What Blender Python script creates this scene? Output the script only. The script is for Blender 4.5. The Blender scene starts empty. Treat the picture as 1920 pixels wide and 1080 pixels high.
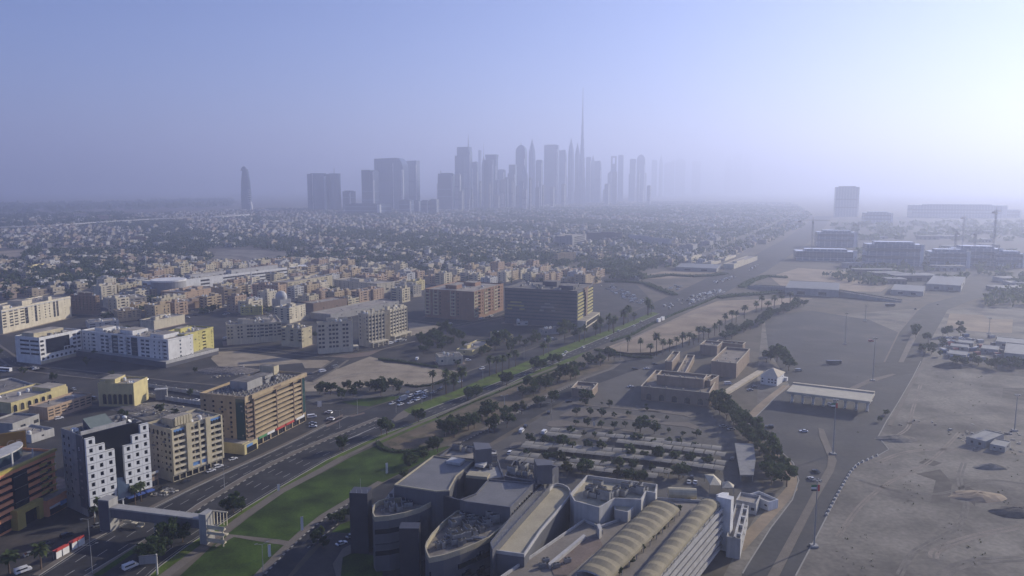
import bpy, bmesh, math, random
from math import radians as R, sin, cos, pi, sqrt, atan2, hypot, exp
from mathutils import Vector, Matrix
S = bpy.context.scene
C = S.collection
# ------------------------------------------------------------------ camera
H = 135.0                       # height of the viewpoint over the ground
FPX = 1440.0                    # focal length in pixels of the 1920 wide photograph
PITCH = math.atan(190.0 / FPX)
cd = bpy.data.cameras.new('camera'); cam = bpy.data.objects.new('camera', cd); C.objects.link(cam)
cd.sensor_width = 36; cd.lens = 36 * FPX / 1920
cd.clip_start = 1; cd.clip_end = 120000
cam.location = (0, 0, H); cam.rotation_euler = (pi/2 - PITCH, 0, 0)
S.camera = cam
# ------------------------------------------------------------------ sky, sun, exposure
SUN_AZ = R(55); SUN_EL = R(22)      # azimuth counted from +Y towards +X
w = bpy.data.worlds.new('World'); S.world = w; w.use_nodes = True
nt = w.node_tree; bg = nt.nodes['Background']
sky = nt.nodes.new('ShaderNodeTexSky'); sky.sky_type = 'NISHITA'; sky.sun_disc = False
sky.sun_elevation = SUN_EL; sky.sun_rotation = SUN_AZ
sky.air_density = 1.0; sky.dust_density = 0.0; sky.ozone_density = 8.0; sky.altitude = 0
cast = nt.nodes.new('ShaderNodeVectorMath'); cast.operation = 'MULTIPLY'; cast.inputs[1].default_value = (1.05, 0.87, 1.05)     # violet cast of the hazy morning sky
nt.links.new(sky.outputs[0], cast.inputs[0]); nt.links.new(cast.outputs[0], bg.inputs[0]); bg.inputs[1].default_value = 0.085
sd = bpy.data.lights.new('sun', 'SUN'); sd.energy = 5.0; sd.angle = R(0.5); sd.color = (1.0, 0.91, 0.75)
sun = bpy.data.objects.new('sun', sd); C.objects.link(sun)
sun.rotation_euler = Vector((-sin(SUN_AZ)*cos(SUN_EL), -cos(SUN_AZ)*cos(SUN_EL), -sin(SUN_EL))).to_track_quat('-Z', 'Y').to_euler()
S.view_settings.view_transform = 'Standard'; S.view_settings.look = 'None'
S.view_settings.exposure = 0.5; S.view_settings.gamma = 1
S.cycles.max_bounces = 5; S.cycles.diffuse_bounces = 2; S.cycles.glossy_bounces = 2; S.cycles.volume_bounces = 1
S.cycles.use_denoising = True
# the air: one box round everything, sky outside
HAZE_DENSITY = 2.6e-4; HAZE_COLOR = (0.66, 0.73, 1.0); HAZE_G = 0.46
# ------------------------------------------------------------------ measuring: a point of the photograph -> the ground (or height z)
VIEW = {None: (0, 0, 1), 'z1': (0, 660, 2.571), 'z2': (380, 660, 2.571), 'z3': (640, 780, 3.6), 'z4': (960, 740, 3.177), 'z5': (1400, 640, 2.454),
        'a1': (0, 460, 3.857), 'a2': (380, 460, 3.857), 'a3': (740, 460, 3.857), 'a4': (1100, 480, 3.857), 'a5': (1480, 380, 3.6),
        's1': (400, 240, 4.3636), 's2': (780, 150, 3.2727), 's3': (1100, 240, 3.857), 's4': (0, 330, 4.3636),
        'c1': (940, 740, 6.353), 'c2': (1180, 740, 6.353), 'c3': (560, 660, 4.8), 'c4': (820, 560, 4.8), 'c5': (1180, 620, 5.647),
        'c6': (0, 820, 4.153), 'c7': (280, 900, 4.8), 'c8': (1640, 580, 5.4)}
def px(v, x, y):
    ox, oy, s = VIEW[v]; return ox + x/s, oy + y/s
def ray(v, x, y):
    x, y = px(v, x, y); a = (x - 960)/FPX; b = (540 - y)/FPX
    return Vector((a, cos(PITCH) + b*sin(PITCH), -sin(PITCH) + b*cos(PITCH)))
def P(v, x, y, z=0.0):
    d = ray(v, x, y); t = (z - H)/d.z
    return Vector((d.x*t, d.y*t, z))
def PD(v, x, y, D):                 # point at distance D ahead
    d = ray(v, x, y); t = D/d.y
    return Vector((d.x*t, D, H + d.z*t))
def height_at(v, x, yt, yb):
    g = P(v, x, yb); d = ray(v, x, yt); return H + d.z*(g.y/d.y)
# ------------------------------------------------------------------ materials
MATS = {}
def mat(name, col, rough=0.85, var=0.12, scale=0.25, metal=0.0, spec=0.3, streak=0.0, fine=0.0, stain=None, objvar=0.0):
    """procedural surface: base colour broken up by world-space noise, optional rain streaks, fine grain, stain colour, per-object tint"""
    if name in MATS: return MATS[name]
    m = bpy.data.materials.new(name); m.use_nodes = True; MATS[name] = m
    n = m.node_tree.nodes; l = m.node_tree.links; b = n['Principled BSDF']
    b.inputs['Roughness'].default_value = rough; b.inputs['Metallic'].default_value = metal
    b.inputs['Specular IOR Level'].default_value = spec
    g = n.new('ShaderNodeNewGeometry')
    def noise(sc, det, vec=None):
        t = n.new('ShaderNodeTexNoise'); t.inputs['Scale'].default_value = sc; t.inputs['Detail'].default_value = det
        l.new(vec or g.outputs['Position'], t.inputs['Vector']); return t.outputs['Fac']
    def rng(src, a, z, lo=0.3, hi=0.7):
        r = n.new('ShaderNodeMapRange'); r.inputs[1].default_value = lo; r.inputs[2].default_value = hi
        r.inputs[3].default_value = a; r.inputs[4].default_value = z; l.new(src, r.inputs[0]); return r.outputs[0]
    def mul(a, bb):
        q = n.new('ShaderNodeMath'); q.operation = 'MULTIPLY'; l.new(a, q.inputs[0]); l.new(bb, q.inputs[1]); return q.outputs[0]
    f = rng(noise(scale, 5), 1-var, 1+var)
    if fine: f = mul(f, rng(noise(scale*14, 3), 1-fine, 1+fine))
    if streak:
        mp = n.new('ShaderNodeMapping'); mp.inputs['Scale'].default_value = (0.9, 0.9, 0.06); l.new(g.outputs['Position'], mp.inputs[0])
        f = mul(f, rng(noise(1.0, 4, mp.outputs[0]), 1-streak, 1+streak*0.3))
    if objvar:
        oi = n.new('ShaderNodeObjectInfo'); f = mul(f, rng(oi.outputs['Random'], 1-objvar, 1+objvar, 0, 1))
    base = n.new('ShaderNodeRGB'); base.outputs[0].default_value = (*col, 1); src = base.outputs[0]
    if stain:
        sc, amount, scol = stain
        mx = n.new('ShaderNodeMix'); mx.data_type = 'RGBA'; mx.inputs[7].default_value = (*scol, 1)
        l.new(src, mx.inputs[6]); l.new(rng(noise(sc, 6), 0, amount, 0.48, 0.66), mx.inputs[0]); src = mx.outputs[2]
    vm = n.new('ShaderNodeVectorMath'); vm.operation = 'SCALE'; l.new(src, vm.inputs[0]); l.new(f, vm.inputs['Scale'])
    l.new(vm.outputs[0], b.inputs['Base Color'])
    return m
def glass(name, col, rough=0.12, spec=0.6, curtain=0.0, ccol=(0.25, 0.22, 0.18)):
    if name in MATS: return MATS[name]
    m = bpy.data.materials.new(name); m.use_nodes = True; MATS[name] = m
    n = m.node_tree.nodes; l = m.node_tree.links; b = n['Principled BSDF']
    b.inputs['Roughness'].default_value = rough; b.inputs['Specular IOR Level'].default_value = spec
    oi = n.new('ShaderNodeObjectInfo'); mx = n.new('ShaderNodeMix'); mx.data_type = 'RGBA'
    mx.inputs[6].default_value = (*col, 1); mx.inputs[7].default_value = (*ccol, 1)
    r = n.new('ShaderNodeMapRange'); r.inputs[1].default_value = 0.55; r.inputs[2].default_value = 1.0; r.inputs[3].default_value = 0; r.inputs[4].default_value = curtain
    l.new(oi.outputs['Random'], r.inputs[0]); l.new(r.outputs[0], mx.inputs[0]); l.new(mx.outputs[2], b.inputs['Base Color'])
    return m
def curtain_wall(name, col, line, zs, us, lw=0.16, rough=0.12, spec=0.6, metal=0.0):
    """tower cladding: glass broken by floor lines every zs metres and mullions every us metres"""
    if name in MATS: return MATS[name]
    m = bpy.data.materials.new(name); m.use_nodes = True; MATS[name] = m
    n = m.node_tree.nodes; l = m.node_tree.links; b = n['Principled BSDF']
    b.inputs['Roughness'].default_value = rough; b.inputs['Specular IOR Level'].default_value = spec; b.inputs['Metallic'].default_value = metal
    tc = n.new('ShaderNodeTexCoord'); sp = n.new('ShaderNodeSeparateXYZ'); l.new(tc.outputs['Object'], sp.inputs[0])
    def band(src, per, wid):
        a = n.new('ShaderNodeMath'); a.operation = 'DIVIDE'; l.new(src, a.inputs[0]); a.inputs[1].default_value = per
        f = n.new('ShaderNodeMath'); f.operation = 'FRACT'; l.new(a.outputs[0], f.inputs[0])
        q = n.new('ShaderNodeMath'); q.operation = 'LESS_THAN'; l.new(f.outputs[0], q.inputs[0]); q.inputs[1].default_value = wid; return q.outputs[0]
    ad = n.new('ShaderNodeMath'); ad.operation = 'ADD'; l.new(sp.outputs[0], ad.inputs[0]); l.new(sp.outputs[1], ad.inputs[1])
    z = band(sp.outputs[2], zs, lw); u = band(ad.outputs[0], us, lw)
    mxm = n.new('ShaderNodeMath'); mxm.operation = 'MAXIMUM'; l.new(z, mxm.inputs[0]); l.new(u, mxm.inputs[1])
    mx = n.new('ShaderNodeMix'); mx.data_type = 'RGBA'; mx.inputs[6].default_value = (*col, 1); mx.inputs[7].default_value = (*line, 1)
    l.new(mxm.outputs[0], mx.inputs[0]); l.new(mx.outputs[2], b.inputs['Base Color'])
    return m
# ------------------------------------------------------------------ objects and meshes
def tag(o, label=None, cat=None, group=None, kind=None):
    if label: o['label'] = label
    if cat: o['category'] = cat
    if group: o['group'] = group
    if kind: o['kind'] = kind
    return o
def empty(name, loc=(0, 0, 0), rz=0.0, label=None, cat=None, group=None):
    o = bpy.data.objects.new(name, None); C.objects.link(o); o.location = loc; o.rotation_euler = (0, 0, rz)
    o.empty_display_size = 1
    return tag(o, label, cat, group)
def link(name, me, parent=None, loc=(0, 0, 0), rz=0.0):
    o = bpy.data.objects.new(name, me); C.objects.link(o); o.location = loc; o.rotation_euler = (0, 0, rz)
    if parent: o.parent = parent
    return o
class MB:
    def __init__(s): s.v = []; s.f = []; s.m = []; s.mats = []
    def mi(s, m):
        if m not in s.mats: s.mats.append(m)
        return s.mats.index(m)
    def face(s, pts, m):
        k = len(s.v); s.v += [tuple(p) for p in pts]; s.f.append(tuple(range(k, k+len(pts)))); s.m.append(s.mi(m))
    def box(s, x0, x1, y0, y1, z0, z1, m, top=None, bottom=True):
        k = len(s.v); i = s.mi(m); t = s.mi(top) if top else i
        s.v += [(x0,y0,z0),(x1,y0,z0),(x1,y1,z0),(x0,y1,z0),(x0,y0,z1),(x1,y0,z1),(x1,y1,z1),(x0,y1,z1)]
        fs = [(0,1,5,4),(1,2,6,5),(2,3,7,6),(3,0,4,7),(4,5,6,7)]; ms = [i,i,i,i,t]
        if bottom: fs.append((3,2,1,0)); ms.append(i)
        s.f += [tuple(k+q for q in f) for f in fs]; s.m += ms
    def cbox(s, c, ax, ay, hx, hy, z0, z1, m, top=None):        # box round c with horizontal axis ax
        c = Vector(c); ax = Vector(ax).normalized()*hx; ay = Vector(ay).normalized()*hy
        s.prism([(c-ax-ay)[:2], (c+ax-ay)[:2], (c+ax+ay)[:2], (c-ax+ay)[:2]], z0, z1, m, top)
    def prism(s, poly, z0, z1, m, top=None, bottom=True):
        a = sum(poly[i][0]*poly[(i+1) % len(poly)][1] - poly[(i+1) % len(poly)][0]*poly[i][1] for i in range(len(poly)))
        if a < 0: poly = poly[::-1]
        n = len(poly); k = len(s.v); i = s.mi(m); t = s.mi(top) if top else i
        s.v += [(p[0], p[1], z0) for p in poly] + [(p[0], p[1], z1) for p in poly]
        for j in range(n): s.f.append((k+j, k+(j+1) % n, k+n+(j+1) % n, k+n+j)); s.m.append(i)
        s.f.append(tuple(k+n+j for j in range(n))); s.m.append(t)
        if bottom: s.f.append(tuple(k+n-1-j for j in range(n))); s.m.append(i)
    def rings(s, rings, m, cap=True, capm=None):                # list of equally long vertex loops (ccw), bottom to top
        k = len(s.v); n = len(rings[0]); i = s.mi(m)
        for r in rings: s.v += [tuple(p) for p in r]
        for a in range(len(rings)-1):
            for j in range(n):
                s.f.append((k+a*n+j, k+a*n+(j+1) % n, k+(a+1)*n+(j+1) % n, k+(a+1)*n+j)); s.m.append(i)
        if cap:
            q = (len(rings)-1)*n; s.f.append(tuple(k+q+j for j in range(n))); s.m.append(s.mi(capm) if capm else i)
            s.f.append(tuple(k+n-1-j for j in range(n))); s.m.append(i)
    def tube(s, a, b, r0, r1, m, n=6):
        a = Vector(a); b = Vector(b); d = (b-a).normalized()
        u = d.orthogonal().normalized(); w_ = d.cross(u)
        s.rings([[a + (u*cos(2*pi*j/n) + w_*sin(2*pi*j/n))*r0 for j in range(n)], [b + (u*cos(2*pi*j/n) + w_*sin(2*pi*j/n))*r1 for j in range(n)]], m)
    def disc(s, c, r0, r1, z0, z1, m, n=12, top=None):
        s.rings([[(c[0]+r0*cos(2*pi*j/n), c[1]+r0*sin(2*pi*j/n), z0) for j in range(n)], [(c[0]+r1*cos(2*pi*j/n), c[1]+r1*sin(2*pi*j/n), z1) for j in range(n)]], m, capm=top)
    def mesh(s, name, smooth=False):
        me = bpy.data.meshes.new(name); me.from_pydata(s.v, [], s.f)
        for m in s.mats: me.materials.append(m)
        me.polygons.foreach_set('material_index', s.m)
        if smooth: me.polygons.foreach_set('use_smooth', [True]*len(s.f))
        me.update(); return me
    def build(s, name, parent=None, loc=(0, 0, 0), rz=0.0, smooth=False):
        return link(name, s.mesh(name, smooth), parent, loc, rz)
    def thing(s, name, label, cat, group=None, loc=(0, 0, 0), rz=0.0, smooth=False):
        return tag(s.build(name, None, loc, rz, smooth), label, cat, group)
def copy_tree(o, parent=None, loc=None, rz=None, label=None, group=None):
    c = o.copy(); C.objects.link(c)
    if parent: c.parent = parent
    if loc is not None: c.location = loc
    if rz is not None: c.rotation_euler = (0, 0, rz)
    if label: c['label'] = label
    if group: c['group'] = group
    for ch in KIDS.get(o.name, ()): copy_tree(ch, c)
    return c
KIDS = {}
def register(o):            # remembers the parts of a finished thing, so copying needs no search
    for x in [o] + list(o.children_recursive): KIDS[x.name] = list(x.children)
    return o
# ------------------------------------------------------------------ common materials
M_DARKGLASS = glass('dark_window_glass', (0.014, 0.016, 0.022), 0.2, 0.4, 0.22)
M_BLUEGLASS = glass('blue_grey_glass', (0.03, 0.05, 0.07), 0.1, 0.7, 0.2, (0.1, 0.12, 0.14))
M_BLACKGLASS = glass('black_glass', (0.012, 0.014, 0.02), 0.12, 0.5)
M_GREENGLASS = glass('green_tinted_glass', (0.02, 0.06, 0.06), 0.12, 0.7)
M_CREAM = mat('cream_render', (0.50, 0.44, 0.30), streak=0.12)
M_PALECREAM = mat('pale_cream_render', (0.57, 0.51, 0.38), streak=0.16)
M_WHITE = mat('white_paint', (0.70, 0.69, 0.66), streak=0.14)
M_OFFWHITE = mat('off_white_render', (0.46, 0.45, 0.43), streak=0.18)
M_YELLOW = mat('yellow_render', (0.54, 0.46, 0.23), streak=0.12)
M_OLIVE = mat('mustard_green_render', (0.52, 0.46, 0.16), streak=0.12)
M_TAN = mat('tan_render', (0.42, 0.325, 0.20), streak=0.12)
M_BROWNTAN = mat('brown_render', (0.23, 0.165, 0.12), streak=0.14)
M_BRICKRED = mat('brick_red_render', (0.28, 0.165, 0.105), streak=0.12)
M_PEACH = mat('peach_render', (0.40, 0.29, 0.20), streak=0.12)
M_TERRA = mat('terracotta_cladding', (0.60, 0.26, 0.13), var=0.08, streak=0.08)
M_GREY = mat('grey_render', (0.28, 0.275, 0.27), streak=0.14)
M_DARKGREY = mat('dark_grey_cladding', (0.10, 0.10, 0.115), rough=0.5)
M_CONC = mat('grey_concrete', (0.34, 0.33, 0.31), streak=0.15)
M_ROOF = mat('dusty_roof_screed', (0.33, 0.29, 0.235), var=0.25, scale=0.2, fine=0.15, stain=(0.12, 0.6, (0.17, 0.15, 0.13)))
M_ROOFDARK = mat('dark_roof_felt', (0.16, 0.145, 0.13), var=0.3, scale=0.25, fine=0.2, stain=(0.3, 0.5, (0.32, 0.29, 0.24)))
M_METAL = mat('galvanised_metal', (0.28, 0.275, 0.265), rough=0.5, metal=0.3, var=0.2, scale=0.8, objvar=0.25)
M_POLE = mat('grey_pole_paint', (0.30, 0.30, 0.30), rough=0.6)
M_TANK = mat('white_tank_plastic', (0.65, 0.65, 0.62), rough=0.5)
M_BARK = mat('bark', (0.13, 0.09, 0.06), var=0.3, scale=2)
M_RED = mat('red_paint', (0.5, 0.04, 0.04), rough=0.5)
M_BLUE = mat('blue_paint', (0.08, 0.14, 0.42), rough=0.5)
M_BLACK = mat('black_rubber', (0.02, 0.02, 0.02), rough=0.8)
M_FRAME = mat('window_frame', (0.25, 0.24, 0.22), rough=0.5)
# ------------------------------------------------------------------ building kit
def pierced(mb, o, u, n, W, z0, z1, ops, m, rm=None):
    """a wall sheet with real recessed openings; ops = [(x0, x1, za, zb, depth)]"""
    rm = rm or m; o = Vector(o)
    xs = sorted({0.0, W} | {round(p[i], 3) for p in ops for i in (0, 1)}); zs = sorted({z0, z1} | {round(p[i], 3) for p in ops for i in (2, 3)})
    xi = {x: i for i, x in enumerate(xs)}; zi = {z: i for i, z in enumerate(zs)}
    hole = [[False]*(len(xs)-1) for _ in range(len(zs)-1)]
    for p in ops:
        for b in range(zi[round(p[2], 3)], zi[round(p[3], 3)]):
            for a in range(xi[round(p[0], 3)], xi[round(p[1], 3)]): hole[b][a] = True
    def pt(x, z, d=0.0): return o + u*x - n*d + Vector((0, 0, z))
    for b in range(len(zs)-1):
        a = 0
        while a < len(xs)-1:
            if hole[b][a]: a += 1; continue
            c = a
            while c < len(xs)-1 and not hole[b][c]: c += 1
            mb.face([pt(xs[a], zs[b]), pt(xs[c], zs[b]), pt(xs[c], zs[b+1]), pt(xs[a], zs[b+1])], m); a = c
    for x0, x1, za, zb, d in ops:
        mb.face([pt(x0, za), pt(x1, za), pt(x1, za, d), pt(x0, za, d)], rm); mb.face([pt(x0, zb, d), pt(x1, zb, d), pt(x1, zb), pt(x0, zb)], rm)
        mb.face([pt(x0, za), pt(x0, za, d), pt(x0, zb, d), pt(x0, zb)], rm); mb.face([pt(x1, za, d), pt(x1, za), pt(x1, zb), pt(x1, zb, d)], rm)
PANES = {}
def pane_mesh(name, wd, ht, g, fr, step):
    key = (name, round(wd, 1), round(ht, 1), g.name, fr.name)
    if key in PANES: return PANES[key]
    mb = MB(); a = wd/2 + 0.05
    mb.face([(-a, 0, -0.05), (a, 0, -0.05), (a, 0, ht+0.05), (-a, 0, ht+0.05)], g)
    def bar(x0, x1, z0, z1): mb.face([(x0, -.04, z0), (x1, -.04, z0), (x1, -.04, z1), (x0, -.04, z1)], fr)
    t = 0.07
    bar(-wd/2, wd/2, 0, t); bar(-wd/2, wd/2, ht-t, ht); bar(-wd/2, -wd/2+t, t, ht-t); bar(wd/2-t, wd/2, t, ht-t)
    k = max(1, int(wd/step)); 
    for i in range(1, k): x = -wd/2 + wd*i/k; bar(x-t/2, x+t/2, t, ht-t)
    if ht > 4:
        q = int(ht/3.2)
        for i in range(1, q): mb.face([(-wd/2, -.06, ht*i/q-.15), (wd/2, -.06, ht*i/q-.15), (wd/2, -.06, ht*i/q+.15), (-wd/2, -.06, ht*i/q+.15)], fr)
    PANES[key] = mb.mesh(name); return PANES[key]
def parse(bays):
    return [(b, 1.0) if isinstance(b, str) else b for b in bays]
AC_MESH = {}
def ac_mesh(k=0):
    if k not in AC_MESH:
        mb = MB(); wd, d, h = [(1.1, .8, .9), (2.2, 1.3, 1.5), (3.4, 2.0, 2.0)][k]
        mb.box(-wd/2, wd/2, -d/2, d/2, .25, h, M_METAL); mb.box(-wd/2+.05, -wd/2+.15, -d/2, d/2, 0, .25, M_POLE); mb.box(wd/2-.15, wd/2-.05, -d/2, d/2, 0, .25, M_POLE)
        for i in range(k+1 if k else 1):
            cx = 0 if not k else -wd/2 + wd*(i+.5)/(k+1)
            mb.disc((cx, 0), min(d, wd)*.4, min(d, wd)*.4, h, h+.12, M_POLE, 8, M_BLACK)
        AC_MESH[k] = mb.mesh('air_conditioner')
    return AC_MESH[k]
def tank_mesh():
    if 't' not in AC_MESH:
        mb = MB(); mb.disc((0, 0), 1.0, 1.0, 0.3, 2.0, M_TANK, 12); mb.disc((0, 0), 1.0, .3, 2.0, 2.4, M_TANK, 12); mb.box(-.8, .8, -.8, .8, 0, .3, M_CONC)
        AC_MESH['t'] = mb.mesh('water_tank')
    return AC_MESH['t']
def dish_mesh():
    if 'd' not in AC_MESH:
        mb = MB(); mb.tube((0, 0, 0), (0, 0, 1.0), .06, .06, M_POLE, 5)
        n = Vector((.4, -.6, .7)).normalized(); u = n.orthogonal().normalized(); v = n.cross(u); c = Vector((0, 0, 1.2))
        mb.rings([[c + (u*cos(a)+v*sin(a))*.12 for a in [2*pi*i/10 for i in range(10)]], [c + n*.3 + (u*cos(a)+v*sin(a))*.9 for a in [2*pi*i/10 for i in range(10)]]], M_TANK, cap=False)
        AC_MESH['d'] = mb.mesh('satellite_dish')
    return AC_MESH['d']
class Bld:
    def __init__(s, name, label, cat, v, A, yb, L, Rr, wall, roof=None, group=None, par=1.0, h=None, keep=None):
        s.h = h if h else height_at(v, A[0], A[1], yb)
        if v == 'w': a, l, r = A, L - A, Rr - A
        else: a = P(v, *A, s.h); l = P(v, *L, s.h) - a; r = P(v, *Rr, s.h) - a
        s.ang0 = math.degrees(l.xy.angle(r.xy))
        if (r.length >= l.length and keep != 'L') or keep == 'R':
            u = r.xy.normalized(); vv = Vector((-u.y, u.x)); s.W = r.length; s.D = abs(l.xy.dot(vv))
        else:
            vv = l.xy.normalized(); u = Vector((vv.y, -vv.x)); s.D = l.length; s.W = abs(r.xy.dot(u))
        s.W = max(s.W, 5.0); s.D = max(s.D, 5.0)
        s.ang = atan2(u.y, u.x); s.o = Vector((a.x, a.y, 0)); s.u = Vector((u.x, u.y, 0)); s.v = Vector((-u.y, u.x, 0))
        s.root = empty(name, s.o, s.ang, label, cat, group)
        s.wall = wall; s.roofm = roof or M_ROOF; s.par = par; s.panes = []; s.rng = random.Random(name + label); s.wallparts = []
        FOOT.append((s.o + s.u*s.W/2 + s.v*s.D/2, s.u.copy(), s.W/2, s.D/2))
    def face(s, f):             # origin, direction, outward normal, length of a facade seen from outside
        return {'F': (Vector((0, 0, 0)), Vector((1, 0, 0)), Vector((0, -1, 0)), s.W), 'L': (Vector((0, s.D, 0)), Vector((0, -1, 0)), Vector((-1, 0, 0)), s.D),
                'B': (Vector((s.W, s.D, 0)), Vector((-1, 0, 0)), Vector((0, 1, 0)), s.W), 'R': (Vector((s.W, 0, 0)), Vector((0, 1, 0)), Vector((1, 0, 0)), s.D)}[f]
    def pane(s, f, x, z, wd, ht, depth, name='window', g=None, fr=None, step=1.0):
        o, u, n, _ = s.face(f); s.panes.append((name, wd, ht, o + u*x - n*(depth-.02) + Vector((0, 0, z)), atan2(u.y, u.x), g or s.g, fr or s.fr, step))
    def shell(s, faces, floors, ground=4.0, top=0.6, g=None, fr=None, gbays=None, plain=True, z0=0.0, revm=None):
        """walls with the bays given per facade: w W s windows, b loggia, r ribbon, g tall glazing, T french window, - blank"""
        s.g = g or M_DARKGLASS; s.fr = fr or M_FRAME; s.floors = floors; s.fh = fh = (s.h - s.par - ground - top)/floors; s.ground = ground
        mb = MB()
        for f in 'FLBR':
            o, u, n, ln = s.face(f); ops = []
            bays = faces.get(f)
            if bays:
                bays = parse(bays); tw = sum(b[1] for b in bays); x = 0.0
                for ch, wt in bays:
                    x0 = x; x += ln*wt/tw; bw = x - x0; c = (x0+x)/2
                    if ch == '-': continue
                    if ch == 'g':
                        ops.append((c-bw*.42, c+bw*.42, ground, s.h-s.par-.4, .25)); s.pane(f, c, ground, bw*.84, s.h-s.par-.4-ground, .25, 'glass_strip'); continue
                    for k in range(floors):
                        z = ground + k*fh
                        wd, za, zb, dp, nm = {'w': (min(1.5, bw*.6), .9, .9+min(1.5, fh*.48), .3, 'window'), 'W': (bw*.74, .8, .8+fh*.52, .3, 'window'), 's': (min(.8, bw*.4), 1.2, 2.0, .25, 'window'),
                                              'b': (bw*.88, 1.05, fh-.35, 1.3, 'balcony_window'), 'r': (bw, .95, .95+fh*.45, .35, 'window'), 'T': (bw*.62, .15, fh-.6, .4, 'window')}[ch]
                        ops.append((c-wd/2, c+wd/2, z+za, z+zb, dp)); s.pane(f, c, z+za, wd, zb-za, dp, nm)
            gb = (gbays or {}).get(f)
            if gb:
                gb = parse(gb); tw = sum(b[1] for b in gb); x = 0.0
                for ch, wt in gb:
                    x0 = x; x += ln*wt/tw; bw = x-x0; c = (x0+x)/2
                    if ch == '-': continue
                    ht = ground-1.0
                    ops.append((c-bw*.44, c+bw*.44, .1, ht, .5)); s.pane(f, c, .1, bw*.88, ht-.1, .5, 'shopfront', M_DARKGLASS, s.fr, 1.6)
            ops = [(max(0.02, a), min(ln-.02, b), c, d, e) for a, b, c, d, e in ops]
            pierced(mb, o, u, n, ln, z0, s.h, ops, s.wall, revm)
        t = .3; W, D, h, p = s.W, s.D, s.h, s.par
        ring = [(0, 0), (W, 0), (W, D), (0, D)]; inn = [(t, t), (W-t, t), (W-t, D-t), (t, D-t)]
        for i in range(4):
            j = (i+1) % 4
            mb.face([(*ring[i], h), (*ring[j], h), (*inn[j], h), (*inn[i], h)], s.wall)
            mb.face([(*inn[j], h-p), (*inn[i], h-p), (*inn[i], h), (*inn[j], h)], s.wall)
        mb.build('wall', s.root)
        mr = MB(); mr.face([(t, t, h-p), (W-t, t, h-p), (W-t, D-t, h-p), (t, D-t, h-p)], s.roofm); s.roof = mr.build('roof', s.root)
        return s
    def box(s, name, x0, x1, y0, y1, z0, z1, m, parent=None, top=None):
        mb = MB(); mb.box(x0, x1, y0, y1, z0, z1, m, top); return mb.build(name, parent or s.root)
    def band(s, f, z0, z1, out, m, x0=None, x1=None, name='floor_band'):
        o, u, n, ln = s.face(f); a = 0 if x0 is None else x0*ln; b = ln if x1 is None else x1*ln
        mb = MB(); p = o + u*a - n*.03; q = o + u*b - n*.03; e = n*(out+.03)
        mb.prism([p[:2], q[:2], (q+e)[:2], (p+e)[:2]], z0, z1, m); return mb.build(name, s.root)
    def cornice(s, out=.5, th=.6, m=None, dz=-.2, name='cornice'):
        mb = MB(); W, D = s.W, s.D; z0 = s.h+dz-th; z1 = s.h+dz; m = m or s.wall
        mb.box(-out, W+out, -out, -.01, z0, z1, m); mb.box(-out, W+out, D+.01, D+out, z0, z1, m); mb.box(-out, -.01, -.01, D+.01, z0, z1, m); mb.box(W+.01, W+out, -.01, D+.01, z0, z1, m)
        return mb.build(name, s.root)
    def hut(s, x0, x1, y0, y1, ht=3.0, m=None, name='stair_house'):
        z = s.h - s.par; return s.box(name, x0*s.W, x1*s.W, y0*s.D, y1*s.D, z, z+ht, m or s.wall, top=s.roofm)
    def clutter(s, ac=10, tank=2, dish=2, k=0, area=(.08, .92, .08, .92), rows=False):
        z = s.h - s.par; r = s.rng
        def spot(): return (s.W*r.uniform(area[0], area[1]), s.D*r.uniform(area[2], area[3]), z)
        for i in range(ac):
            x, y, _ = spot()
            if rows: nx = int(sqrt(ac*s.W/s.D))+1; x = s.W*(area[0]+(area[1]-area[0])*((i % nx)+.5)/nx); y = s.D*(area[2]+(area[3]-area[2])*((i//nx)+.5)/max(1, -(-ac//nx)))
            link('air_conditioner', ac_mesh(k if r.random() < .75 else max(0, k-1)), s.root, (x, y, z), r.choice((0, pi/2)) + r.uniform(-.05, .05))
        for i in range(tank): link('water_tank', tank_mesh(), s.root, spot())
        for i in range(dish): link('satellite_dish', dish_mesh(), s.root, spot(), r.uniform(-.3, .3))
        return s
    def wall_units(s, f, n, z0=4, z1=None):
        o, u, nn_, ln = s.face(f)
        for i in range(n):
            p = o + u*ln*s.rng.uniform(.05, .95) + nn_*.45; link('air_conditioner', ac_mesh(0), s.root, (p.x, p.y, s.rng.randint(1, max(1, s.floors-1))*s.fh + s.ground + .1), atan2(u.y, u.x)).scale = (.8, .8, .8)
    def finish(s):
        if s.root.name.startswith(('apartment_block', 'hotel')) and hasattr(s, 'floors') and s.h > 9: s.wall_units('L', 10 if s.o.y < 560 else 4); s.wall_units('F', 3) if s.o.y > 560 else None
        by = {}
        for p in s.panes: by.setdefault(p[0], []).append(p)
        for nm, ps in by.items():
            for i, (n, wd, ht, loc, rz, g, fr, st) in enumerate(ps):
                if i < 98: link(nm, pane_mesh(nm, wd, ht, g, fr, st), s.root, loc, rz)
            if len(ps) > 98:
                mb = MB()
                for n, wd, ht, loc, rz, g, fr, st in ps[98:]:
                    u = Vector((cos(rz), sin(rz), 0)); a = loc - u*(wd/2); b = loc + u*(wd/2); up = Vector((0, 0, ht))
                    mb.face([a, b, b+up, a+up], g)
                tag(mb.build(nm, s.root), kind='stuff')
        return s
FOOT = []; FTREE = []; FCAR = []
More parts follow.
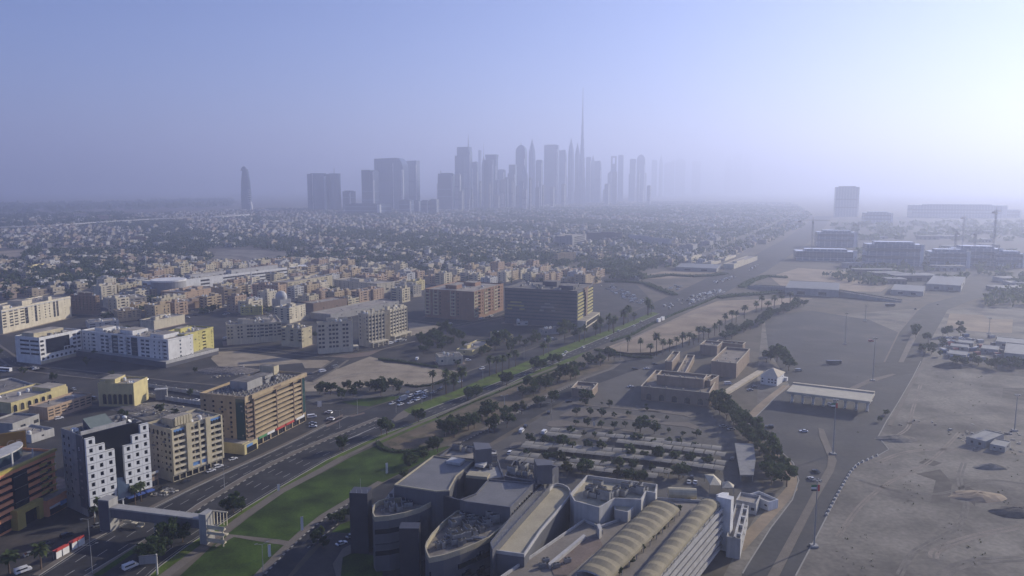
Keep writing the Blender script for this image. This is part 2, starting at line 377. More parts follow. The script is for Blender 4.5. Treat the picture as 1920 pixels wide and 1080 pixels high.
def lettering(txt, size, m, parent, loc, rot, name='lettering', ext=.05):
    cu = bpy.data.curves.new(name, 'FONT'); cu.body = txt; cu.size = size; cu.extrude = ext; cu.align_x = 'CENTER'; cu.align_y = 'CENTER'
    tmp = bpy.data.objects.new('tmp', cu); C.objects.link(tmp)
    me = bpy.data.meshes.new_from_object(tmp.evaluated_get(bpy.context.evaluated_depsgraph_get())); bpy.data.objects.remove(tmp); bpy.data.curves.remove(cu)
    me.name = name; me.materials.clear(); me.materials.append(m)
    o = link(name, me, parent, loc); o.rotation_euler = rot; return o
# ------------------------------------------------------------------ vegetation kit
M_LEAF = [mat('leaf_dark_green', (0.052, 0.078, 0.030), var=0.35, scale=0.6, objvar=.25, spec=.15), mat('leaf_mid_green', (0.078, 0.104, 0.038), var=0.35, scale=0.6, objvar=.25, spec=.15),
          mat('leaf_olive', (0.090, 0.096, 0.044), var=0.35, scale=0.6, objvar=.25, spec=.15), mat('leaf_yellow_green', (0.14, 0.14, 0.035), var=0.3, scale=0.6, objvar=.2, spec=.15)]
for m_ in M_LEAF:         # leaves let some light through
    n_, l_ = m_.node_tree.nodes, m_.node_tree.links; b_ = n_['Principled BSDF']; tr_ = n_.new('ShaderNodeBsdfTranslucent'); mx_ = n_.new('ShaderNodeMixShader'); mx_.inputs[0].default_value = .42
    l_.new(b_.inputs['Base Color'].links[0].from_socket, tr_.inputs[0]); l_.new(b_.outputs[0], mx_.inputs[1]); l_.new(tr_.outputs[0], mx_.inputs[2]); l_.new(mx_.outputs[0], n_['Material Output'].inputs[0])
def leaf_quad(mb, c, sz, rg, m, flat=0.0):
    n = Vector((rg.gauss(0, 1), rg.gauss(0, 1), rg.gauss(0, 1) + flat)).normalized(); u = n.orthogonal().normalized(); v = n.cross(u); a = rg.uniform(0, 2*pi)
    u, v = (u*cos(a)+v*sin(a))*sz, (v*cos(a)-u*sin(a))*sz*rg.uniform(.5, .9)
    mb.face([c-u, c-v*.8+u*.1, c+u, c+v], m)
def crown_mesh(seed, rx, rz, zc, leaf, clumps=15, per=60, sz=.42):
    rg = random.Random(seed); mb = MB(); m = M_LEAF[leaf]
    for i in range(clumps):
        while True:
            d = Vector((rg.uniform(-1, 1), rg.uniform(-1, 1), rg.uniform(-.75, 1)))
            if .25 < d.length < 1: break
        d *= .84; c = Vector((d.x*rx, d.y*rx, zc + d.z*rz)); r = rx*rg.uniform(.2, .42)
        for k in range(per):
            q = Vector((rg.gauss(0, 1), rg.gauss(0, 1), rg.gauss(0, 1))).normalized()*r*rg.uniform(.55, 1.08); q.z *= .75
            leaf_quad(mb, c+q, sz*rg.uniform(.6, 1.3), rg, m, .5)
    return mb.mesh('crown')
def trunk_mesh(seed, h, r, spread, n=5):
    rg = random.Random(seed); mb = MB(); top = Vector((rg.uniform(-.2, .2), rg.uniform(-.2, .2), h))
    mb.tube((0, 0, -.2), top*.55, r, r*.75, M_BARK, 6)
    for i in range(n):
        a = 2*pi*i/n + rg.uniform(-.4, .4); e = Vector((cos(a)*spread, sin(a)*spread, h*rg.uniform(.95, 1.35))); mb.tube(top*.53, e, r*.55, r*.15, M_BARK, 5)
    return mb.mesh('trunk')
TREES = []
for i, (rx, rz, zc, lf) in enumerate([(3.2, 2.6, 3.9, 0), (2.8, 2.5, 3.7, 1), (3.6, 2.5, 4.0, 0), (2.5, 2.8, 4.1, 2), (3.0, 2.3, 3.6, 1), (2.7, 2.5, 3.7, 3)]):
    TREES.append((crown_mesh(i+1, rx, rz, zc, lf), trunk_mesh(i+50, 2.9, .2, rx*.5)))
def palm_meshes(seed, h):
    rg = random.Random(seed); mb = MB(); mb.tube((0, 0, -.2), (rg.uniform(-.2, .2), 0, h), .26, .18, M_BARK, 7); tr = mb.mesh('trunk')
    mb = MB(); m = M_LEAF[1]
    for i in range(48):
        a = rg.uniform(0, 2*pi); el = rg.uniform(-.5, 1.25); ln = rg.uniform(2.3, 3.2); p = Vector((0, 0, h)); d = Vector((cos(a)*cos(el), sin(a)*cos(el), sin(el)))
        side = Vector((-sin(a), cos(a), 0)); wd = .1
        for k in range(4):
            q = p + d*ln/4; nw = (.42, .55, .42, .08)[k]
            mb.face([p-side*wd, p+side*wd, q+side*nw, q-side*nw], m); p, wd = q, nw; d = (d + Vector((0, 0, -.38))).normalized()
    return mb.mesh('crown'), tr
PALMS = [palm_meshes(90+i, h) for i, h in enumerate((7.5, 6.3, 8.6))]
NTREE = 0
def tree(pos, sc=1.0, kind=None, name='tree', label=None, group=None, rg=random.Random(5), zs=1.0):
    global NTREE; NTREE += 1
    palm = name == 'palm_tree'; cr, tr = rg.choice(PALMS) if palm else TREES[kind if kind is not None else rg.choice((0, 1, 2, 4))]
    e = empty(name, (pos[0], pos[1], 0), rg.uniform(0, 6.28), label, 'palm tree' if palm else 'tree', group); e.scale = (sc*rg.uniform(.82, 1.2), sc*rg.uniform(.82, 1.2), sc*zs*rg.uniform(.8, 1.2))
    link('trunk', tr, e); link('crown', cr, e); return e
def along(v, pts, step=None, n=None, z=0):
    """points on the ground along a polyline of the photograph"""
    w_ = [P(v, *p, z) for p in pts]; ln = [(w_[i+1]-w_[i]).length for i in range(len(w_)-1)]; T = sum(ln)
    n = n or max(2, int(T/step)+1); out = []
    for k in range(n):
        t = T*k/(n-1) if n > 1 else 0; i = 0
        while i < len(ln)-1 and t > ln[i]: t -= ln[i]; i += 1
        out.append((w_[i].lerp(w_[i+1], min(1, t/ln[i])), (w_[i+1]-w_[i]).normalized()))
    return out
def hedge(name, label, v, pts, width, height, leaf=0, dens=3.2, cat='hedge', sz=.4, z=0.0):
    rg = random.Random(label); mb = MB()
    for i in range(len(pts)-1):
        a, b = P(v, *pts[i], z), P(v, *pts[i+1], z); ln = (b-a).length; d = (b-a)/max(ln, .01); sd_ = Vector((-d.y, d.x, 0))
        for k in range(int(ln*width*dens)):
            c = a + d*rg.uniform(0, ln) + sd_*width*rg.uniform(-.5, .5); hh = height*(.75+.5*abs(sin(c.x*.9)*sin(c.y*.7)))
            c.z = z + rg.uniform(.1, 1)*hh; leaf_quad(mb, c, sz*rg.uniform(.7, 1.4), rg, M_LEAF[leaf], .6)
        mb.cbox((a+b)/2, d, sd_, ln/2, width*.36, 0, height*.7, M_LEAF[leaf])
    return mb.thing(name, label, cat)
# ------------------------------------------------------------------ vehicles
CARPAINT = {'white': mat('car_paint_white', (0.72, 0.72, 0.72), rough=.3, var=.02, spec=.6), 'silver': mat('car_paint_silver', (0.35, 0.36, 0.37), rough=.3, var=.02, metal=.5, spec=.6),
            'dark': mat('car_paint_dark', (0.03, 0.032, 0.04), rough=.25, var=.02, spec=.6), 'red': mat('car_paint_red', (0.45, 0.03, 0.03), rough=.3, var=.02, spec=.6), 'beige': mat('car_paint_beige', (0.4, 0.33, 0.24), rough=.3, var=.02, spec=.6)}
def prof(mb, pts, hw, m, taper=None):
    """extrude a side outline (x along the car, z up) across the width"""
    n = len(pts); t = taper or [1]*n; k = len(mb.v); i = mb.mi(m)
    mb.v += [(p[0], hw*t[j], p[1]) for j, p in enumerate(pts)] + [(p[0], -hw*t[j], p[1]) for j, p in enumerate(pts)]
    mb.f.append(tuple(k+j for j in range(n))[::-1]); mb.f.append(tuple(k+n+j for j in range(n))); mb.m += [i, i]
    for j in range(n): q = (j+1) % n; mb.f.append((k+j, k+q, k+n+q, k+n+j)); mb.m.append(i)
CARS = {}
def car_parts(kind, col):
    if (kind, col) in CARS: return CARS[kind, col]
    m = CARPAINT[col]; b = MB(); g = MB(); r = MB()
    if kind == 'sedan':
        prof(b, [(-2.2, .35), (2.2, .35), (2.25, .65), (1.9, .8), (1.0, .88), (-1.7, .92), (-2.25, .85)], .88, m); prof(g, [(1.0, .88), (.25, 1.36), (-.95, 1.38), (-1.75, .92)], .82, M_BLACKGLASS, [1, .8, .8, 1]); b.box(-.98, .28, -.66, .66, 1.37, 1.43, m)
    elif kind == 'suv':
        prof(b, [(-2.3, .4), (2.3, .4), (2.35, .9), (1.9, 1.02), (1.0, 1.08), (-2.25, 1.1), (-2.35, .9)], .95, m); prof(g, [(1.1, 1.06), (.5, 1.68), (-2.0, 1.7), (-2.25, 1.1)], .9, M_BLACKGLASS, [1, .84, .84, 1]); b.box(-2.05, .55, -.76, .76, 1.69, 1.76, m)
    elif kind == 'van':
        prof(b, [(-2.6, .4), (2.6, .4), (2.65, 1.0), (2.1, 1.2), (1.5, 2.05), (-2.6, 2.1)], .98, m, [1, 1, 1, 1, .92, .92]); prof(g, [(2.14, 1.22), (1.55, 1.98), (1.5, 1.98), (2.0, 1.22)], .9, M_BLACKGLASS); g.box(-2.3, 1.2, -1.0, -.96, 1.3, 1.8, M_BLACKGLASS); g.box(-2.3, 1.2, .96, 1.0, 1.3, 1.8, M_BLACKGLASS)
    else:   # bus
        prof(b, [(-5.5, .45), (5.5, .45), (5.6, 1.4), (5.4, 2.95), (-5.6, 3.0)], 1.25, m, [1, 1, 1, .95, .95]); g.box(-5.3, 5.2, -1.27, -1.24, 1.5, 2.5, M_BLACKGLASS); g.box(-5.3, 5.2, 1.24, 1.27, 1.5, 2.5, M_BLACKGLASS); g.box(5.5, 5.6, -1.1, 1.1, 1.5, 2.6, M_BLACKGLASS)
    wr = .33 if kind != 'bus' else .5
    for j in range(1):
        r.rings([[(wr*cos(2*pi*i/10), -.11, wr*sin(2*pi*i/10)) for i in range(10)], [(wr*cos(2*pi*i/10), .11, wr*sin(2*pi*i/10)) for i in range(10)]], M_BLACK)
    CARS[kind, col] = (b.mesh('body'), g.mesh('cabin_glass'), r.mesh('wheel'), wr); return CARS[kind, col]
def car(pos, ang, label, kind='sedan', col='white', group=None, name='parked_car', cat='car', z=0.0, parts=True):
    b, g, r, wr = car_parts(kind, col); x = 1.35 if kind != 'bus' else 3.4; y = .85 if kind != 'bus' else 1.15
    e = empty(name, (pos[0], pos[1], z), ang, label, cat, group); link('body', b, e); link('cabin_glass', g, e)
    if parts:
        for sx in (x, -x):
            for sy in (y, -y): link('wheel', r, e, (sx, sy, wr))
    return e
# ------------------------------------------------------------------ ground sheets
def sheet(name, v, pts, z, m, kind='structure', raised=0.0):
    w_ = [P(v, *p, 0) if not isinstance(p, Vector) else p for p in pts]
    mb = MB()
    if raised: mb.prism([q[:2] for q in w_], 0, z, m)
    else:
        a = sum(w_[i].x*w_[(i+1) % len(w_)].y - w_[(i+1) % len(w_)].x*w_[i].y for i in range(len(w_)))
        if a < 0: w_ = w_[::-1]
        mb.face([(q.x, q.y, z) for q in w_], m)
    return tag(mb.build(name), kind=kind)
def offset_line(w_, off):
    out = []
    for i, p in enumerate(w_):
        d = (w_[min(i+1, len(w_)-1)] - w_[max(i-1, 0)]); d.z = 0; d.normalize(); out.append(Vector((p.x - d.y*off, p.y + d.x*off, 0)))
    return out
def ribbon(name, v, pts, width, z, m, off=0.0, raised=False, dash=None, m2=None, dense=None, kind='structure'):
    w_ = [P(v, *p) if not isinstance(p, Vector) else p for p in pts]
    if dense:
        q = [w_[0]]
        for i in range(len(w_)-1):
            n = max(1, int((w_[i+1]-w_[i]).length/dense)); q += [w_[i].lerp(w_[i+1], k/n) for k in range(1, n+1)]
        w_ = q
    a = offset_line(w_, off+width/2); b = offset_line(w_, off-width/2); mb = MB()
    for i in range(len(w_)-1):
        if dash and i % dash[0] >= dash[1]: continue
        mm = m if not m2 or i % 2 == 0 else m2
        if raised: mb.prism([a[i][:2], b[i][:2], b[i+1][:2], a[i+1][:2]], 0, z, mm)
        else: mb.face([(b[i].x, b[i].y, z), (b[i+1].x, b[i+1].y, z), (a[i+1].x, a[i+1].y, z), (a[i].x, a[i].y, z)], mm)
    return tag(mb.build(name), kind=kind)
# ------------------------------------------------------------------ ground, roads, lawns
G_BASE = mat('dusty_ground', (0.112, 0.095, 0.071), rough=.95, var=.3, scale=.012, fine=.12, stain=(.05, .6, (0.061, 0.058, 0.041)))
G_SAND = mat('pale_sand', (0.285, 0.22, 0.148), rough=.95, var=.26, scale=.03, fine=.1, stain=(.045, .5, (0.170, 0.136, 0.099)))
G_LOT = mat('trampled_sand', (0.31, 0.255, 0.18), rough=.95, var=.18, scale=.05, fine=.1, stain=(.09, .45, (0.150, 0.122, 0.088)))
G_GREYSAND = mat('grey_compacted_sand', (0.182, 0.164, 0.134), rough=.95, var=.34, scale=.035, fine=.2, stain=(.03, .95, (0.088, 0.078, 0.068)))
G_BED = mat('dry_planting_bed', (0.136, 0.105, 0.068), rough=.95, var=.2, scale=.08, fine=.2, stain=(.12, .8, (0.048, 0.051, 0.020)))
G_ROAD = mat('asphalt', (0.025, 0.025, 0.028), rough=.85, var=.28, scale=.05, fine=.15, stain=(.1, .6, (0.051, 0.050, 0.049)))
G_STREET = mat('dusty_asphalt', (0.038, 0.037, 0.037), rough=.9, var=.25, scale=.05, fine=.15, stain=(.07, .6, (0.082, 0.071, 0.061)))
G_CARPARK = mat('bleached_asphalt', (0.099, 0.092, 0.082), rough=.9, var=.16, scale=.05, fine=.12, stain=(.06, .5, (0.068, 0.065, 0.061)))
G_PLAZA = mat('worn_asphalt', (0.044, 0.044, 0.047), rough=.85, var=.25, scale=.03, fine=.15, stain=(.035, .5, (0.095, 0.085, 0.075)))
G_LAWN = mat('mown_grass', (0.044, 0.074, 0.013), rough=.95, var=.45, scale=.09, fine=.25, spec=.1, stain=(.05, .6, (0.019, 0.031, 0.008)))
G_GREEN = mat('watered_grass', (0.088, 0.13, 0.02), rough=.95, var=.35, scale=.12, fine=.3, spec=.1, stain=(.11, .6, (.085, .078, .035)))
G_PATH = mat('paving_blocks', (0.150, 0.129, 0.105), rough=.9, var=.12, scale=.15, fine=.15)
G_PINK = mat('pinkish_paving', (0.177, 0.136, 0.112), rough=.9, var=.15, scale=.1, fine=.15)
G_KERB = mat('pale_kerb', (0.286, 0.272, 0.245), rough=.9)
G_KERBDARK = mat('black_kerb_paint', (0.020, 0.020, 0.020), rough=.8)
G_LINE = mat('road_line_paint', (0.340, 0.333, 0.313), rough=.8, var=.3, scale=.4)
XB = 42000
mb = MB(); mb.face([(-XB, -2500, 0), (XB, -2500, 0), (XB, XB, 0), (-XB, XB, 0)], G_BASE); tag(mb.build('ground'), kind='structure')
LE = [(-60, 1160), (72, 1080), (168, 1017), (260, 967), (340, 926), (420, 888), (493, 855), (560, 823), (612, 797), (655, 780), (700, 763), (735, 752), (768, 737), (827, 719), (881, 696), (974, 663), (1016, 648), (1078, 628), (1130, 606), (1180, 588), (1225, 568), (1270, 548), (1320, 524), (1380, 498), (1430, 470), (1470, 449), (1505, 425), (1530, 405)]
RE = [(225, 1130), (300, 1062), (349, 1025), (461, 952), (526, 913), (572, 886), (614, 862), (706, 819), (768, 797), (852, 764), (953, 721), (1001, 697), (1053, 677), (1100, 659), (1152, 638), (1224, 607), (1287, 577), (1349, 555), (1390, 532), (1437, 508), (1480, 480), (1515, 455), (1545, 428), (1560, 405)]
sheet('street', None, [(-420, 1160), (-420, 560), (-100, 520), (500, 490), (1000, 500), (1180, 520), (1225, 566), (1180, 586), (1078, 626), (1016, 646), (974, 661), (881, 694), (827, 717), (735, 750), (655, 778), (560, 821), (493, 853), (340, 924), (168, 1015), (72, 1078), (-60, 1160)], .02, G_STREET)
sheet('road', None, LE + RE[::-1], .06, G_ROAD)
def world_line(pts, n=60, v=None):
    w_ = [P(v, *p) for p in pts]; ln = [(w_[i+1]-w_[i]).length for i in range(len(w_)-1)]; T = sum(ln); out = []
    for k in range(n):
        t = T*k/(n-1); i = 0
        while i < len(ln)-1 and t > ln[i]: t -= ln[i]; i += 1
        out.append(w_[i].lerp(w_[i+1], min(1, t/ln[i])))
    return out
# central reservation up to the crossing, green one beyond it
MED = [(140, 1098), (265, 1022), (330, 980), (375, 948), (460, 896), (514, 868), (560, 846), (613, 823), (711, 784)]
ribbon('median_strip', None, MED, 3.6, .2, G_PATH, raised=True)
ribbon('kerb', None, MED, .5, .24, G_KERB, off=-1.8, raised=True, dense=2.2, m2=G_KERBDARK)
ribbon('kerb', None, MED, .4, .24, G_KERB, off=1.8, raised=True)
sheet('median_lawn', None, [(173, 1080), (262, 1021), (267, 1027), (190, 1080)], .26, G_LAWN)
GU = [(757, 770), (772, 762), (800, 752), (838, 739), (868, 727), (920, 704), (966, 687), (1020, 664), (1091, 637), (1145, 618), (1190, 600), (1222, 585)]
GL = [(1236, 588), (1205, 602), (1162, 620), (1112, 641), (1049, 668), (999, 689), (945, 712), (893, 733), (829, 757), (790, 772), (768, 776)]
sheet('median_lawn', None, GU + GL, .2, G_GREEN, raised=True)
ribbon('kerb', None, GL[::-1], .5, .26, G_KERB, off=-.3, raised=True)
sheet('paving', None, [(736, 787), (745, 778), (757, 770), (768, 776), (762, 782), (740, 791)], .21, G_PATH, raised=True)
# lane lines
lw = world_line(LE[:9], 40); mw = world_line(MED, 40); rw = world_line(RE[:9], 40)
for A_, B_ in ((lw, mw), (mw, rw)):
    for t in (.27, .5, .73):
        pl = [a.lerp(b, t) for a, b in zip(A_, B_)]; ribbon('lane_marking', None, pl, .28, .075, G_LINE, dense=3.0, dash=(3, 1))
    for t in (.06, .93): ribbon('lane_marking', None, [a.lerp(b, t) for a, b in zip(A_, B_)], .22, .075, G_LINE)
gl = world_line(GL[::-1], 30); re2 = world_line([(800, 786), (852, 764), (953, 721), (1001, 697), (1053, 677), (1100, 659), (1152, 638), (1224, 607)], 30)
for t in (.36, .68): ribbon('lane_marking', None, [a.lerp(b, t) for a, b in zip(gl, re2)], .28, .075, G_LINE, dense=3.0, dash=(3, 1))
ribbon('lane_marking', 'c3', [(420, 795), (690, 678)], .7, .08, G_LINE)
ribbon('lane_marking', 'c3', [(835, 615), (905, 588)], .6, .08, G_LINE)
# pavements along the shop side
ribbon('pavement', None, LE[1:10], 2.6, .18, G_PATH, off=1.2, raised=True)
ribbon('kerb', None, LE[1:10], .35, .22, G_KERB, off=-.15, raised=True)
ribbon('lane_marking', 'z2', [(380, 450), (470, 405)], .3, .05, G_LINE)
sheet('pavement', 'c3', [(240, 640), (400, 560), (390, 610), (250, 680)], .18, G_PINK, raised=True)
sheet('pavement', 'c3', [(440, 580), (590, 545), (595, 555), (480, 585)], .18, G_PINK, raised=True)
sheet('lawn', 'c3', [(380, 450), (640, 415), (900, 395), (985, 372), (870, 425), (760, 460), (640, 490), (500, 480)], .1, G_LAWN)
sheet('street', 'c3', [(60, 365), (600, 352), (960, 318), (1100, 305), (1280, 292), (1000, 358), (900, 392), (640, 412), (380, 445), (300, 470), (150, 470), (60, 420)], .03, G_CARPARK)
# verge, footpath, lawns
PATHC = [(285, 1098), (385, 1023), (455, 970), (526, 922), (600, 883), (647, 856), (706, 828), (768, 801), (830, 776), (903, 743), (987, 710), (1041, 689), (1075, 677)]
sheet('verge', None, RE[:14] + PATHC[::-1], .07, G_GREEN)
ribbon('kerb', None, RE[:13], .4, .2, G_KERB, raised=True)
ribbon('footpath', None, PATHC[:6], 4.2, .11, G_PATH); ribbon('footpath', None, PATHC[5:], 2.6, .11, G_PATH)
sheet('lawn', None, [(318, 1098), (400, 1022), (470, 968), (540, 918), (610, 884), (660, 856), (716, 831), (728, 845), (760, 850), (800, 846), (850, 834), (790, 868), (720, 903), (661, 936), (613, 965), (572, 998), (530, 1038), (490, 1080), (470, 1098)], .08, G_LAWN)
sheet('footpath', 'c7', [(590, 590), (720, 490), (860, 505), (1180, 540), (1270, 555), (1230, 590), (1080, 570), (760, 515), (600, 610)], .12, G_PATH)
ribbon('lawn', None, PATHC[6:], 3.0, .09, G_GREEN, off=-2.6)
sheet('sand_bed', None, [(722, 829), (735, 841), (760, 845), (800, 838), (840, 826), (900, 800), (953, 770), (1010, 742), (1066, 716), (1100, 701), (1140, 690), (1158, 678), (1130, 672), (1090, 680), (1060, 688), (990, 716), (905, 750), (840, 781), (780, 805)], .1, G_BED)
# curved drive behind the lawn
DL = [(480, 1095), (497, 1077), (530, 1042), (572, 1002), (613, 969), (661, 940), (720, 905), (790, 868), (847, 838), (900, 812), (943, 790), (1000, 757), (1066, 725), (1100, 710), (1150, 692), (1172, 676), (1165, 668), (1140, 666), (1105, 664)]
DR = [(1130, 654), (1180, 662), (1230, 660), (1290, 640), (1330, 640), (1250, 672), (1205, 690), (1180, 698), (1120, 720), (1075, 742), (1010, 778), (950, 812), (900, 842), (850, 872), (800, 910), (700, 955), (632, 992), (576, 1036), (540, 1080), (530, 1095)]
sheet('drive', None, DL + DR, .05, G_ROAD)
ribbon('kerb', None, DL[:6], .6, .22, G_KERB, raised=True, dense=1.6, m2=G_KERBDARK)
ribbon('pavement', None, DL[:7], 3.0, .17, G_PATH, off=2.0, raised=True)
ribbon('pavement', None, DL[8:16], 3.0, .17, G_PATH, off=1.5, raised=True)
ribbon('kerb', None, DL[8:14], .5, .22, G_KERB, off=-.2, raised=True, dense=1.6, m2=G_KERBDARK)
ribbon('kerb', 'c7', [(1425, 615), (1560, 510), (1700, 395)], .5, .2, G_KERB, raised=True, dense=1.6, m2=G_KERBDARK)
sheet('lawn', 'c7', [(1640, 470), (1720, 400), (1920, 330), (1960, 420), (1780, 480)], .09, G_LAWN)
sheet('forecourt', 'c7', [(1260, 900), (1640, 480), (1900, 440), (2300, 520), (2300, 1100), (1260, 1100)], .04, G_STREET)
sheet('pavement', 'c7', [(1690, 900), (1650, 760), (1740, 620), (1860, 560), (1860, 640), (1740, 700), (1720, 900)], .18, G_PATH, raised=True)
sheet('planting_bed', 'c7', [(1720, 900), (1740, 700), (1860, 650), (2100, 700), (2100, 900)], .15, G_LAWN)
# car park
sheet('parking_lot', None, [(960, 815), (1075, 745), (1160, 705), (1250, 690), (1290, 760), (1345, 770), (1372, 800), (1390, 850), (1425, 905), (1442, 940), (1380, 980), (1100, 960), (930, 900), (880, 860)], .03, G_CARPARK)
sheet('parking_lot', 'c4', [(1520, 700), (1640, 640), (1920, 600), (2200, 560), (2100, 760), (1800, 900), (1480, 900), (1430, 820)], .04, G_CARPARK)
for pts in ([(700, 245), (830, 190), (840, 145), (1900, 290), (1900, 330), (1000, 262), (700, 262)], [(530, 370), (560, 320), (690, 305), (1650, 440), (1650, 455), (870, 375), (700, 385), (600, 385)], [(90, 620), (130, 575), (240, 560), (230, 600), (160, 640), (110, 645)], [(850, 120), (870, 100), (1000, 115), (1900, 205), (1900, 215), (1000, 130)]):
    sheet('traffic_island', 'c1', pts, .17, G_PATH, raised=True)
for pts in ([(120, 160), (680, 205), (790, 225), (800, 260), (720, 275), (640, 250), (120, 185)], [(300, 330), (700, 330), (830, 380), (780, 415), (680, 385), (300, 350)]):
    sheet('traffic_island', 'c2', pts, .17, G_PATH, raised=True)
# walled plots and sand lots on the town side
sheet('sand_lot', 'c3', [(45, 230), (220, 190), (360, 150), (640, 40), (720, 62), (770, 98), (1000, 112), (1250, 152), (1350, 168), (1500, 162), (1400, 200), (1200, 280), (1080, 300), (960, 298), (600, 318), (320, 350), (60, 358)], .05, G_LOT)
sheet('sand_lot', 'a2', [(90, 770), (250, 765), (420, 790), (700, 830), (900, 830), (945, 850), (900, 885), (740, 890), (720, 850), (470, 870), (120, 880), (60, 820)], .05, G_LOT)
sheet('sand_lot', 'a2', [(840, 800), (1260, 752), (1315, 748), (1200, 800), (1060, 815)], .05, G_PINK)
sheet('sand_lot', 'a3', [(95, 560), (250, 555), (390, 575), (385, 592), (250, 640), (110, 652)], .05, G_LOT)
sheet('sand_lot', 'z1', [(640, 250), (760, 240), (1000, 280), (1000, 300), (700, 330), (600, 290), (520, 280)], .05, G_GREYSAND)
sheet('sand_lot', 's4', [(-60, 620), (330, 598), (620, 590), (960, 582), (960, 605), (600, 632), (330, 640), (200, 645), (120, 665), (-60, 665)], .05, G_LOT)
sheet('sand_lot', 'a2', [(100, 40), (380, 30), (660, 62), (600, 90), (300, 130), (60, 110)], .05, G_GREYSAND)
# big sand field between the road and the palms
sheet('sand_field', 'a4', [(105, 675), (330, 590), (560, 490), (760, 395), (950, 325), (1200, 315), (1543, 300), (1640, 305), (1400, 352), (1230, 378), (1050, 455), (900, 525), (700, 625), (480, 722), (330, 715), (200, 700)], .05, G_SAND)
sheet('sand_field', 'a4', [(400, 140), (560, 110), (960, 120), (980, 140), (700, 160), (440, 165)], .05, G_SAND)
sheet('sand_field', 'a5', [(-130, 500), (60, 440), (560, 475), (760, 500), (620, 600), (340, 600), (-60, 560)], .05, G_SAND)
# port side: plaza, entry road, sand
sheet('sand_plain', None, [(1330, 1130), (1420, 960), (1480, 900), (1470, 850), (1420, 810), (1420, 700), (1430, 600), (1700, 580), (2300, 560), (2700, 1130)], .03, G_GREYSAND)
sheet('plaza', 'z5', [(-60, 1150), (0, 1035), (110, 860), (210, 730), (240, 640), (215, 560), (150, 500), (60, 440), (10, 380), (140, 250), (195, 200), (150, 120), (100, 40), (80, -120), (300, -140), (560, -100), (700, -40), (740, -80), (860, -60), (800, 92), (760, 170), (690, 290), (640, 370), (600, 440), (650, 500), (590, 535), (500, 570), (450, 650), (370, 800), (330, 880), (220, 1090), (190, 1150)], .05, G_PLAZA)
sheet('road', 'a5', [(560, 1080), (650, 1080), (740, 880), (860, 735), (930, 685), (1100, 640), (1300, 580), (1584, 505), (1900, 430), (1900, 480), (1584, 570), (1250, 652), (1069, 722), (976, 887), (903, 1053), (860, 1150), (620, 1180)], .07, G_ROAD)
sheet('traffic_island', 'a5', [(735, 1080), (800, 940), (850, 840), (890, 850), (830, 960), (770, 1080)], .2, G_PATH, raised=True)
sheet('traffic_island', 'z5', [(90, 1090), (250, 800), (330, 650), (370, 580), (375, 535), (335, 440), (330, 400), (355, 405), (395, 510), (415, 550), (400, 600), (330, 720), (240, 900), (145, 1090)], .2, G_PATH, raised=True)
sheet('traffic_island', 'z5', [(470, 215), (560, 175), (670, 150), (690, 152), (640, 170), (560, 195), (500, 222)], .2, G_PATH, raised=True)
ribbon('shoulder', 'z5', [(-30, 960), (60, 860), (160, 750), (218, 680), (215, 600), (175, 540), (130, 505)], 5.0, .06, G_SAND, off=1.0)
ribbon('shoulder', 'z5', [(20, 365), (80, 300), (140, 250), (200, 205)], 5, .06, G_SAND, off=2)
ribbon('pavement', 'a5', [(640, 1080), (740, 875), (850, 745)], 1.2, .15, G_PATH, raised=True); ribbon('pavement', 'z5', [(640, 385), (690, 295), (750, 175), (805, 92)], 2.2, .15, G_PATH, raised=True, off=-2)
sheet('sand_lot', 'c8', [(720, 190), (760, 40), (1100, 60), (1150, 100), (1400, 100), (1390, 240), (1100, 230), (900, 210)], .06, G_SAND)
sheet('sand_lot', 'c8', [(490, 515), (790, 540), (740, 640), (1000, 680), (1300, 690), (1560, 700), (1700, 1080), (240, 1080), (330, 900), (420, 690)], .06, G_GREYSAND)

# tyre tracks and scrub on the open sand
G_TRACK = mat('tyre_track', (0.15, 0.135, 0.115), rough=.95, var=.3, scale=.2, fine=.2); G_PALETRACK = mat('pale_track', (0.215, 0.185, 0.15), rough=.95, var=.25, scale=.1, fine=.2)
for v, pts, wd, m_ in (('z5', [(600, 560), (700, 520), (820, 500), (1000, 500), (1276, 520)], 4, G_PALETRACK), ('z5', [(520, 640), (700, 690), (900, 700), (1100, 640), (1300, 660)], 2.5, G_TRACK), ('z5', [(420, 900), (520, 760), (640, 660), (760, 600), (860, 540), (980, 420)], 3, G_PALETRACK), ('z5', [(700, 1080), (760, 980), (840, 930), (960, 860), (1010, 760), (980, 640), (1000, 560)], 3.5, G_TRACK), ('z5', [(860, 1000), (880, 960), (1040, 900), (1276, 850)], 5, G_PALETRACK), ('z5', [(740, 380), (860, 350), (1000, 340), (1180, 330)], 3, G_TRACK), ('z5', [(800, 220), (900, 230), (1060, 215), (1276, 230)], 2.5, G_TRACK), ('z5', [(660, 450), (740, 400), (760, 330), (800, 200)], 3, G_PALETRACK), ('a4', [(150, 680), (500, 520), (760, 420), (1100, 340)], 3, G_PALETRACK), ('c3', [(100, 300), (500, 200), (900, 180), (1300, 190)], 2.5, G_PALETRACK), ('z5', [(900, 1080), (960, 1040), (1080, 1010), (1276, 1000)], 6, G_TRACK)):
    w_ = [P(v, *p) for p in pts]; q = []
    for i in range(len(w_)-1):
        for k in range(6):
            t = k/6; p0, p1, p2, p3 = w_[max(i-1, 0)], w_[i], w_[i+1], w_[min(i+2, len(w_)-1)]
            q.append(.5*((2*p1) + (p2-p0)*t + (2*p0-5*p1+4*p2-p3)*t*t + (3*p1-p0-3*p2+p3)*t**3))
    q.append(w_[-1])
    for o_ in (-wd*.22, wd*.22): ribbon('track', None, q, wd*.3, .085, m_, off=o_)

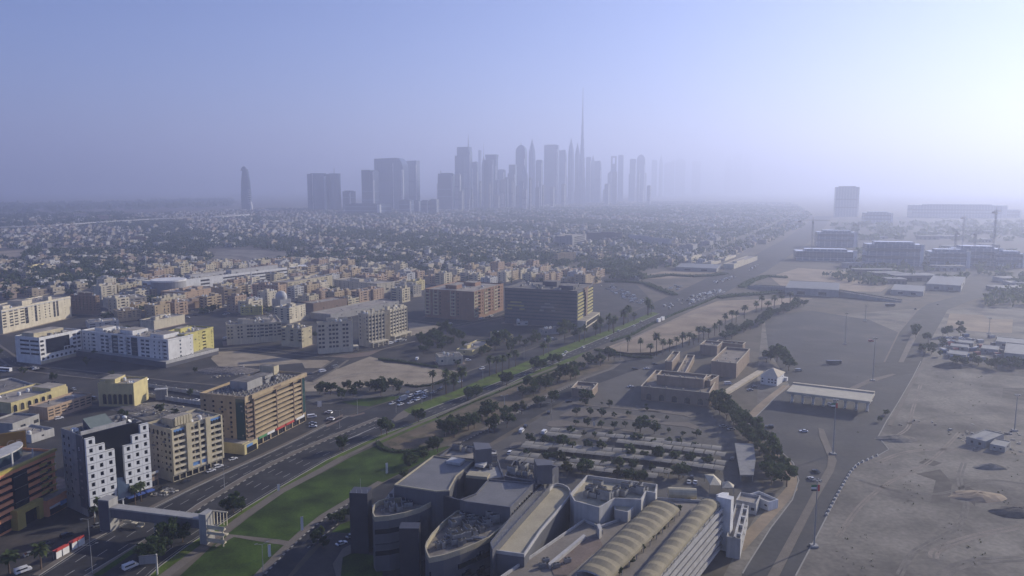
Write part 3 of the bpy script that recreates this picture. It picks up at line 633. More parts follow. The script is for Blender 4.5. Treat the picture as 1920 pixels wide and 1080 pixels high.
for pts in ([(225, 1080), (330, 882), (372, 800), (452, 648), (502, 568), (592, 533), (652, 500)], [(-20, 1070), (0, 1035), (110, 860), (210, 730), (240, 640), (215, 560), (150, 500), (60, 440), (10, 380), (140, 250), (195, 200)], [(655, 500), (605, 440), (642, 370), (692, 290), (762, 170), (802, 92)]): ribbon('kerb', 'z5', pts, .5, .2, G_KERB, raised=True)

sheet('port_yard', None, [(1545, 440), (1575, 408), (2300, 402), (2500, 560), (1800, 556), (1690, 545), (1660, 520), (1610, 505), (1560, 495), (1525, 470)], .035, G_STREET)
sheet('port_yard', None, [(1560, 405), (1600, 385), (2300, 382), (2300, 401), (1575, 406)], .035, G_BASE)
# ------------------------------------------------------------------ the row of buildings along the main road
M_SIGNBLUE = mat('shop_sign_blue', (0.12, 0.25, 0.5), rough=.5); M_SIGNRED = mat('shop_sign_red', (0.45, 0.06, 0.05), rough=.5); M_SIGNGREEN = mat('shop_sign_green', (0.08, 0.25, 0.1), rough=.5)
M_SIGNWHITE = mat('shop_sign_white', (0.7, 0.7, 0.7), rough=.5); M_SIGNYEL = mat('hoarding_ochre', (0.28, 0.19, 0.04), rough=.5); M_GOLD = mat('olive_gold_cladding', (0.36, 0.29, 0.08), streak=.1)
def sign(b, f, x, z, wd, ht, m, txt=None, out=.35, name='shop_sign', tm=None, size=None):
    o, u, n, ln = b.face(f); c = o + u*x; mb = MB(); p = c - u*wd/2 - n*.02; q = c + u*wd/2 - n*.02
    mb.prism([p[:2], q[:2], (q+n*out)[:2], (p+n*out)[:2]], z, z+ht, m); s = mb.build(name, b.root)
    if txt: lettering(txt, size or ht*.7, tm or M_SIGNWHITE, s, c + n*(out+.04) + Vector((0, 0, z+ht/2)), (pi/2, 0, atan2(u.y, u.x)))
    return s
# 1 terracotta office
b = Bld('office_block', 'terracotta and black banded office block with a mustard entrance portal', 'office block', 'c6', (-330, 420), 1230, (-560, 330), (405, 95), M_TERRA, M_ROOFDARK, h=25.0, keep='R')
W = b.W; fx = lambda cx: W*(cx+330)/735
D = b.D = 26.0
b.g = M_BLACKGLASS; b.fr = M_FRAME
b.shell({'B': 'wwwww', 'R': 'w-w'}, 6, ground=5.5, g=M_BLACKGLASS)
b.wallparts = []
mb = MB(); mb.box(.3, W-.6, -.06, -.02, 1, 22.4, M_BLACKGLASS); mb.build('window', b.root)
fh = 2.95
for k in range(6):
    z = 5.2 + k*fh; t0, t1 = fx(40), fx(165)
    for x0, x1 in ((0, t0), (t1, fx(320))): b.box('spandrel_band', x0, x1, -.9, -.07, z, z+1.35, M_TERRA)
    b.box('spandrel_band', fx(300), fx(375), -1.05, -.1, z+.15+.9, z+1.75, M_TERRA); b.box('balcony_band', fx(268), fx(330), -1.3, -.95, z+.5, z+1.5, M_GOLD); b.box('balcony_band', fx(355), W+.3, -1.15, -.1, z+1.6, z+2.2, M_GOLD)
b.box('corner_pier', fx(385), W+.15, -.5, -.05, 5, 24.5, M_TERRA)
b.box('glass_tower', fx(48), fx(160), -1.3, -.1, 4.8, 22.8, M_BLACKGLASS)
for z in (10.5, 16.0, 21.0): b.box('glazing_bar', fx(48), fx(160), -1.36, -1.31, z, z+.15, M_FRAME)
b.box('cornice', -.2, W+.5, -1.0, -.08, 22.6, 24.2, M_TERRA); b.box('cornice', -.2, W+.9, -1.5, -.05, 24.21, 25.3, M_GOLD)
po = b.box('entrance_portal', fx(20), fx(85), -3.2, -.1, 0, 6.0, M_GOLD); b.box('entrance_portal', fx(200), fx(235), -3.2, -.1, 0, 6.0, M_GOLD); b.box('entrance_portal', fx(20), fx(235), -3.4, -.1, 6.01, 8.2, M_GOLD); b.box('entrance_door', fx(86), fx(199), -1.8, -1.35, .1, 5.6, M_BLACKGLASS)
# ground floor annex
ax1 = fx(600); b.box('shop_annex', fx(236), ax1, -5.0, -.1, 0, 7.0, M_TERRA, top=M_ROOFDARK); b.box('shop_annex', W+.2, ax1, -.09, 9, 0, 7.0, M_TERRA, top=M_ROOFDARK)
b.box('shopfront', fx(255), fx(470), -5.06, -5.01, .2, 3.6, M_DARKGLASS); b.box('shopfront', fx(490), fx(575), -5.06, -5.01, .2, 4.6, M_DARKGLASS)
sign(b, 'F', fx(530), 3.8+.0, fx(575)-fx(488), 1.9, M_SIGNBLUE, None, out=5.25); b.box('shop_sign', fx(345), fx(400), -5.4, -5.07, 2.2, 3.9, M_SIGNBLUE); b.box('shop_sign', fx(252), fx(344), -5.35, -5.07, 3.0, 3.9, M_SIGNWHITE)
b.box('spandrel_band', fx(250), fx(480), -5.2, -5.07, 4.2, 5.3, M_TERRA); b.box('spandrel_band', fx(360), ax1, -5.35, -5.07, 6.2, 7.3, M_TERRA)
mb = MB(); n_ = 16
rr = [(fx(130) + 15*cos(pi*(.02+.96*i/n_)), 8 + 7.0 - 9*sin(pi*(.02+.96*i/n_))) for i in range(n_+1)]
mb.prism(rr, 24.0, 28.0, M_BLUEGLASS, M_ROOF); mb.build('penthouse', b.root); mb = MB(); mb.prism([(x*1.0, y-.5) for x, y in rr], 28.01, 28.6, M_OFFWHITE); mb.build('penthouse_roof', b.root)
b.box('flag_pole', fx(82), fx(92), .6, 1.0, 24, 30.5, M_OFFWHITE); b.box('flag_pole', fx(250), fx(257), .6, 1.0, 24, 28.5, M_OFFWHITE)
b.finish()
# hoarding on the building behind
bb = MB(); bb.box(-6.5, 6.5, -.4, .4, 14, 24.5, M_SIGNYEL); bb.box(-6.8, 6.8, .42, .7, 13.8, 24.7, M_DARKGREY)
for x in (-4, 0, 4): bb.box(x-.25, x+.25, .72, 1.1, 0, 24, M_POLE)
o = bb.thing('billboard', 'ochre rooftop billboard behind the terracotta office', 'billboard', loc=P('z1', 60, 640, 0), rz=R(30))
lettering('CP', 5.0, mat('billboard_lettering', (0.5, 0.42, 0.25)), o, (2, -.45, 19), (pi/2, 0, 0))
# 2 white stepped-grid hotel
b = Bld('hotel', 'white hotel with stepped white window grids climbing over black glass', 'hotel', 'z1', (397, 405), 795, (187, 392), (682, 332), M_GREY, M_ROOFDARK, par=1.2)
W, D, h = b.W, b.D, b.h
b.shell({'L': ['w', 'w', '-', 'w', ('-', .5)], 'B': 'wwwwww', 'R': 'www'}, 9, ground=4.5)
M_HGRID = mat('white_hotel_panel', (0.74, 0.74, 0.72), var=.05, streak=.08)
b.box('black_facade', .2, W-.2, -.35, -.02, 4.2, h-.3, M_BLACKGLASS)
mb = MB(); mb.prism([(-.3, -.34), (-.02, -.34), (-.02, D*.28), (-.3, D*.28)], 3.5, h-.2, M_DARKGREY); cg = mb.build('corner_cladding', b.root)
lettering('S', 2.2, M_SIGNWHITE, b.root, (-.36, D*.16, h-6), (pi/2, 0, -pi/2), ext=.03)
for i in range(5): b.box('vertical_lettering', -.38, -.31, D*.10, D*.10+1.5+.3*(i % 2), h-11-3*i, h-10.2-3*i, M_GREY)
cell = 3.62; cw = W*.46/3
def grid(x0, tops, name):
    for c, nt_ in enumerate(tops):
        mb = MB(); o = Vector((x0+c*cw, -1.6, 0)); z0 = 4.4; ops = []
        for k in range(nt_): ops.append((cw*.32, cw*.70, z0+k*cell+1.0, z0+k*cell+2.75, .5))
        z1 = z0+nt_*cell; pierced(mb, o, Vector((1, 0, 0)), Vector((0, -1, 0)), cw-.06, z0, z1, ops, M_HGRID)
        mb.face([(o.x, -1.6, z1), (o.x+cw-.06, -1.6, z1), (o.x+cw-.06, -.36, z1), (o.x, -.36, z1)], M_HGRID)
        mb.face([(o.x, -.36, z0), (o.x, -1.6, z0), (o.x, -1.6, z1), (o.x, -.36, z1)], M_HGRID); mb.face([(o.x+cw-.06, -1.6, z0), (o.x+cw-.06, -.36, z0), (o.x+cw-.06, -.36, z1), (o.x+cw-.06, -1.6, z1)], M_HGRID)
        mb.face([(o.x, -1.6, z0), (o.x, -.36, z0), (o.x+cw-.06, -.36, z0), (o.x+cw-.06, -1.6, z0)], M_HGRID)
        for k in range(nt_+1): mb.box(o.x, o.x+cw-.06, -1.72, -1.62, z0+k*cell-.07, z0+k*cell+.07, M_GREY)
        g = mb.build('stepped_facade', b.root)
        for k in range(nt_): link('window', pane_mesh('window', cw*.38, 1.75, M_BLACKGLASS, M_DARKGREY, 1), b.root, (o.x+cw*.51, -1.15, z0+k*cell+1.0))
grid(.3, [8, 7, 6], 'a'); grid(W-.3-cw*2.35, [6, 7, 8], 'b')
b.box('ground_floor_glazing', .3, W-.3, -.6, -.36, .2, 4.1, M_DARKGLASS)
mb = MB(); c0 = W*.50; mb.face([(c0, -.4, 13), (c0+4.4, -.4, 12), (c0+4.6, -3.5, 4.6), (c0-1.5, -3.5, 4.6)], M_BLUEGLASS); mb.face([(c0+4.4, -.4, 12), (c0+4.4, -.4, 4.6), (c0+4.6, -3.5, 4.6)], M_DARKGREY); mb.face([(c0, -.4, 13), (c0-1.5, -3.5, 4.6), (c0, -.4, 4.6)], M_DARKGREY); mb.build('sloping_atrium', b.root)
for i in range(3): b.box('awning', W*.62+i*4.2, W*.62+i*4.2+3.4, -3.0, -.7, 3.0, 3.5, M_BLUE)
for i in range(5): b.box('entrance_column', 1+i*3.0, 1.5+i*3.0, -2.8, -2.3, 0, 4.3, M_HGRID)
b.box('entrance_canopy', .5, 14, -3.1, -.7, 4.0, 4.35, M_HGRID)
for i in range(3): b.box('parapet_panel', -.1, W*.9, -.34, .25, h-.6, h+.3, M_BLACKGLASS) if i == 0 else None
b.box('upstand', W*.04, W*.8, 3.2, 3.6, h-1.2, h+.9, M_OFFWHITE)
mb = MB(); mb.prism([(W*.25, D*.18), (W*.62, D*.18), (W*.62, D*.55), (W*.25, D*.55)], h-1, h+1.0, M_CONC)
x0, x1, y0, y1 = W*.22, W*.60, D*.18, D*.58; mb.face([(x0, y0, h+.4), (x1, y0, h+.4), (x1, y1, h+4.0), (x0, y1, h+4.0)], mat('green_grey_roof_sheet', (.16, .19, .17), rough=.5, streak=.1)); mb.face([(x0, y1, h+4), (x1, y1, h+4), (x1, y1, h-1), (x0, y1, h-1)], M_CONC); mb.face([(x0, y0, h+.4), (x0, y1, h+4), (x0, y1, h-1), (x0, y0, h-1)], M_DARKGREY); mb.face([(x1, y1, h+4), (x1, y0, h+.4), (x1, y0, h-1), (x1, y1, h-1)], M_DARKGREY); mb.build('sloping_roof_shed', b.root)
b.clutter(8, 1, 3, 1, (.03, .2, .2, .9)); b.clutter(7, 1, 1, 1, (.7, .96, .2, .9))
b.finish()
# annex between hotel and arcade flats
b = Bld('shop', 'low brown shop with pale fascia squeezed between white hotel and cream flats', 'shop', 'z1', (712, 590), 665, (690, 575), (762, 570), M_BROWNTAN, h=7)
b.shell({'F': 'W'}, 1, ground=4, gbays={'F': 'd'}); b.band('F', 6.2, 7.2, .3, M_OFFWHITE, name='fascia'); b.finish()
# 3 cream flats with blue arched tops
b = Bld('apartment_block', 'cream seven storey flats with blue arched panels along the roof edge', 'apartment block', 'z1', (822, 372), 628, (688, 346), (1062, 300), M_CREAM, M_ROOF, par=1.0)
W, D, h = b.W, b.D, b.h
b.shell({'L': 'sswsww', 'F': [('-', .15), 'b', 'b', ('-', .6), 'b', 'b', 'b', ('-', .5), 'b', 'b', ('-', .1)], 'B': 'wwwwww', 'R': 'www'}, 7, ground=3.6, gbays={'F': 'dddddddd'})
def arch(b, f, x, z, wd, ht, m, name='arched_window', mi=None, out=.12):
    o, u, n, _ = b.face(f); c = o + u*x; r = wd/2; k = 8; mb = MB()
    out_ = [(-r, z)] + [(-r*cos(pi*i/k), z+ht-r+r*sin(pi*i/k)) for i in range(k+1)] + [(r, z)]
    mb.face([c + u*a + n*.025 + Vector((0, 0, q)) for a, q in out_], mi or M_DARKGLASS)
    t = .3; inn = [(-r-t, z)] + [(-(r+t)*cos(pi*i/k), z+ht-r+(r+t)*sin(pi*i/k)) for i in range(k+1)] + [(r+t, z)]
    for i in range(len(out_)-1):
        a0, a1, b0, b1 = out_[i], out_[i+1], inn[i], inn[i+1]; e = n*out
        q = lambda p_: c + u*p_[0] + Vector((0, 0, p_[1]))
        mb.face([q(a0)+e, q(b0)+e, q(b1)+e, q(a1)+e], m); mb.face([q(b0), q(b0)+e, q(b1)+e, q(b1)][::-1], m); mb.face([q(a0), q(a0)+e, q(a1)+e, q(a1)], m)
    return mb.build(name, b.root)
for x0, x1, na in ((.02, .245, 4), (.76, .99, 4)):
    b.box('blue_panel', W*x0, W*x1, -.3, -.02, h-4.2, h-.9, M_SIGNBLUE)
    for i in range(na):
        o_ = b.face('F'); bx = W*(x0+(x1-x0)*(i+.5)/na); mbq = MB(); k = 8; r = .75
        mbq.face([(bx-r, -.33, h-4.0)] + [(bx-r*cos(pi*j/k), -.33, h-2.4+r*sin(pi*j/k)) for j in range(k+1)] + [(bx+r, -.33, h-4.0)], M_DARKGLASS); mbq.build('arched_window', b.root)
b.box('blue_panel', W*.38, W*.66, -.35, -.02, 3.9, 6.6, M_SIGNBLUE)
for i in range(4): arch(b, 'L', D*(.14+.17*i), h-4.2, 1.3, 2.4, M_CREAM)
for x0 in (.0, .265, .34, .52, .66, .735, .985): b.box('pier', W*x0, W*x0+.9, -.75, -.02, 3.4, h-.3, M_CREAM)
for k in range(7):
    for x0, x1 in ((.03, .26), (.36, .655), (.76, .98)): b.box('balcony', W*x0, W*x1, -.7, -.36, 3.6+k*b.fh-.1, 3.6+k*b.fh+.95, M_PALECREAM)
b.box('balcony_parapet', W*.27, W*.345, -1.1, -.76, 3.5, h+.8, M_CREAM); b.box('balcony_parapet', W*.66, W*.74, -1.1, -.76, 3.5, h+.8, M_CREAM)
b.hut(.12, .5, .15, .5, 4.2); b.hut(.2, .42, .55, .8, 3)
for i in range(6): b.box('roof_pergola', W*(.14+.055*i), W*(.14+.055*i)+1.2, D*.1, D*.14, h+.0, h+4.0, M_CREAM)
b.clutter(16, 3, 4, 0, (.1, .95, .1, .9)); b.finish()
# 4 tan nine storey block with a packed plant roof
b = Bld('apartment_block', 'tan nine storey block with green glass corners and a roof full of cooling units', 'apartment block', 'z2', (203, 217), 478, (35, 178), (490, 100), M_TAN, M_ROOFDARK, par=1.3)
W, D, h = b.W, b.D, b.h
b.shell({'L': ['w', 'w', 'w', 'w', ('-', .3), ('g', .9)], 'F': [('-', .1), ('r', 1), ('-', .1), ('r', 4.2), ('-', .12), ('r', 3.4), ('-', .12), ('r', 1.6), ('g', .9)], 'B': 'wwwwwwww', 'R': 'wwww'}, 8, ground=5.2, top=1.6, g=M_DARKGLASS, gbays={'F': 'dddddddd'})
for k in range(8):
    z = 5.2+k*b.fh
    for x0, x1 in ((.115, .455), (.475, .75), (.77, .9)): b.box('balcony_band', W*x0, W*x1, -1.1, -.02, z-.25, z+1.0, M_TAN)
    b.box('balcony_band', .1, W*.085, -.9, -.02, z-.2, z+1.0, M_BROWNTAN)
for x in (.1, .46, .755, .905): b.box('pier', W*x, W*x+.55, -1.25, -.02, 5, h-1.5, M_BROWNTAN)
b.box('green_glass_corner', -.45, -.03, D*.02, D*.2, 5, h-1.4, M_GREENGLASS); b.box('green_glass_corner', W*.925, W*.985, -.5, -.02, 6, h-3, M_GREENGLASS)
b.box('cornice', W*.08, W+.5, -1.3, -.02, h-2.0, h+.1, M_TAN); b.box('cornice', -.6, -.03, D*.2, D, h-.7, h+.1, M_TAN)
b.box('roof_name_panel', W*.42, W*.54, -1.45, -1.31, h-1.6, h-.5, M_BROWNTAN)
for i, (x0, x1, c, tx) in enumerate(((.02, .15, M_SIGNBLUE, None), (.17, .29, M_SIGNGREEN, None), (.3, .42, M_SIGNWHITE, None), (.45, .6, M_SIGNRED, None), (.62, .76, M_SIGNRED, None), (.8, .95, M_SIGNWHITE, None))):
    sign(b, 'F', W*(x0+x1)/2, 3.5, W*(x1-x0), 1.3, c, None, .9)
b.box('podium', -5.5, -.02, -1.5, D*.45, 0, 5.8, M_YELLOW, top=M_ROOF); b.box('podium', -5.5, W*.1, -2.6, -1.51, 0, 5.4, M_YELLOW, top=M_ROOF); b.box('shop_sign', -3.6, W*.02, -2.75, -2.61, 3.4, 4.8, M_SIGNBLUE); b.box('shopfront', -3.6, W*.08, -2.72, -2.61, .2, 3.3, M_DARKGLASS)
b.hut(.28, .52, .35, .75, 4.5, M_CONC); b.hut(.6, .74, .4, .7, 3.5, M_CONC); b.hut(.9, .99, .6, .95, 5, M_CREAM)
b.clutter(90, 0, 0, 0, (.06, .94, .06, .94), rows=True); b.clutter(8, 2, 4, 2, (.3, .9, .3, .8)); b.finish()
# 5 arcaded yellow halls behind
def arcade(b, f, n, z, ht, wd, m, x0=.06, x1=.94):
    ln = b.face(f)[3]
    for i in range(n): arch(b, f, ln*(x0+(x1-x0)*(i+.5)/n), z, wd, ht, m, mi=M_DARKGLASS, out=.25)
b = Bld('school_building', 'yellow hall with tall arched recesses beside the dusty plot', 'school', 'z1', (470, 150), 262, (330, 130), (642, 152), M_YELLOW, M_ROOF, keep='R'); b.D = 17.0
b.shell({'L': 's-s-'}, 2, ground=3); arcade(b, 'F', 6, 1.5, 6.5, 2.4, M_YELLOW, .1, .98); b.hut(.02, .45, .1, .8, 3.2); b.hut(.06, .2, .02, .2, 2.2); b.clutter(6, 2, 2); b.finish()
b = Bld('school_building', 'long yellow arcaded wing with pale parapet arches', 'school', 'z1', (52, 245), 300, (-60, 215), (325, 165), M_YELLOW, M_ROOF)
b.shell({}, 1, ground=3); arcade(b, 'F', 6, .8, 4.4, 2.6, M_YELLOW, 0, .72); b.hut(.7, .99, .02, .6, 2.5); b.clutter(8, 2, 2); b.finish()
b = Bld('sports_hall', 'brownish hall with a grid of square glazed panels', 'hall', 'z1', (228, 268), 330, (165, 250), (440, 200), M_PEACH, M_ROOF)
b.shell({'F': 'WWWWWWW'}, 3, ground=1.0); b.clutter(4, 0, 1); b.finish()
b = Bld('shed', 'grey roofed workshop shed beside the billboard', 'shed', 'z1', (60, 345), 400, (-30, 325), (188, 298), M_CONC, M_ROOFDARK)
b.shell({'F': '-W-W'}, 1, ground=1); b.finish()
b = Bld('shed', 'flat low depot with blue banner at the edge of town', 'shed', 'z1', (-60, 215), 250, (-200, 170), (132, 145), M_OFFWHITE, M_ROOFDARK)
b.shell({'F': '-w-w-'}, 1, ground=1); sign(b, 'F', b.W*.45, .8, b.W*.4, 2.2, M_SIGNBLUE); b.clutter(5, 1, 0); b.finish()
b = Bld('shed', 'pale flat roofed store behind the hotel', 'shed', 'z1', (150, 400), 440, (40, 380), (225, 360), M_OFFWHITE, M_ROOF)
b.shell({'F': '-w-'}, 1, ground=1); b.clutter(4, 1, 0); b.finish()
# boundary walls of the back street
for pts, lab in (([(640, 205), (770, 225)], 'pale boundary wall beside the arched hall'), ([(800, 232), (1010, 262)], 'long boundary wall before the tan block'), ([(660, 160), (1000, 215)], 'boundary wall along the dark back street')):
    w_ = [P('z1', *p) for p in pts]; mb = MB(); d = w_[1]-w_[0]; mb.cbox((w_[0]+w_[1])/2, d, (-d.y, d.x, 0), d.length/2, .2, 0, 2.4, M_OFFWHITE)
    for k in range(8): c = w_[0].lerp(w_[1], k/7); mb.cbox(c, d, (-d.y, d.x, 0), .4, .35, 0, 2.9, M_OFFWHITE)
    mb.thing('boundary_wall', lab, 'wall')
mb = MB(); c = P('z1', 780, 228); mb.cbox(c, (1, .3, 0), (-.3, 1, 0), 3.4, 1.6, 0, 6.5, M_GREY); mb.cbox(c+Vector((0, 0, 0)), (1, .3, 0), (-.3, 1, 0), 3.8, 2.0, 6.51, 7.0, M_OFFWHITE); mb.thing('gatehouse', 'small square gatehouse in the boundary wall', 'gatehouse')
# ------------------------------------------------------------------ the district of flats behind
# tall slab with the white gable
b = Bld('apartment_block', 'long white slab of flats with blank sunlit gable on a dark podium', 'apartment block', 'a1', (1213, 682), 872, (588, 612), (1372, 640), M_WHITE, M_ROOF)
W, D, h = b.W, b.D, b.h
b.shell({'L': ['w', 'w', 'b', '-', 'W', 'W', ('-', .4), ('g', 1.6), 'b', ('-', .5), 'b', ('g', 1.6), ('-', .4), 'W', 'W', ('-', .4), 'w', 'w', 'b', ('-', .3)], 'F': [('-', 1.1), ('w', .6), ('-', .6), ('s', .6)], 'R': 'wwwww'}, 6, ground=1.0, g=M_BLUEGLASS)
b.box('podium', -6, W+22, -3.5, D*1.0, -.2, 4.6, M_DARKGREY, top=M_CONC); b.box('podium_parapet', -6.2, W+22, -3.9, -3.51, 3.0, 5.4, M_OFFWHITE)
for i in range(22): b.box('podium_planter', W*.1+i*1.9, W*.1+i*1.9+.8, -3.3, -2.6, 4.61, 5.6, M_DARKGREY) if W*.1+i*1.9 < W+20 else None
for k in range(6):
    for y in (.33, .41, .54): b.box('balcony', -1.1, -.02, D*(1-y)-1.6, D*(1-y)+1.6, 1.0+k*b.fh, 1.0+k*b.fh+.9, M_OFFWHITE)
b.cornice(.4, .6, M_WHITE)
b.hut(.2, .8, .1, .25, 3); b.hut(.2, .8, .45, .6, 3.5); b.hut(.2, .7, .8, .9, 3); b.clutter(26, 6, 5, 1); b.finish()
# white office with big dark screen
b = Bld('office_block', 'white framed office with a large black glazed screen and round vents', 'office block', 'a1', (282, 668), 862, (124, 650), (583, 606), M_WHITE, M_ROOF)
W, D, h = b.W, b.D, b.h
b.shell({'L': ['-', ('r', 2.2), ('-', .2), ('r', 2), ('-', .2)], 'F': [('W', .8), ('-', 4.6), ('W', .8), ('W', .8)]}, 4, ground=6.0)
b.box('glazed_screen', W*.15, W*.70, -.4, -.02, 7.5, h-2.2, M_BLACKGLASS); b.box('lower_grid', W*.55, W*.78, -.55, -.41, 7.2, 10.2, M_WHITE)
for i in range(3): b.box('window', W*(.565+.075*i), W*(.565+.075*i)+2.3, -.62, -.56, 7.7, 9.7, M_BLACKGLASS)
for i in range(9):
    mb = MB(); c = Vector((W*(.06+.107*i), -.1, 4.2)); k = 12
    mb.rings([[c + Vector((1.2*cos(2*pi*j/k), .08, 1.2*sin(2*pi*j/k))) for j in range(k)], [c + Vector((1.0*cos(2*pi*j/k), -.25, 1.0*sin(2*pi*j/k))) for j in range(k)]], M_OFFWHITE, capm=M_DARKGLASS); mb.build('round_vent', b.root)
b.box('base_wall', 0, W, -.12, -.02, 0, 2.4, M_CREAM)
b.hut(.05, .75, .3, .8, 3.6, M_CREAM); b.clutter(10, 2, 2, 2, (.3, .9, .1, .9)); b.finish()
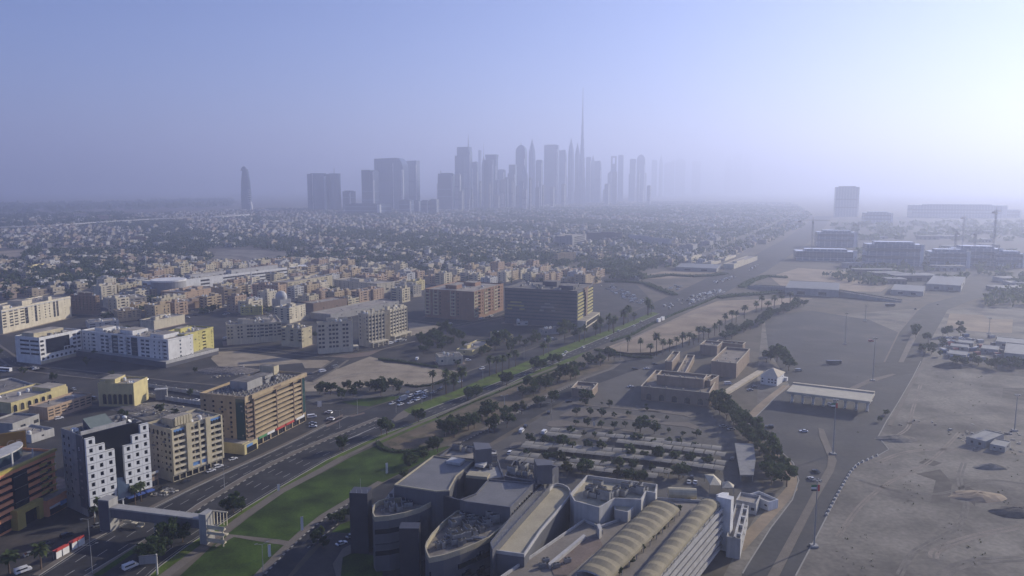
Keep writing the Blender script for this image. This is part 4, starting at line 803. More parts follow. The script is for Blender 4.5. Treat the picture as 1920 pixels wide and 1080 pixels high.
# cream block far edge
b = Bld('apartment_block', 'cream eight storey block with tall dark stair windows at the edge of town', 'apartment block', 'a1', (8, 468), 640, (-90, 440), (508, 366), M_PALECREAM, M_ROOF)
b.shell({'F': ['W', ('-', .4), 'W', 'W', ('-', .3), 'b', ('g', .8), ('-', .3), 's', ('g', .6), 'w', ('-', .3), 'w', 'w', ('-', .3), ('g', .6), ('-', .15), ('g', .6), '-', 's', '-'], 'L': '-ww-'}, 6, ground=4.4)
b.cornice(.5, .8, M_OFFWHITE, -1.5); b.hut(.36, .5, .2, .7, 4.2); b.hut(.7, .75, .1, .3, 4); b.hut(.1, .2, .2, .7, 3); b.clutter(16, 4, 4); b.finish()
SIMPLE = [
 ('apartment_block', 'mustard green flats with stacked corner balconies', 'a1', (1335, 645), 832, (1240, 610), (1541, 588), M_OLIVE, {'F': ['-', 'b', '-', 's', ('-', .3), 'b', '-', 's'], 'L': 'ww'}, 6, 3.5),
 ('apartment_block', 'dark brown block of flats standing in shade', 'a1', (690, 365), 505, (508, 355), (738, 362), M_BROWNTAN, {'L': 'wwwwwww', 'F': 'ww'}, 6, 4),
 ('apartment_block', 'tan flats with a rooftop row of stair houses', 'a1', (850, 478), 555, (742, 470), (1018, 462), M_TAN, {'L': 'wwww', 'F': 'WwWwW'}, 4, 3),
 ('apartment_block', 'cream flats with projecting column bays', 'a1', (1112, 545), 612, (1020, 535), (1335, 500), M_PALECREAM, {'L': 'www', 'F': 'b-b-b-b-b'}, 4, 3),
 ('apartment_block', 'low cream villa flats with terraced roofs behind the brown block', 'a1', (800, 395), 470, (742, 372), (1060, 372), M_PALECREAM, {'L': 'ww', 'F': 'wbwwbw'}, 3, 3),
 ('villa', 'white roofed low villa behind the white slab', 'a1', (640, 560), 610, (560, 545), (860, 540), M_OFFWHITE, {'L': 'ww', 'F': 'WwWw'}, 2, 1),
 ('apartment_block', 'peach flats with stepped blank walls', 'a1', (1335, 340), 420, (1165, 330), (1560, 300), M_PEACH, {'L': 'wwwww', 'F': 'w-ww-w'}, 4, 3),
 ('apartment_block', 'peach flats partly hidden behind the cream column flats', 'a1', (1300, 415), 470, (1110, 410), (1543, 385), M_PEACH, {'L': 'wwwww', 'F': 'w-ww-w'}, 3, 3),
 ('apartment_block', 'cream flats with a sunlit pale end and rooftop tanks', 'a2', (615, 268), 372, (582, 245), (935, 215), M_CREAM, {'L': 'ww', 'F': 'WwwwWwwwWw'}, 5, 3.5),
 ('apartment_block', 'wide cream flats in shade with a lit corner wing', 'a2', (1262, 278), 355, (945, 245), (1362, 258), M_PALECREAM, {'L': 'wwwwwwwwww', 'F': 'www'}, 4, 3),
 ('apartment_block', 'reddish grey flats beside the lattice mast', 'a2', (545, 290), 395, (355, 280), (590, 278), M_PEACH, {'L': 'wwwwwww', 'F': 'ww'}, 5, 3),
 ('apartment_block', 'brown flats with white balconies at the mast foot', 'a2', (155, 320), 425, (60, 300), (275, 310), M_TAN, {'L': 'www', 'F': 'b-b-'}, 4, 3),
 ('apartment_block', 'wide corner block of grey beige flats with chamfered shaded face', 'a2', (410, 560), 706, (172, 575), (552, 530), M_PALECREAM, {'L': 'ww-ww-bbww', 'F': 'wbWwbW'}, 4, 4.5),
 ('apartment_block', 'sunlit end wing of the chamfered corner flats', 'a2', (412, 562), 705, (380, 512), (552, 532), M_PALECREAM, {'L': '--', 'F': 'bWbwb'}, 4, 4.5),
 ('apartment_block', 'mustard yellow terraced house with rooftop tower', 'a2', (272, 445), 508, (160, 452), (430, 440), M_OLIVE, {'L': 'www', 'F': 'wbwbw'}, 3, 2),
 ('apartment_block', 'white and cream flats with dark loggias near the dome', 'a2', (625, 452), 566, (500, 450), (742, 422), M_PALECREAM, {'L': 'W-W-W', 'F': 'b-w-ww'}, 5, 3),
 ('apartment_block', 'yellow ended flats with a slanting shadow on the gable', 'a2', (715, 603), 742, (566, 592), (836, 585), M_CREAM, {'L': 'b-b-b', 'F': 'w---s'}, 4, 4),
 ('apartment_block', 'curved corner wing of cream framed flats', 'a2', (1080, 545), 770, (832, 560), (1130, 532), M_PALECREAM, {'L': 'WW-WWW-WW-', 'F': 'WW'}, 6, 4),
 ('apartment_block', 'middle wing of cream framed flats with white portal', 'a2', (1197, 500), 738, (1118, 490), (1315, 480), M_PALECREAM, {'L': 'w-w', 'F': 'WWWWW'}, 7, 5),
 ('apartment_block', 'tall end wing of cream framed flats by the garden', 'a2', (1352, 470), 690, (1296, 460), (1476, 440), M_PALECREAM, {'L': 'w-', 'F': 'WWWWWW'}, 7, 5),
 ('warehouse', 'long low flat roofed warehouse behind the framed flats', 'a2', (925, 500), 545, (750, 490), (1420, 400), M_CONC, {'F': '-w-w-w-w-w'}, 1, 2),
 ('warehouse', 'low brown roofed hall by the street corner', 'a2', (800, 420), 490, (745, 405), (1040, 380), M_BROWNTAN, {'F': '-w-w-'}, 1, 2),
 ('apartment_block', 'pale flats with flat roofs behind the brick red block', 'a3', (135, 292), 376, (0, 275), (218, 288), M_PALECREAM, {'L': 'wwwwww', 'F': 'www'}, 4, 3),
 ('apartment_block', 'brick red apartment block with cream bay strips', 'a3', (572, 335), 545, (170, 325), (786, 275), M_BRICKRED, {'L': ['w', '-', 'w', 'w', '-', '-', 'w', 'w', '-', '-', '-'], 'F': ['w', 'b', 'w', 'w', 'b', 'w', 'w', 'b', 'w']}, 7, 3.5),
 ('apartment_block', 'grey beige flats with regular window bays behind the brick red block', 'a3', (690, 200), 262, (565, 212), (806, 178), M_PEACH, {'L': 'wwwww', 'F': 'wwwwww'}, 4, 3),
 ('villa', 'cream villa with crenellated parapet by the sand lot', 'a3', (322, 808), 868, (345, 775), (494, 798), M_PALECREAM, {'F': 'w-ww', 'L': 'w'}, 1, 1.5),
 ('villa', 'long yellow villa wing under garden trees', 'a3', (560, 760), 800, (500, 725), (705, 690), M_YELLOW, {'F': 'wwwwww', 'L': 'w'}, 1, 1.2),
 ('villa', 'yellow stepped villa behind a dark garden tree', 'a3', (760, 655), 700, (690, 625), (845, 640), M_YELLOW, {'F': 'w-w', 'L': 'w'}, 2, 1),
 ('villa', 'flat grey villa with overhanging white roof', 'a3', (1075, 610), 650, (1010, 600), (1195, 600), M_GREY, {'F': 'w-w', 'L': 'w'}, 1, 1),
 ('villa', 'small pale pavilion at the foot of the dark glass office', 'a3', (885, 550), 580, (880, 535), (965, 548), M_OFFWHITE, {'F': 'W-W'}, 1, .6),
]
for nm, lab, v, A, yb, L, Rr, wm, faces, fl, gr in SIMPLE:
    b = Bld(nm, lab, {'apartment_block': 'apartment block'}.get(nm, nm), v, A, yb, L, Rr, wm)
    if 'R' not in faces and nm == 'apartment_block': faces = dict(faces, R='www', B='wwww')
    sub = 'W' in str(faces.get('F')) and 'framed' in lab
    b.shell(faces, fl, ground=min(gr, b.h*.4), par=.9) if False else b.shell(faces, fl, ground=min(gr, b.h*.4), top=.3)
    r = b.rng
    if nm == 'warehouse':
        b.clutter(6, 0, 1); b.finish(); continue
    nh = 1 if nm == 'villa' else 3
    for i in range(nh):
        x = r.uniform(.05, .75); y = r.uniform(.1, .6); b.hut(x, x+r.uniform(.12, .22), y, y+r.uniform(.15, .3), r.uniform(2.4, 4))
    b.clutter(5 if nm == 'villa' else 16, 3, 4 if nm != 'villa' else 1)
    if nm == 'apartment_block':
        for f in 'FL':
            ln = b.face(f)[3]
            for k in range(1, fl):
                b.band(f, b.ground+k*b.fh-.12, b.ground+k*b.fh+.14, .14, wm)
        b.cornice(.35, .5, wm)
    if 'framed' in lab:
        for i in range(5): b.band('F', b.h-.2, b.h+1.2+1.0*(i % 2), .4, M_PALECREAM, i/5, i/5+.12, 'parapet_fin')
        ln = b.W; np_ = len(faces['F'])
        for i in range(np_+1): b.box('pier', max(0, ln*i/np_-.3), min(ln, ln*i/np_+.3), -.5, -.02, .2, b.h-.4, M_PALECREAM)
        b.box('entrance_porch', 0, b.W*1.0, -5, -.52, 3.6, 4.6, M_PALECREAM)
        for i in range(4): b.box('porch_column', b.W*(.02+.31*i), b.W*(.02+.31*i)+.8, -4.9, -4.1, 0, 3.59, M_PALECREAM)
    if 'brick red' in lab and 'cream bay' in lab:
        for f, xs in (('F', (0, .33, .66)), ('L', (.0, .17, .52))):
            o, u, n, ln = b.face(f)
            for x0 in xs:
                b.band(f, 3.4, b.h-.6, .55, M_CREAM, x0+.005, x0+.02, 'bay_strip'); b.band(f, 3.4, b.h-.6, .55, M_CREAM, x0+.10, x0+.115, 'bay_strip')
                for k in range(fl): b.band(f, b.ground+k*b.fh-.3, b.ground+k*b.fh+.8, .5, M_CREAM, x0+.021, x0+.099, 'balcony')
    b.finish()
# dark glass office with the yellow trims
M_YTRIM_REFLECTION = mat('yellow_trim_and_reflection_panel', (0.40, 0.35, 0.14), rough=.5)
b = Bld('office_block', 'dark mirrored office with flared yellow trims down its corner face', 'office block', 'a3', (1320, 330), 596, (795, 305), (1502, 278), M_DARKGREY, M_ROOFDARK)
W, D, h = b.W, b.D, b.h
b.shell({'F': [('r', 1)], 'L': [('r', 1)]}, 9, ground=4, g=M_BLUEGLASS)
for k in range(9):
    z = 4+k*b.fh; i = 8-k
    a0 = .05+.30*(1 if k > 5 else .55+.08*k); b.box('yellow_trim_and_reflection', W*.02, W*(.40-.02*abs(k-4)), -.5, -.02, z-.3, z+1.6, M_YTRIM_REFLECTION); b.box('yellow_trim_and_reflection', W*.6, W*.98, -.5, -.02, z-.3, z+1.6, M_YTRIM_REFLECTION)
mb = MB(); mb.prism([(W*.47, -1.5), (W*.56, -1.5), (W*.56, -.03), (W*.47, -.03)], 3, h, M_BROWNTAN); mb.build('corner_shaft', b.root)
mb = MB(); mb.face([(W*.38, -1.0, h-.2), (W*.47, -1.51, h-9), (W*.56, -1.51, h-9), (W*.66, -1.0, h-.2)], M_BROWNTAN); mb.face([(W*.38, -1.0, h-.2), (W*.66, -1.0, h-.2), (W*.66, -.03, h-.2), (W*.38, -.03, h-.2)], M_BROWNTAN); mb.build('flared_head', b.root)
for (yc, ro, ri) in ((.84, 9.5, 4.0), (.40, 8.0, 3.6)):      # reflected arches on the mirrored side, drawn as solid pale bands
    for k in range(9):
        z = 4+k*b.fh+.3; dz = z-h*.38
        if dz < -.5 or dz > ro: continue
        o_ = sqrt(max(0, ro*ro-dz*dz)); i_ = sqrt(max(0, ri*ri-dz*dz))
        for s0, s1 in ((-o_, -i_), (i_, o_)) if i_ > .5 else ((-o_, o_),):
            if s1-s0 > .8: b.box('yellow_trim_and_reflection', -.3, -.02, D*yc+s0, D*yc+s1, z, z+1.5, M_YTRIM_REFLECTION if yc > .5 else M_GREY)
b.box('forecourt_wing', 0, W*.9, -9, -.6, 0, 7, M_PALECREAM, top=M_ROOF); b.box('window', W*.05, W*.85, -9.06, -9.01, 1.5, 5.5, M_DARKGLASS)
b.hut(.2, .5, .1, .3, 4, M_DARKGREY); b.hut(.5, .7, .4, .6, 5, M_DARKGREY); b.clutter(30, 0, 2, 2); b.finish()
# mosque with dome
b = Bld('mosque', 'pale mosque with a big grey dome and low hall', 'mosque', 'a2', (560, 395), 470, (500, 385), (640, 385), M_OFFWHITE); b.shell({'F': 'w-w-w', 'L': 'w-w'}, 1, ground=3)
mb = MB(); c = (b.W*.45, b.D*.45); zr = b.h-.6; rad = 6.2; n_ = 20
mb.disc(c, rad, rad, zr, zr+3, M_OFFWHITE, n_); mb.rings([[(c[0]+rad*cos(t)*cos(2*pi*j/n_), c[1]+rad*cos(t)*sin(2*pi*j/n_), zr+3+rad*1.05*sin(t)) for j in range(n_)] for t in [pi/2*k/8*.98 for k in range(9)]], mat('dome_tile', (.42, .42, .42), rough=.6)); mb.build('dome', b.root, smooth=False); b.finish()
# long white shopping hall with drum
b = Bld('shopping_centre', 'long white low shopping centre with stepped roof decks', 'shopping centre', 'a1', (1155, 268), 375, (1022, 255), (2075, 160), M_WHITE, M_ROOF, keep='R')
b.D = min(b.D, 70)
b.shell({'L': 'W-W', 'F': ['W', '-', '-', 'W', '-', 'r', 'r', 'r', 'r', 'r', 'r']}, 3, ground=3)
b.hut(.25, .5, .3, .6, 4, M_OFFWHITE); b.hut(.55, .95, .2, .5, 5, M_OFFWHITE); b.clutter(40, 3, 0, 2); b.finish()
mb = MB(); c = P('a1', 1225, 375); mb.disc(c, 20, 20, 0, 22, M_GREY, 32, M_OFFWHITE); mb.disc(c, 20.6, 20.6, 20.5, 22.4, M_WHITE, 32); mb.thing('rotunda', 'round grey drum of the white shopping centre', 'rotunda')
mb = MB(); c = P('a2', 690, 190); mb.disc(c, 22, 22, 0, 9, M_GREY, 28, M_WHITE); mb.thing('rotunda', 'low round hall with pale flat roof beyond the warehouse', 'rotunda')
# lattice masts
def mast(label, v, x, yt, yb, col=M_RED, name='lattice_mast'):
    g = P(v, x, yb); hh = height_at(v, x, yt, yb); mb = MB(); w0, w1 = max(.9, hh*.022), .35; n_ = max(4, int(hh/5))
    for sx, sy in ((1, 1), (1, -1), (-1, -1), (-1, 1)): mb.tube((sx*w0, sy*w0, 0), (sx*w1, sy*w1, hh), .16, .1, M_POLE, 4)
    for k in range(n_):
        a = k/n_; q = (k+1)/n_; ra = w0+(w1-w0)*a; rb = w0+(w1-w0)*q; m_ = col if k % 2 else M_TANK
        for sx, sy, tx, ty in ((1, 1, 1, -1), (1, -1, -1, -1), (-1, -1, -1, 1), (-1, 1, 1, 1)): mb.tube((sx*ra, sy*ra, hh*a), (tx*rb, ty*rb, hh*q), .1, .1, m_, 4)
    for k in range(3): mb.box(-1.0, 1.0, -.4, .4, hh*(.7+.1*k), hh*(.7+.1*k)+1.6, M_TANK)
    mb.tube((0, 0, hh), (0, 0, hh*1.06), .08, .05, M_POLE, 4); return mb.thing(name, label, 'mast', loc=g)
mast('red and white lattice mast rising from the flats beside the dome', 'a2', 358, 195, 410)
mast('thin pale mast standing among the garden flats', 'a2', 955, 150, 240, M_TANK)
mast('thin mast beside the white shopping hall', 'a1', 1058, 70, 200, M_TANK)
# ------------------------------------------------------------------ the packed streets between the larger blocks
def inpoly(x, y, poly):
    r = False; n = len(poly)
    for i in range(n):
        x0, y0 = poly[i]; x1, y1 = poly[(i+1) % n]
        if (y0 > y) != (y1 > y) and x < (x1-x0)*(y-y0)/(y1-y0)+x0: r = not r
    return r
def clear(p, r):
    for c, u, hw, hd in FOOT:
        q = Vector((p[0]-c.x, p[1]-c.y))
        if abs(q.dot(u.xy)) < hw+r and abs(-q.x*u.y+q.y*u.x) < hd+r: return False
    return True
rb = random.Random(77)
FILL = [(None, [(185, 615), (195, 545), (300, 505), (620, 492), (640, 500), (800, 520), (940, 505), (1130, 515), (1130, 540), (1000, 535), (790, 535), (770, 560), (720, 575), (560, 575), (500, 600), (440, 600), (400, 590), (340, 600), (290, 610)])]
KEEP = [[P(v, *p).xy for p in q] for v, q in (('a2', [(60, 745), (60, 900), (1000, 900), (1340, 740), (1320, 700), (800, 770), (560, 700), (180, 720)]), ('a3', [(60, 660), (60, 540), (400, 550), (420, 600)]))]
fa = P('a2', 1352, 470, 20); fb_ = P('a2', 1476, 440, 20); fang = atan2(fb_.y-fa.y, fb_.x-fa.x); fu = Vector((cos(fang), sin(fang), 0)); fv = Vector((-sin(fang), cos(fang), 0))
FM = ((M_CREAM, 'cream'), (M_PALECREAM, 'pale cream'), (M_PEACH, 'brown peach'), (M_OFFWHITE, 'off white'), (M_TAN, 'tan'), (M_YELLOW, 'yellow'))
nf = 0
for v, poly in FILL:
    W_ = [P(v, *p).xy for p in poly]
    for i in range(-40, 40):
        for j in range(-40, 60):
            if i % 4 == 0 or j % 3 == 0: continue
            c = fa + fu*(i*23) + fv*(j*20); wd, dp, ht = rb.uniform(15, 22), rb.uniform(12, 18), rb.choice((8, 11, 11, 14, 14, 17)); fl = int((ht-1)/3)
            if not inpoly(c.x, c.y, W_) or any(inpoly(c.x, c.y, k) for k in KEEP) or not clear(c, 11): continue
            m, mn = rb.choice(FM[:5] if rb.random() < .9 else FM); A = c - fu*wd/2 - fv*dp/2; A.z = 0; nf += 1
            b = Bld('apartment_block', mn + ' walk up block packed into the dense streets beyond the framed flats', 'apartment block', 'w', A, 0, A + fv*dp, A + fu*wd, m, group=mn + ' walk up blocks of the dense streets', h=ht+rb.uniform(-.8, .8))
            k = rb.choice(('wbw', 'w-ww', 'bwb', 'wwww')); b.shell({'F': k, 'L': rb.choice(('ww', 'w-w', 'bw'))}, fl, ground=1.2, top=.2)
            for q in range(2): x, y = rb.uniform(.05, .7), rb.uniform(.1, .6); b.hut(x, x+rb.uniform(.15, .28), y, y+rb.uniform(.2, .35), rb.uniform(2.2, 3.6))
            b.clutter(5, 2, 2); b.finish()
    xs = [p.x for p in W_]; ys = [p.y for p in W_]
    for i in range(900):
        p = Vector((rb.uniform(min(xs), max(xs)), rb.uniform(min(ys), max(ys)), 0))
        if not inpoly(p.x, p.y, W_) or not clear(p, 2.5): continue
        if rb.random() < .38: FTREE.append(p)
        else: FCAR.append(p)

# pavements and walled yards round the blocks, the street in front of the white slab
for i, (c, u, hw, hd) in enumerate(FOOT):
    if c.y < 430 or c.x > 330 or (c.x > -100 and c.y < 520): continue
    v_ = Vector((-u.y, u.x, 0)); e_ = rb.uniform(1.8, 4.0); q = [c + u*(sx*(hw+e_)) + v_*(sy*(hd+e_)) for sx, sy in ((-1, -1), (1, -1), (1, 1), (-1, 1))]
    sheet('pavement', None, q, .035+.0016*i, rb.choice((G_PATH, G_PINK, G_LOT, G_GREYSAND, G_CARPARK)))
for v, pts, wd in (('a1', [(-100, 905), (300, 900), (800, 955), (1200, 1005), (1543, 1035)], 13), ('a2', [(0, 770), (300, 745), (620, 775), (860, 800), (1250, 750), (1500, 690)], 9), ('a3', [(60, 540), (420, 590), (760, 520), (860, 480)], 8), ('a1', [(-100, 700), (120, 860), (300, 905)], 9), ('a2', [(740, 985), (900, 900), (1000, 830)], 9)):
    ribbon('road', v, pts, wd, .21, G_ROAD); ribbon('pavement', v, pts, 2.0, .26, G_PATH, off=wd/2+1.0, raised=True); ribbon('pavement', v, pts, 2.0, .26, G_PATH, off=-wd/2-1.0, raised=True); ribbon('lane_marking', v, pts, .25, .23, G_LINE, dense=3.0, dash=(3, 1))
# ------------------------------------------------------------------ ship shaped shopping mall and its parking block
M_MALLWALL = mat('mall_grey_panel', (0.125, 0.125, 0.135), rough=.5, var=.06, streak=.08); M_MALLROOF = mat('mall_roof_sheet', (0.17, 0.165, 0.16), rough=.6, var=.15, scale=.12, fine=.1)
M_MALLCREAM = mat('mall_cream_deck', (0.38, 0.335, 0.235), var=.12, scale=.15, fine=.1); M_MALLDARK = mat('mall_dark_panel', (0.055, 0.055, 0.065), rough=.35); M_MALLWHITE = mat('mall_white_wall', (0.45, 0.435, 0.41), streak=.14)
def root_at(name, label, cat, c): return empty(name, (c.x, c.y, 0), 0, label, cat)
def poly_part(root, name, v, pts, zt, z0, z1, m, top=None, par=0, pm=None, th=.45):
    """a part of a building from a roof outline measured at height zt"""
    q = [(p if isinstance(p, Vector) else P(v, *p, zt)) for p in pts]; a = sum(q[i].x*q[(i+1) % len(q)].y - q[(i+1) % len(q)].x*q[i].y for i in range(len(q)))
    if a < 0: q = q[::-1]
    mb = MB(); mb.prism([p.xy for p in q], z0, z1-par, m, top)
    if par:
        n_ = len(q); pm = pm or m; inn = []
        for i in range(n_):
            d0 = (q[i]-q[i-1]).xy.normalized(); d1 = (q[(i+1) % n_]-q[i]).xy.normalized(); n0 = Vector((-d0.y, d0.x)); n1 = Vector((-d1.y, d1.x)); b_ = (n0+n1); b_ = b_.normalized()*th/max(.35, b_.normalized().dot(n1)) if b_.length > .01 else n1*th
            inn.append(q[i].xy + b_)
        for i in range(n_):
            j = (i+1) % n_; A_, B_, c_, d_ = q[i].xy, q[j].xy, inn[j], inn[i]
            mb.face([(*A_, z1-par), (*B_, z1-par), (*B_, z1), (*A_, z1)], pm); mb.face([(*A_, z1), (*B_, z1), (*c_, z1), (*d_, z1)], pm); mb.face([(*c_, z1-par+.01), (*d_, z1-par+.01), (*d_, z1), (*c_, z1)], pm)
    o = mb.build(name, root, (-root.location.x, -root.location.y, 0)); return o
def rel(root, p, z): return (p.x-root.location.x, p.y-root.location.y, z)
mall = root_at('shopping_mall', 'grey shopping mall with two ship prow shaped plant decks and a cream ramp', 'shopping mall', P('z3', 700, 500, 25))
MV = 'z3'
poly_part(mall, 'body', MV, [(355, 462), (620, 265), (895, 300), (815, 372), (778, 402), (735, 480), (730, 500), (640, 506)], 25, 0, 25, M_MALLWALL, M_MALLROOF, .5, M_MALLCREAM)
poly_part(mall, 'body', MV, [(905, 522), (992, 424), (1300, 452), (1140, 615), (835, 575), (800, 562)], 25, 0, 25, M_MALLWALL, M_MALLROOF, .5)
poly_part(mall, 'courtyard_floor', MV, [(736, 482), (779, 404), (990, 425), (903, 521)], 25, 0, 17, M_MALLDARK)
poly_part(mall, 'link_block', MV, [(816, 374), (897, 302), (1058, 292), (1098, 412), (992, 423)], 24, 0, 24, M_MALLWALL, M_CONC, .8)
poly_part(mall, 'cream_roof', MV, [(840, 402), (865, 372), (1005, 386), (985, 416)], 25, 24.1, 25.2, M_MALLCREAM)
poly_part(mall, 'rear_block', MV, [(664, 274), (762, 205), (1050, 240), (1008, 322), (898, 299)], 24, 0, 24.5, M_MALLWALL, M_ROOF, 1.2)
poly_part(mall, 'lift_tower', MV, [(890, 208), (998, 214), (1015, 250), (905, 262)], 29, 23, 31, M_MALLWALL)
poly_part(mall, 'plant_yard', MV, [(1100, 412), (1165, 306), (1462, 345), (1302, 450), (1180, 428)], 24, 0, 24.5, M_MALLWALL, M_ROOFDARK, 1.6, M_MALLWALL)
poly_part(mall, 'lift_tower', MV, [(1300, 312), (1418, 322), (1425, 355), (1320, 360)], 29, 23, 30.5, M_MALLWALL)
for pts in ([(705, 315), (745, 285), (835, 300), (800, 330)], [(900, 335), (1010, 250), (1045, 255), (960, 345)]): poly_part(mall, 'skylight', MV, pts, 25, 24.6, 25.6, M_OFFWHITE)
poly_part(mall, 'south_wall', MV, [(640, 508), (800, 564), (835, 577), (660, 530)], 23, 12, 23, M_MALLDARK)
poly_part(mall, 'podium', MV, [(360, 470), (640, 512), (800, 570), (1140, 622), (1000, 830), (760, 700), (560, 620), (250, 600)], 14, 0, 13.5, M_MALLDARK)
h1 = poly_part(mall, 'prow_deck', MV, [(224, 690), (210, 662), (209, 635), (222, 602), (250, 580), (300, 566), (420, 556), (560, 548), (636, 568), (590, 600), (530, 630), (430, 660), (320, 682)], 20, 0, 20.5, M_MALLWALL, M_ROOFDARK, 1.8, M_MALLCREAM)
h2 = poly_part(mall, 'prow_deck', MV, [(592, 967), (572, 925), (565, 890), (572, 860), (610, 800), (690, 715), (780, 648), (860, 640), (1000, 640), (1140, 655), (1140, 705), (1075, 765), (1000, 826), (900, 872), (800, 912), (690, 948)], 20, 0, 20.5, M_MALLWALL, M_ROOFDARK, 1.8, M_MALLCREAM)
g = P(MV, 130, 500, 23.5); mb = MB(); mb.cbox(g, (1, -.1, 0), (.1, 1, 0), 3.4, 3.0, 0, 23.5, M_MALLDARK); mb.tube(g + Vector((0, 0, 0)), (g.x, g.y, 28), .08, .05, M_POLE, 4)
for k in range(4): mb.tube((g.x-3+k*2, g.y-2.8, 23.5), (g.x-3+k*2, g.y-2.8, 24.8), .06, .06, M_OFFWHITE, 4)
mb.build('entrance_pylon', mall, (-mall.location.x, -mall.location.y, 0))
g = P(MV, 462, 738, 19.5); mb = MB(); mb.cbox(g, (1, 0, 0), (0, 1, 0), 3.4, 2.4, 0, 19.5, M_MALLDARK); mb.build('entrance_pylon', mall, (-mall.location.x, -mall.location.y, 0))
for k, (x, y, zt) in enumerate(((430, 830, 14), (490, 835, 12), (190, 610, 15))): g = P(MV, x, y, zt); mb = MB(); mb.cbox(g, (1, 0, 0), (0, 1, 0), 1.6, 1.4, 0, zt, M_MALLWHITE); mb.build('pier', mall, (-mall.location.x, -mall.location.y, 0))
rp = [(1018, 912), (1235, 942), (1290, 862), (1345, 780), (1420, 690), (1500, 600), (1545, 542), (1550, 515), (1535, 488), (1500, 468), (1455, 460), (1425, 470), (1380, 520), (1200, 722)]
poly_part(mall, 'ramp', MV, rp, 20, 0, 20.5, M_MALLWALL, M_MALLCREAM, 1.1, M_MALLWHITE)
poly_part(mall, 'gallery_wall', MV, [(1004, 852), (1020, 905), (1200, 700), (1402, 478), (1442, 385), (1466, 346), (1440, 350), (1400, 415), (1140, 680)], 22, 0, 22, M_MALLWALL, M_MALLROOF, .5)
for i in range(9):
    t = i/8; a = P(MV, 1162, 604, 22.5).lerp(P(MV, 1296, 470, 22.5), .06+.88*t); mb = MB(); d = (P(MV, 1300, 452, 25)-P(MV, 1140, 615, 25)).normalized(); mb.cbox((0, 0, 0), d, (-d.y, d.x, 0), .55, .35, 0, 1.5, M_BLACKGLASS); mb.build('window', mall, rel(mall, P(MV, 1140, 615, 25).lerp(P(MV, 1300, 452, 25), .08+.1*i), 21.0))
for x, y in ((928, 965), (950, 955), (928, 1045), (950, 1035), (820, 1030), (848, 1020)):
    mb = MB(); d = (P(MV, 1000, 826, 20)-P(MV, 800, 912, 20)).normalized(); mb.cbox((0, 0, 0), d, (-d.y, d.x, 0), .8, .5, 0, 1.9, M_BLACKGLASS)
    # set in the prow wall below the deck edge
    q = P(MV, 900, 872, 20) + d*((x-900)/3.6*.21) - Vector((-d.y, d.x, 0))*.1; mb.build('window', mall, rel(mall, q, 20 - (y-880)/3.6*.235))
rg = random.Random(3)
def plant(root, v, quad, z, n, big=True):
    c = [P(v, *p, z) for p in quad]
    A_ = (c[1]-c[0]).length; B_ = (c[3]-c[0]).length; nx = max(2, round(sqrt(n*A_/B_))); ny = max(2, round(n/nx)); ax = atan2((c[1]-c[0]).y, (c[1]-c[0]).x)
    for i in range(nx):
        for k in range(ny):
            if rg.random() < .12: continue
            s_, t = (i+.5+rg.uniform(-.12, .12))/nx, (k+.5+rg.uniform(-.12, .12))/ny; p = c[0].lerp(c[1], s_).lerp(c[3].lerp(c[2], s_), t)
            o = link('air_conditioner', ac_mesh(rg.choice((2, 2, 1, 1, 0))), root, rel(root, p, z), ax + rg.choice((0, pi/2))); s__ = rg.uniform(.8, 1.15); o.scale = (s__, s__, s__*rg.uniform(.9, 1.7))
plant(mall, MV, [(245, 655), (400, 640), (560, 585), (300, 580)], 18.72, 14); plant(mall, MV, [(625, 905), (800, 870), (1095, 705), (790, 680)], 18.72, 60)
plant(mall, MV, [(1130, 400), (1290, 430), (1400, 350), (1180, 325)], 22.92, 16); plant(mall, MV, [(760, 235), (870, 250), (900, 235), (790, 215)], 23.32, 9); plant(mall, MV, [(890, 320), (1040, 310), (1060, 370), (960, 350)], 23.22, 8)
for k in range(9):      # ducts and pipes between the plant
    a_, b2 = P(MV, 640+rg.uniform(0, 380), 700+rg.uniform(0, 140), 19.6), P(MV, 700+rg.uniform(0, 380), 690+rg.uniform(0, 150), 19.6); mb = MB(); mb.tube((0, 0, 0), (b2-a_), .35, .35, M_METAL, 6)
    if (b2-a_).length < 16: mb.build('duct', mall, rel(mall, a_, 19.4))
for (p0, p1, z_, n_) in (((360, 462), (620, 270), 24.55, 9), ((905, 522), (992, 430), 24.55, 6)):      # seams of the sheet roofs
    pass
for k in range(14):
    q0 = P(MV, 1022, 905, 22).lerp(P(MV, 1402, 480, 22), k/13); mb = MB(); mb.box(-.07, .07, -.07, .07, 0, 1.3, M_OFFWHITE); mb.build('railing_post', mall, rel(mall, q0, 22))
for z_ in (6.0, 10.0, 14.0):      # dark window bands and a thin dark band along the prow
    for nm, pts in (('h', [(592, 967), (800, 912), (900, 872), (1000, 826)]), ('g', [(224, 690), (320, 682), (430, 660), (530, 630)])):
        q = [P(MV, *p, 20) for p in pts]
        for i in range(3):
            d_ = (q[i+1]-q[i]).normalized(); n2 = Vector((d_.y, -d_.x, 0)); mb = MB(); mb.cbox(rel(mall, (q[i]+q[i+1])/2 + n2*.03, 0), d_, n2, (q[i+1]-q[i]).length/2, .05, z_, z_+(1.7 if z_ != 10 else .5), M_BLACKGLASS if z_ != 10 else M_MALLDARK); mb.build('window_band', mall)
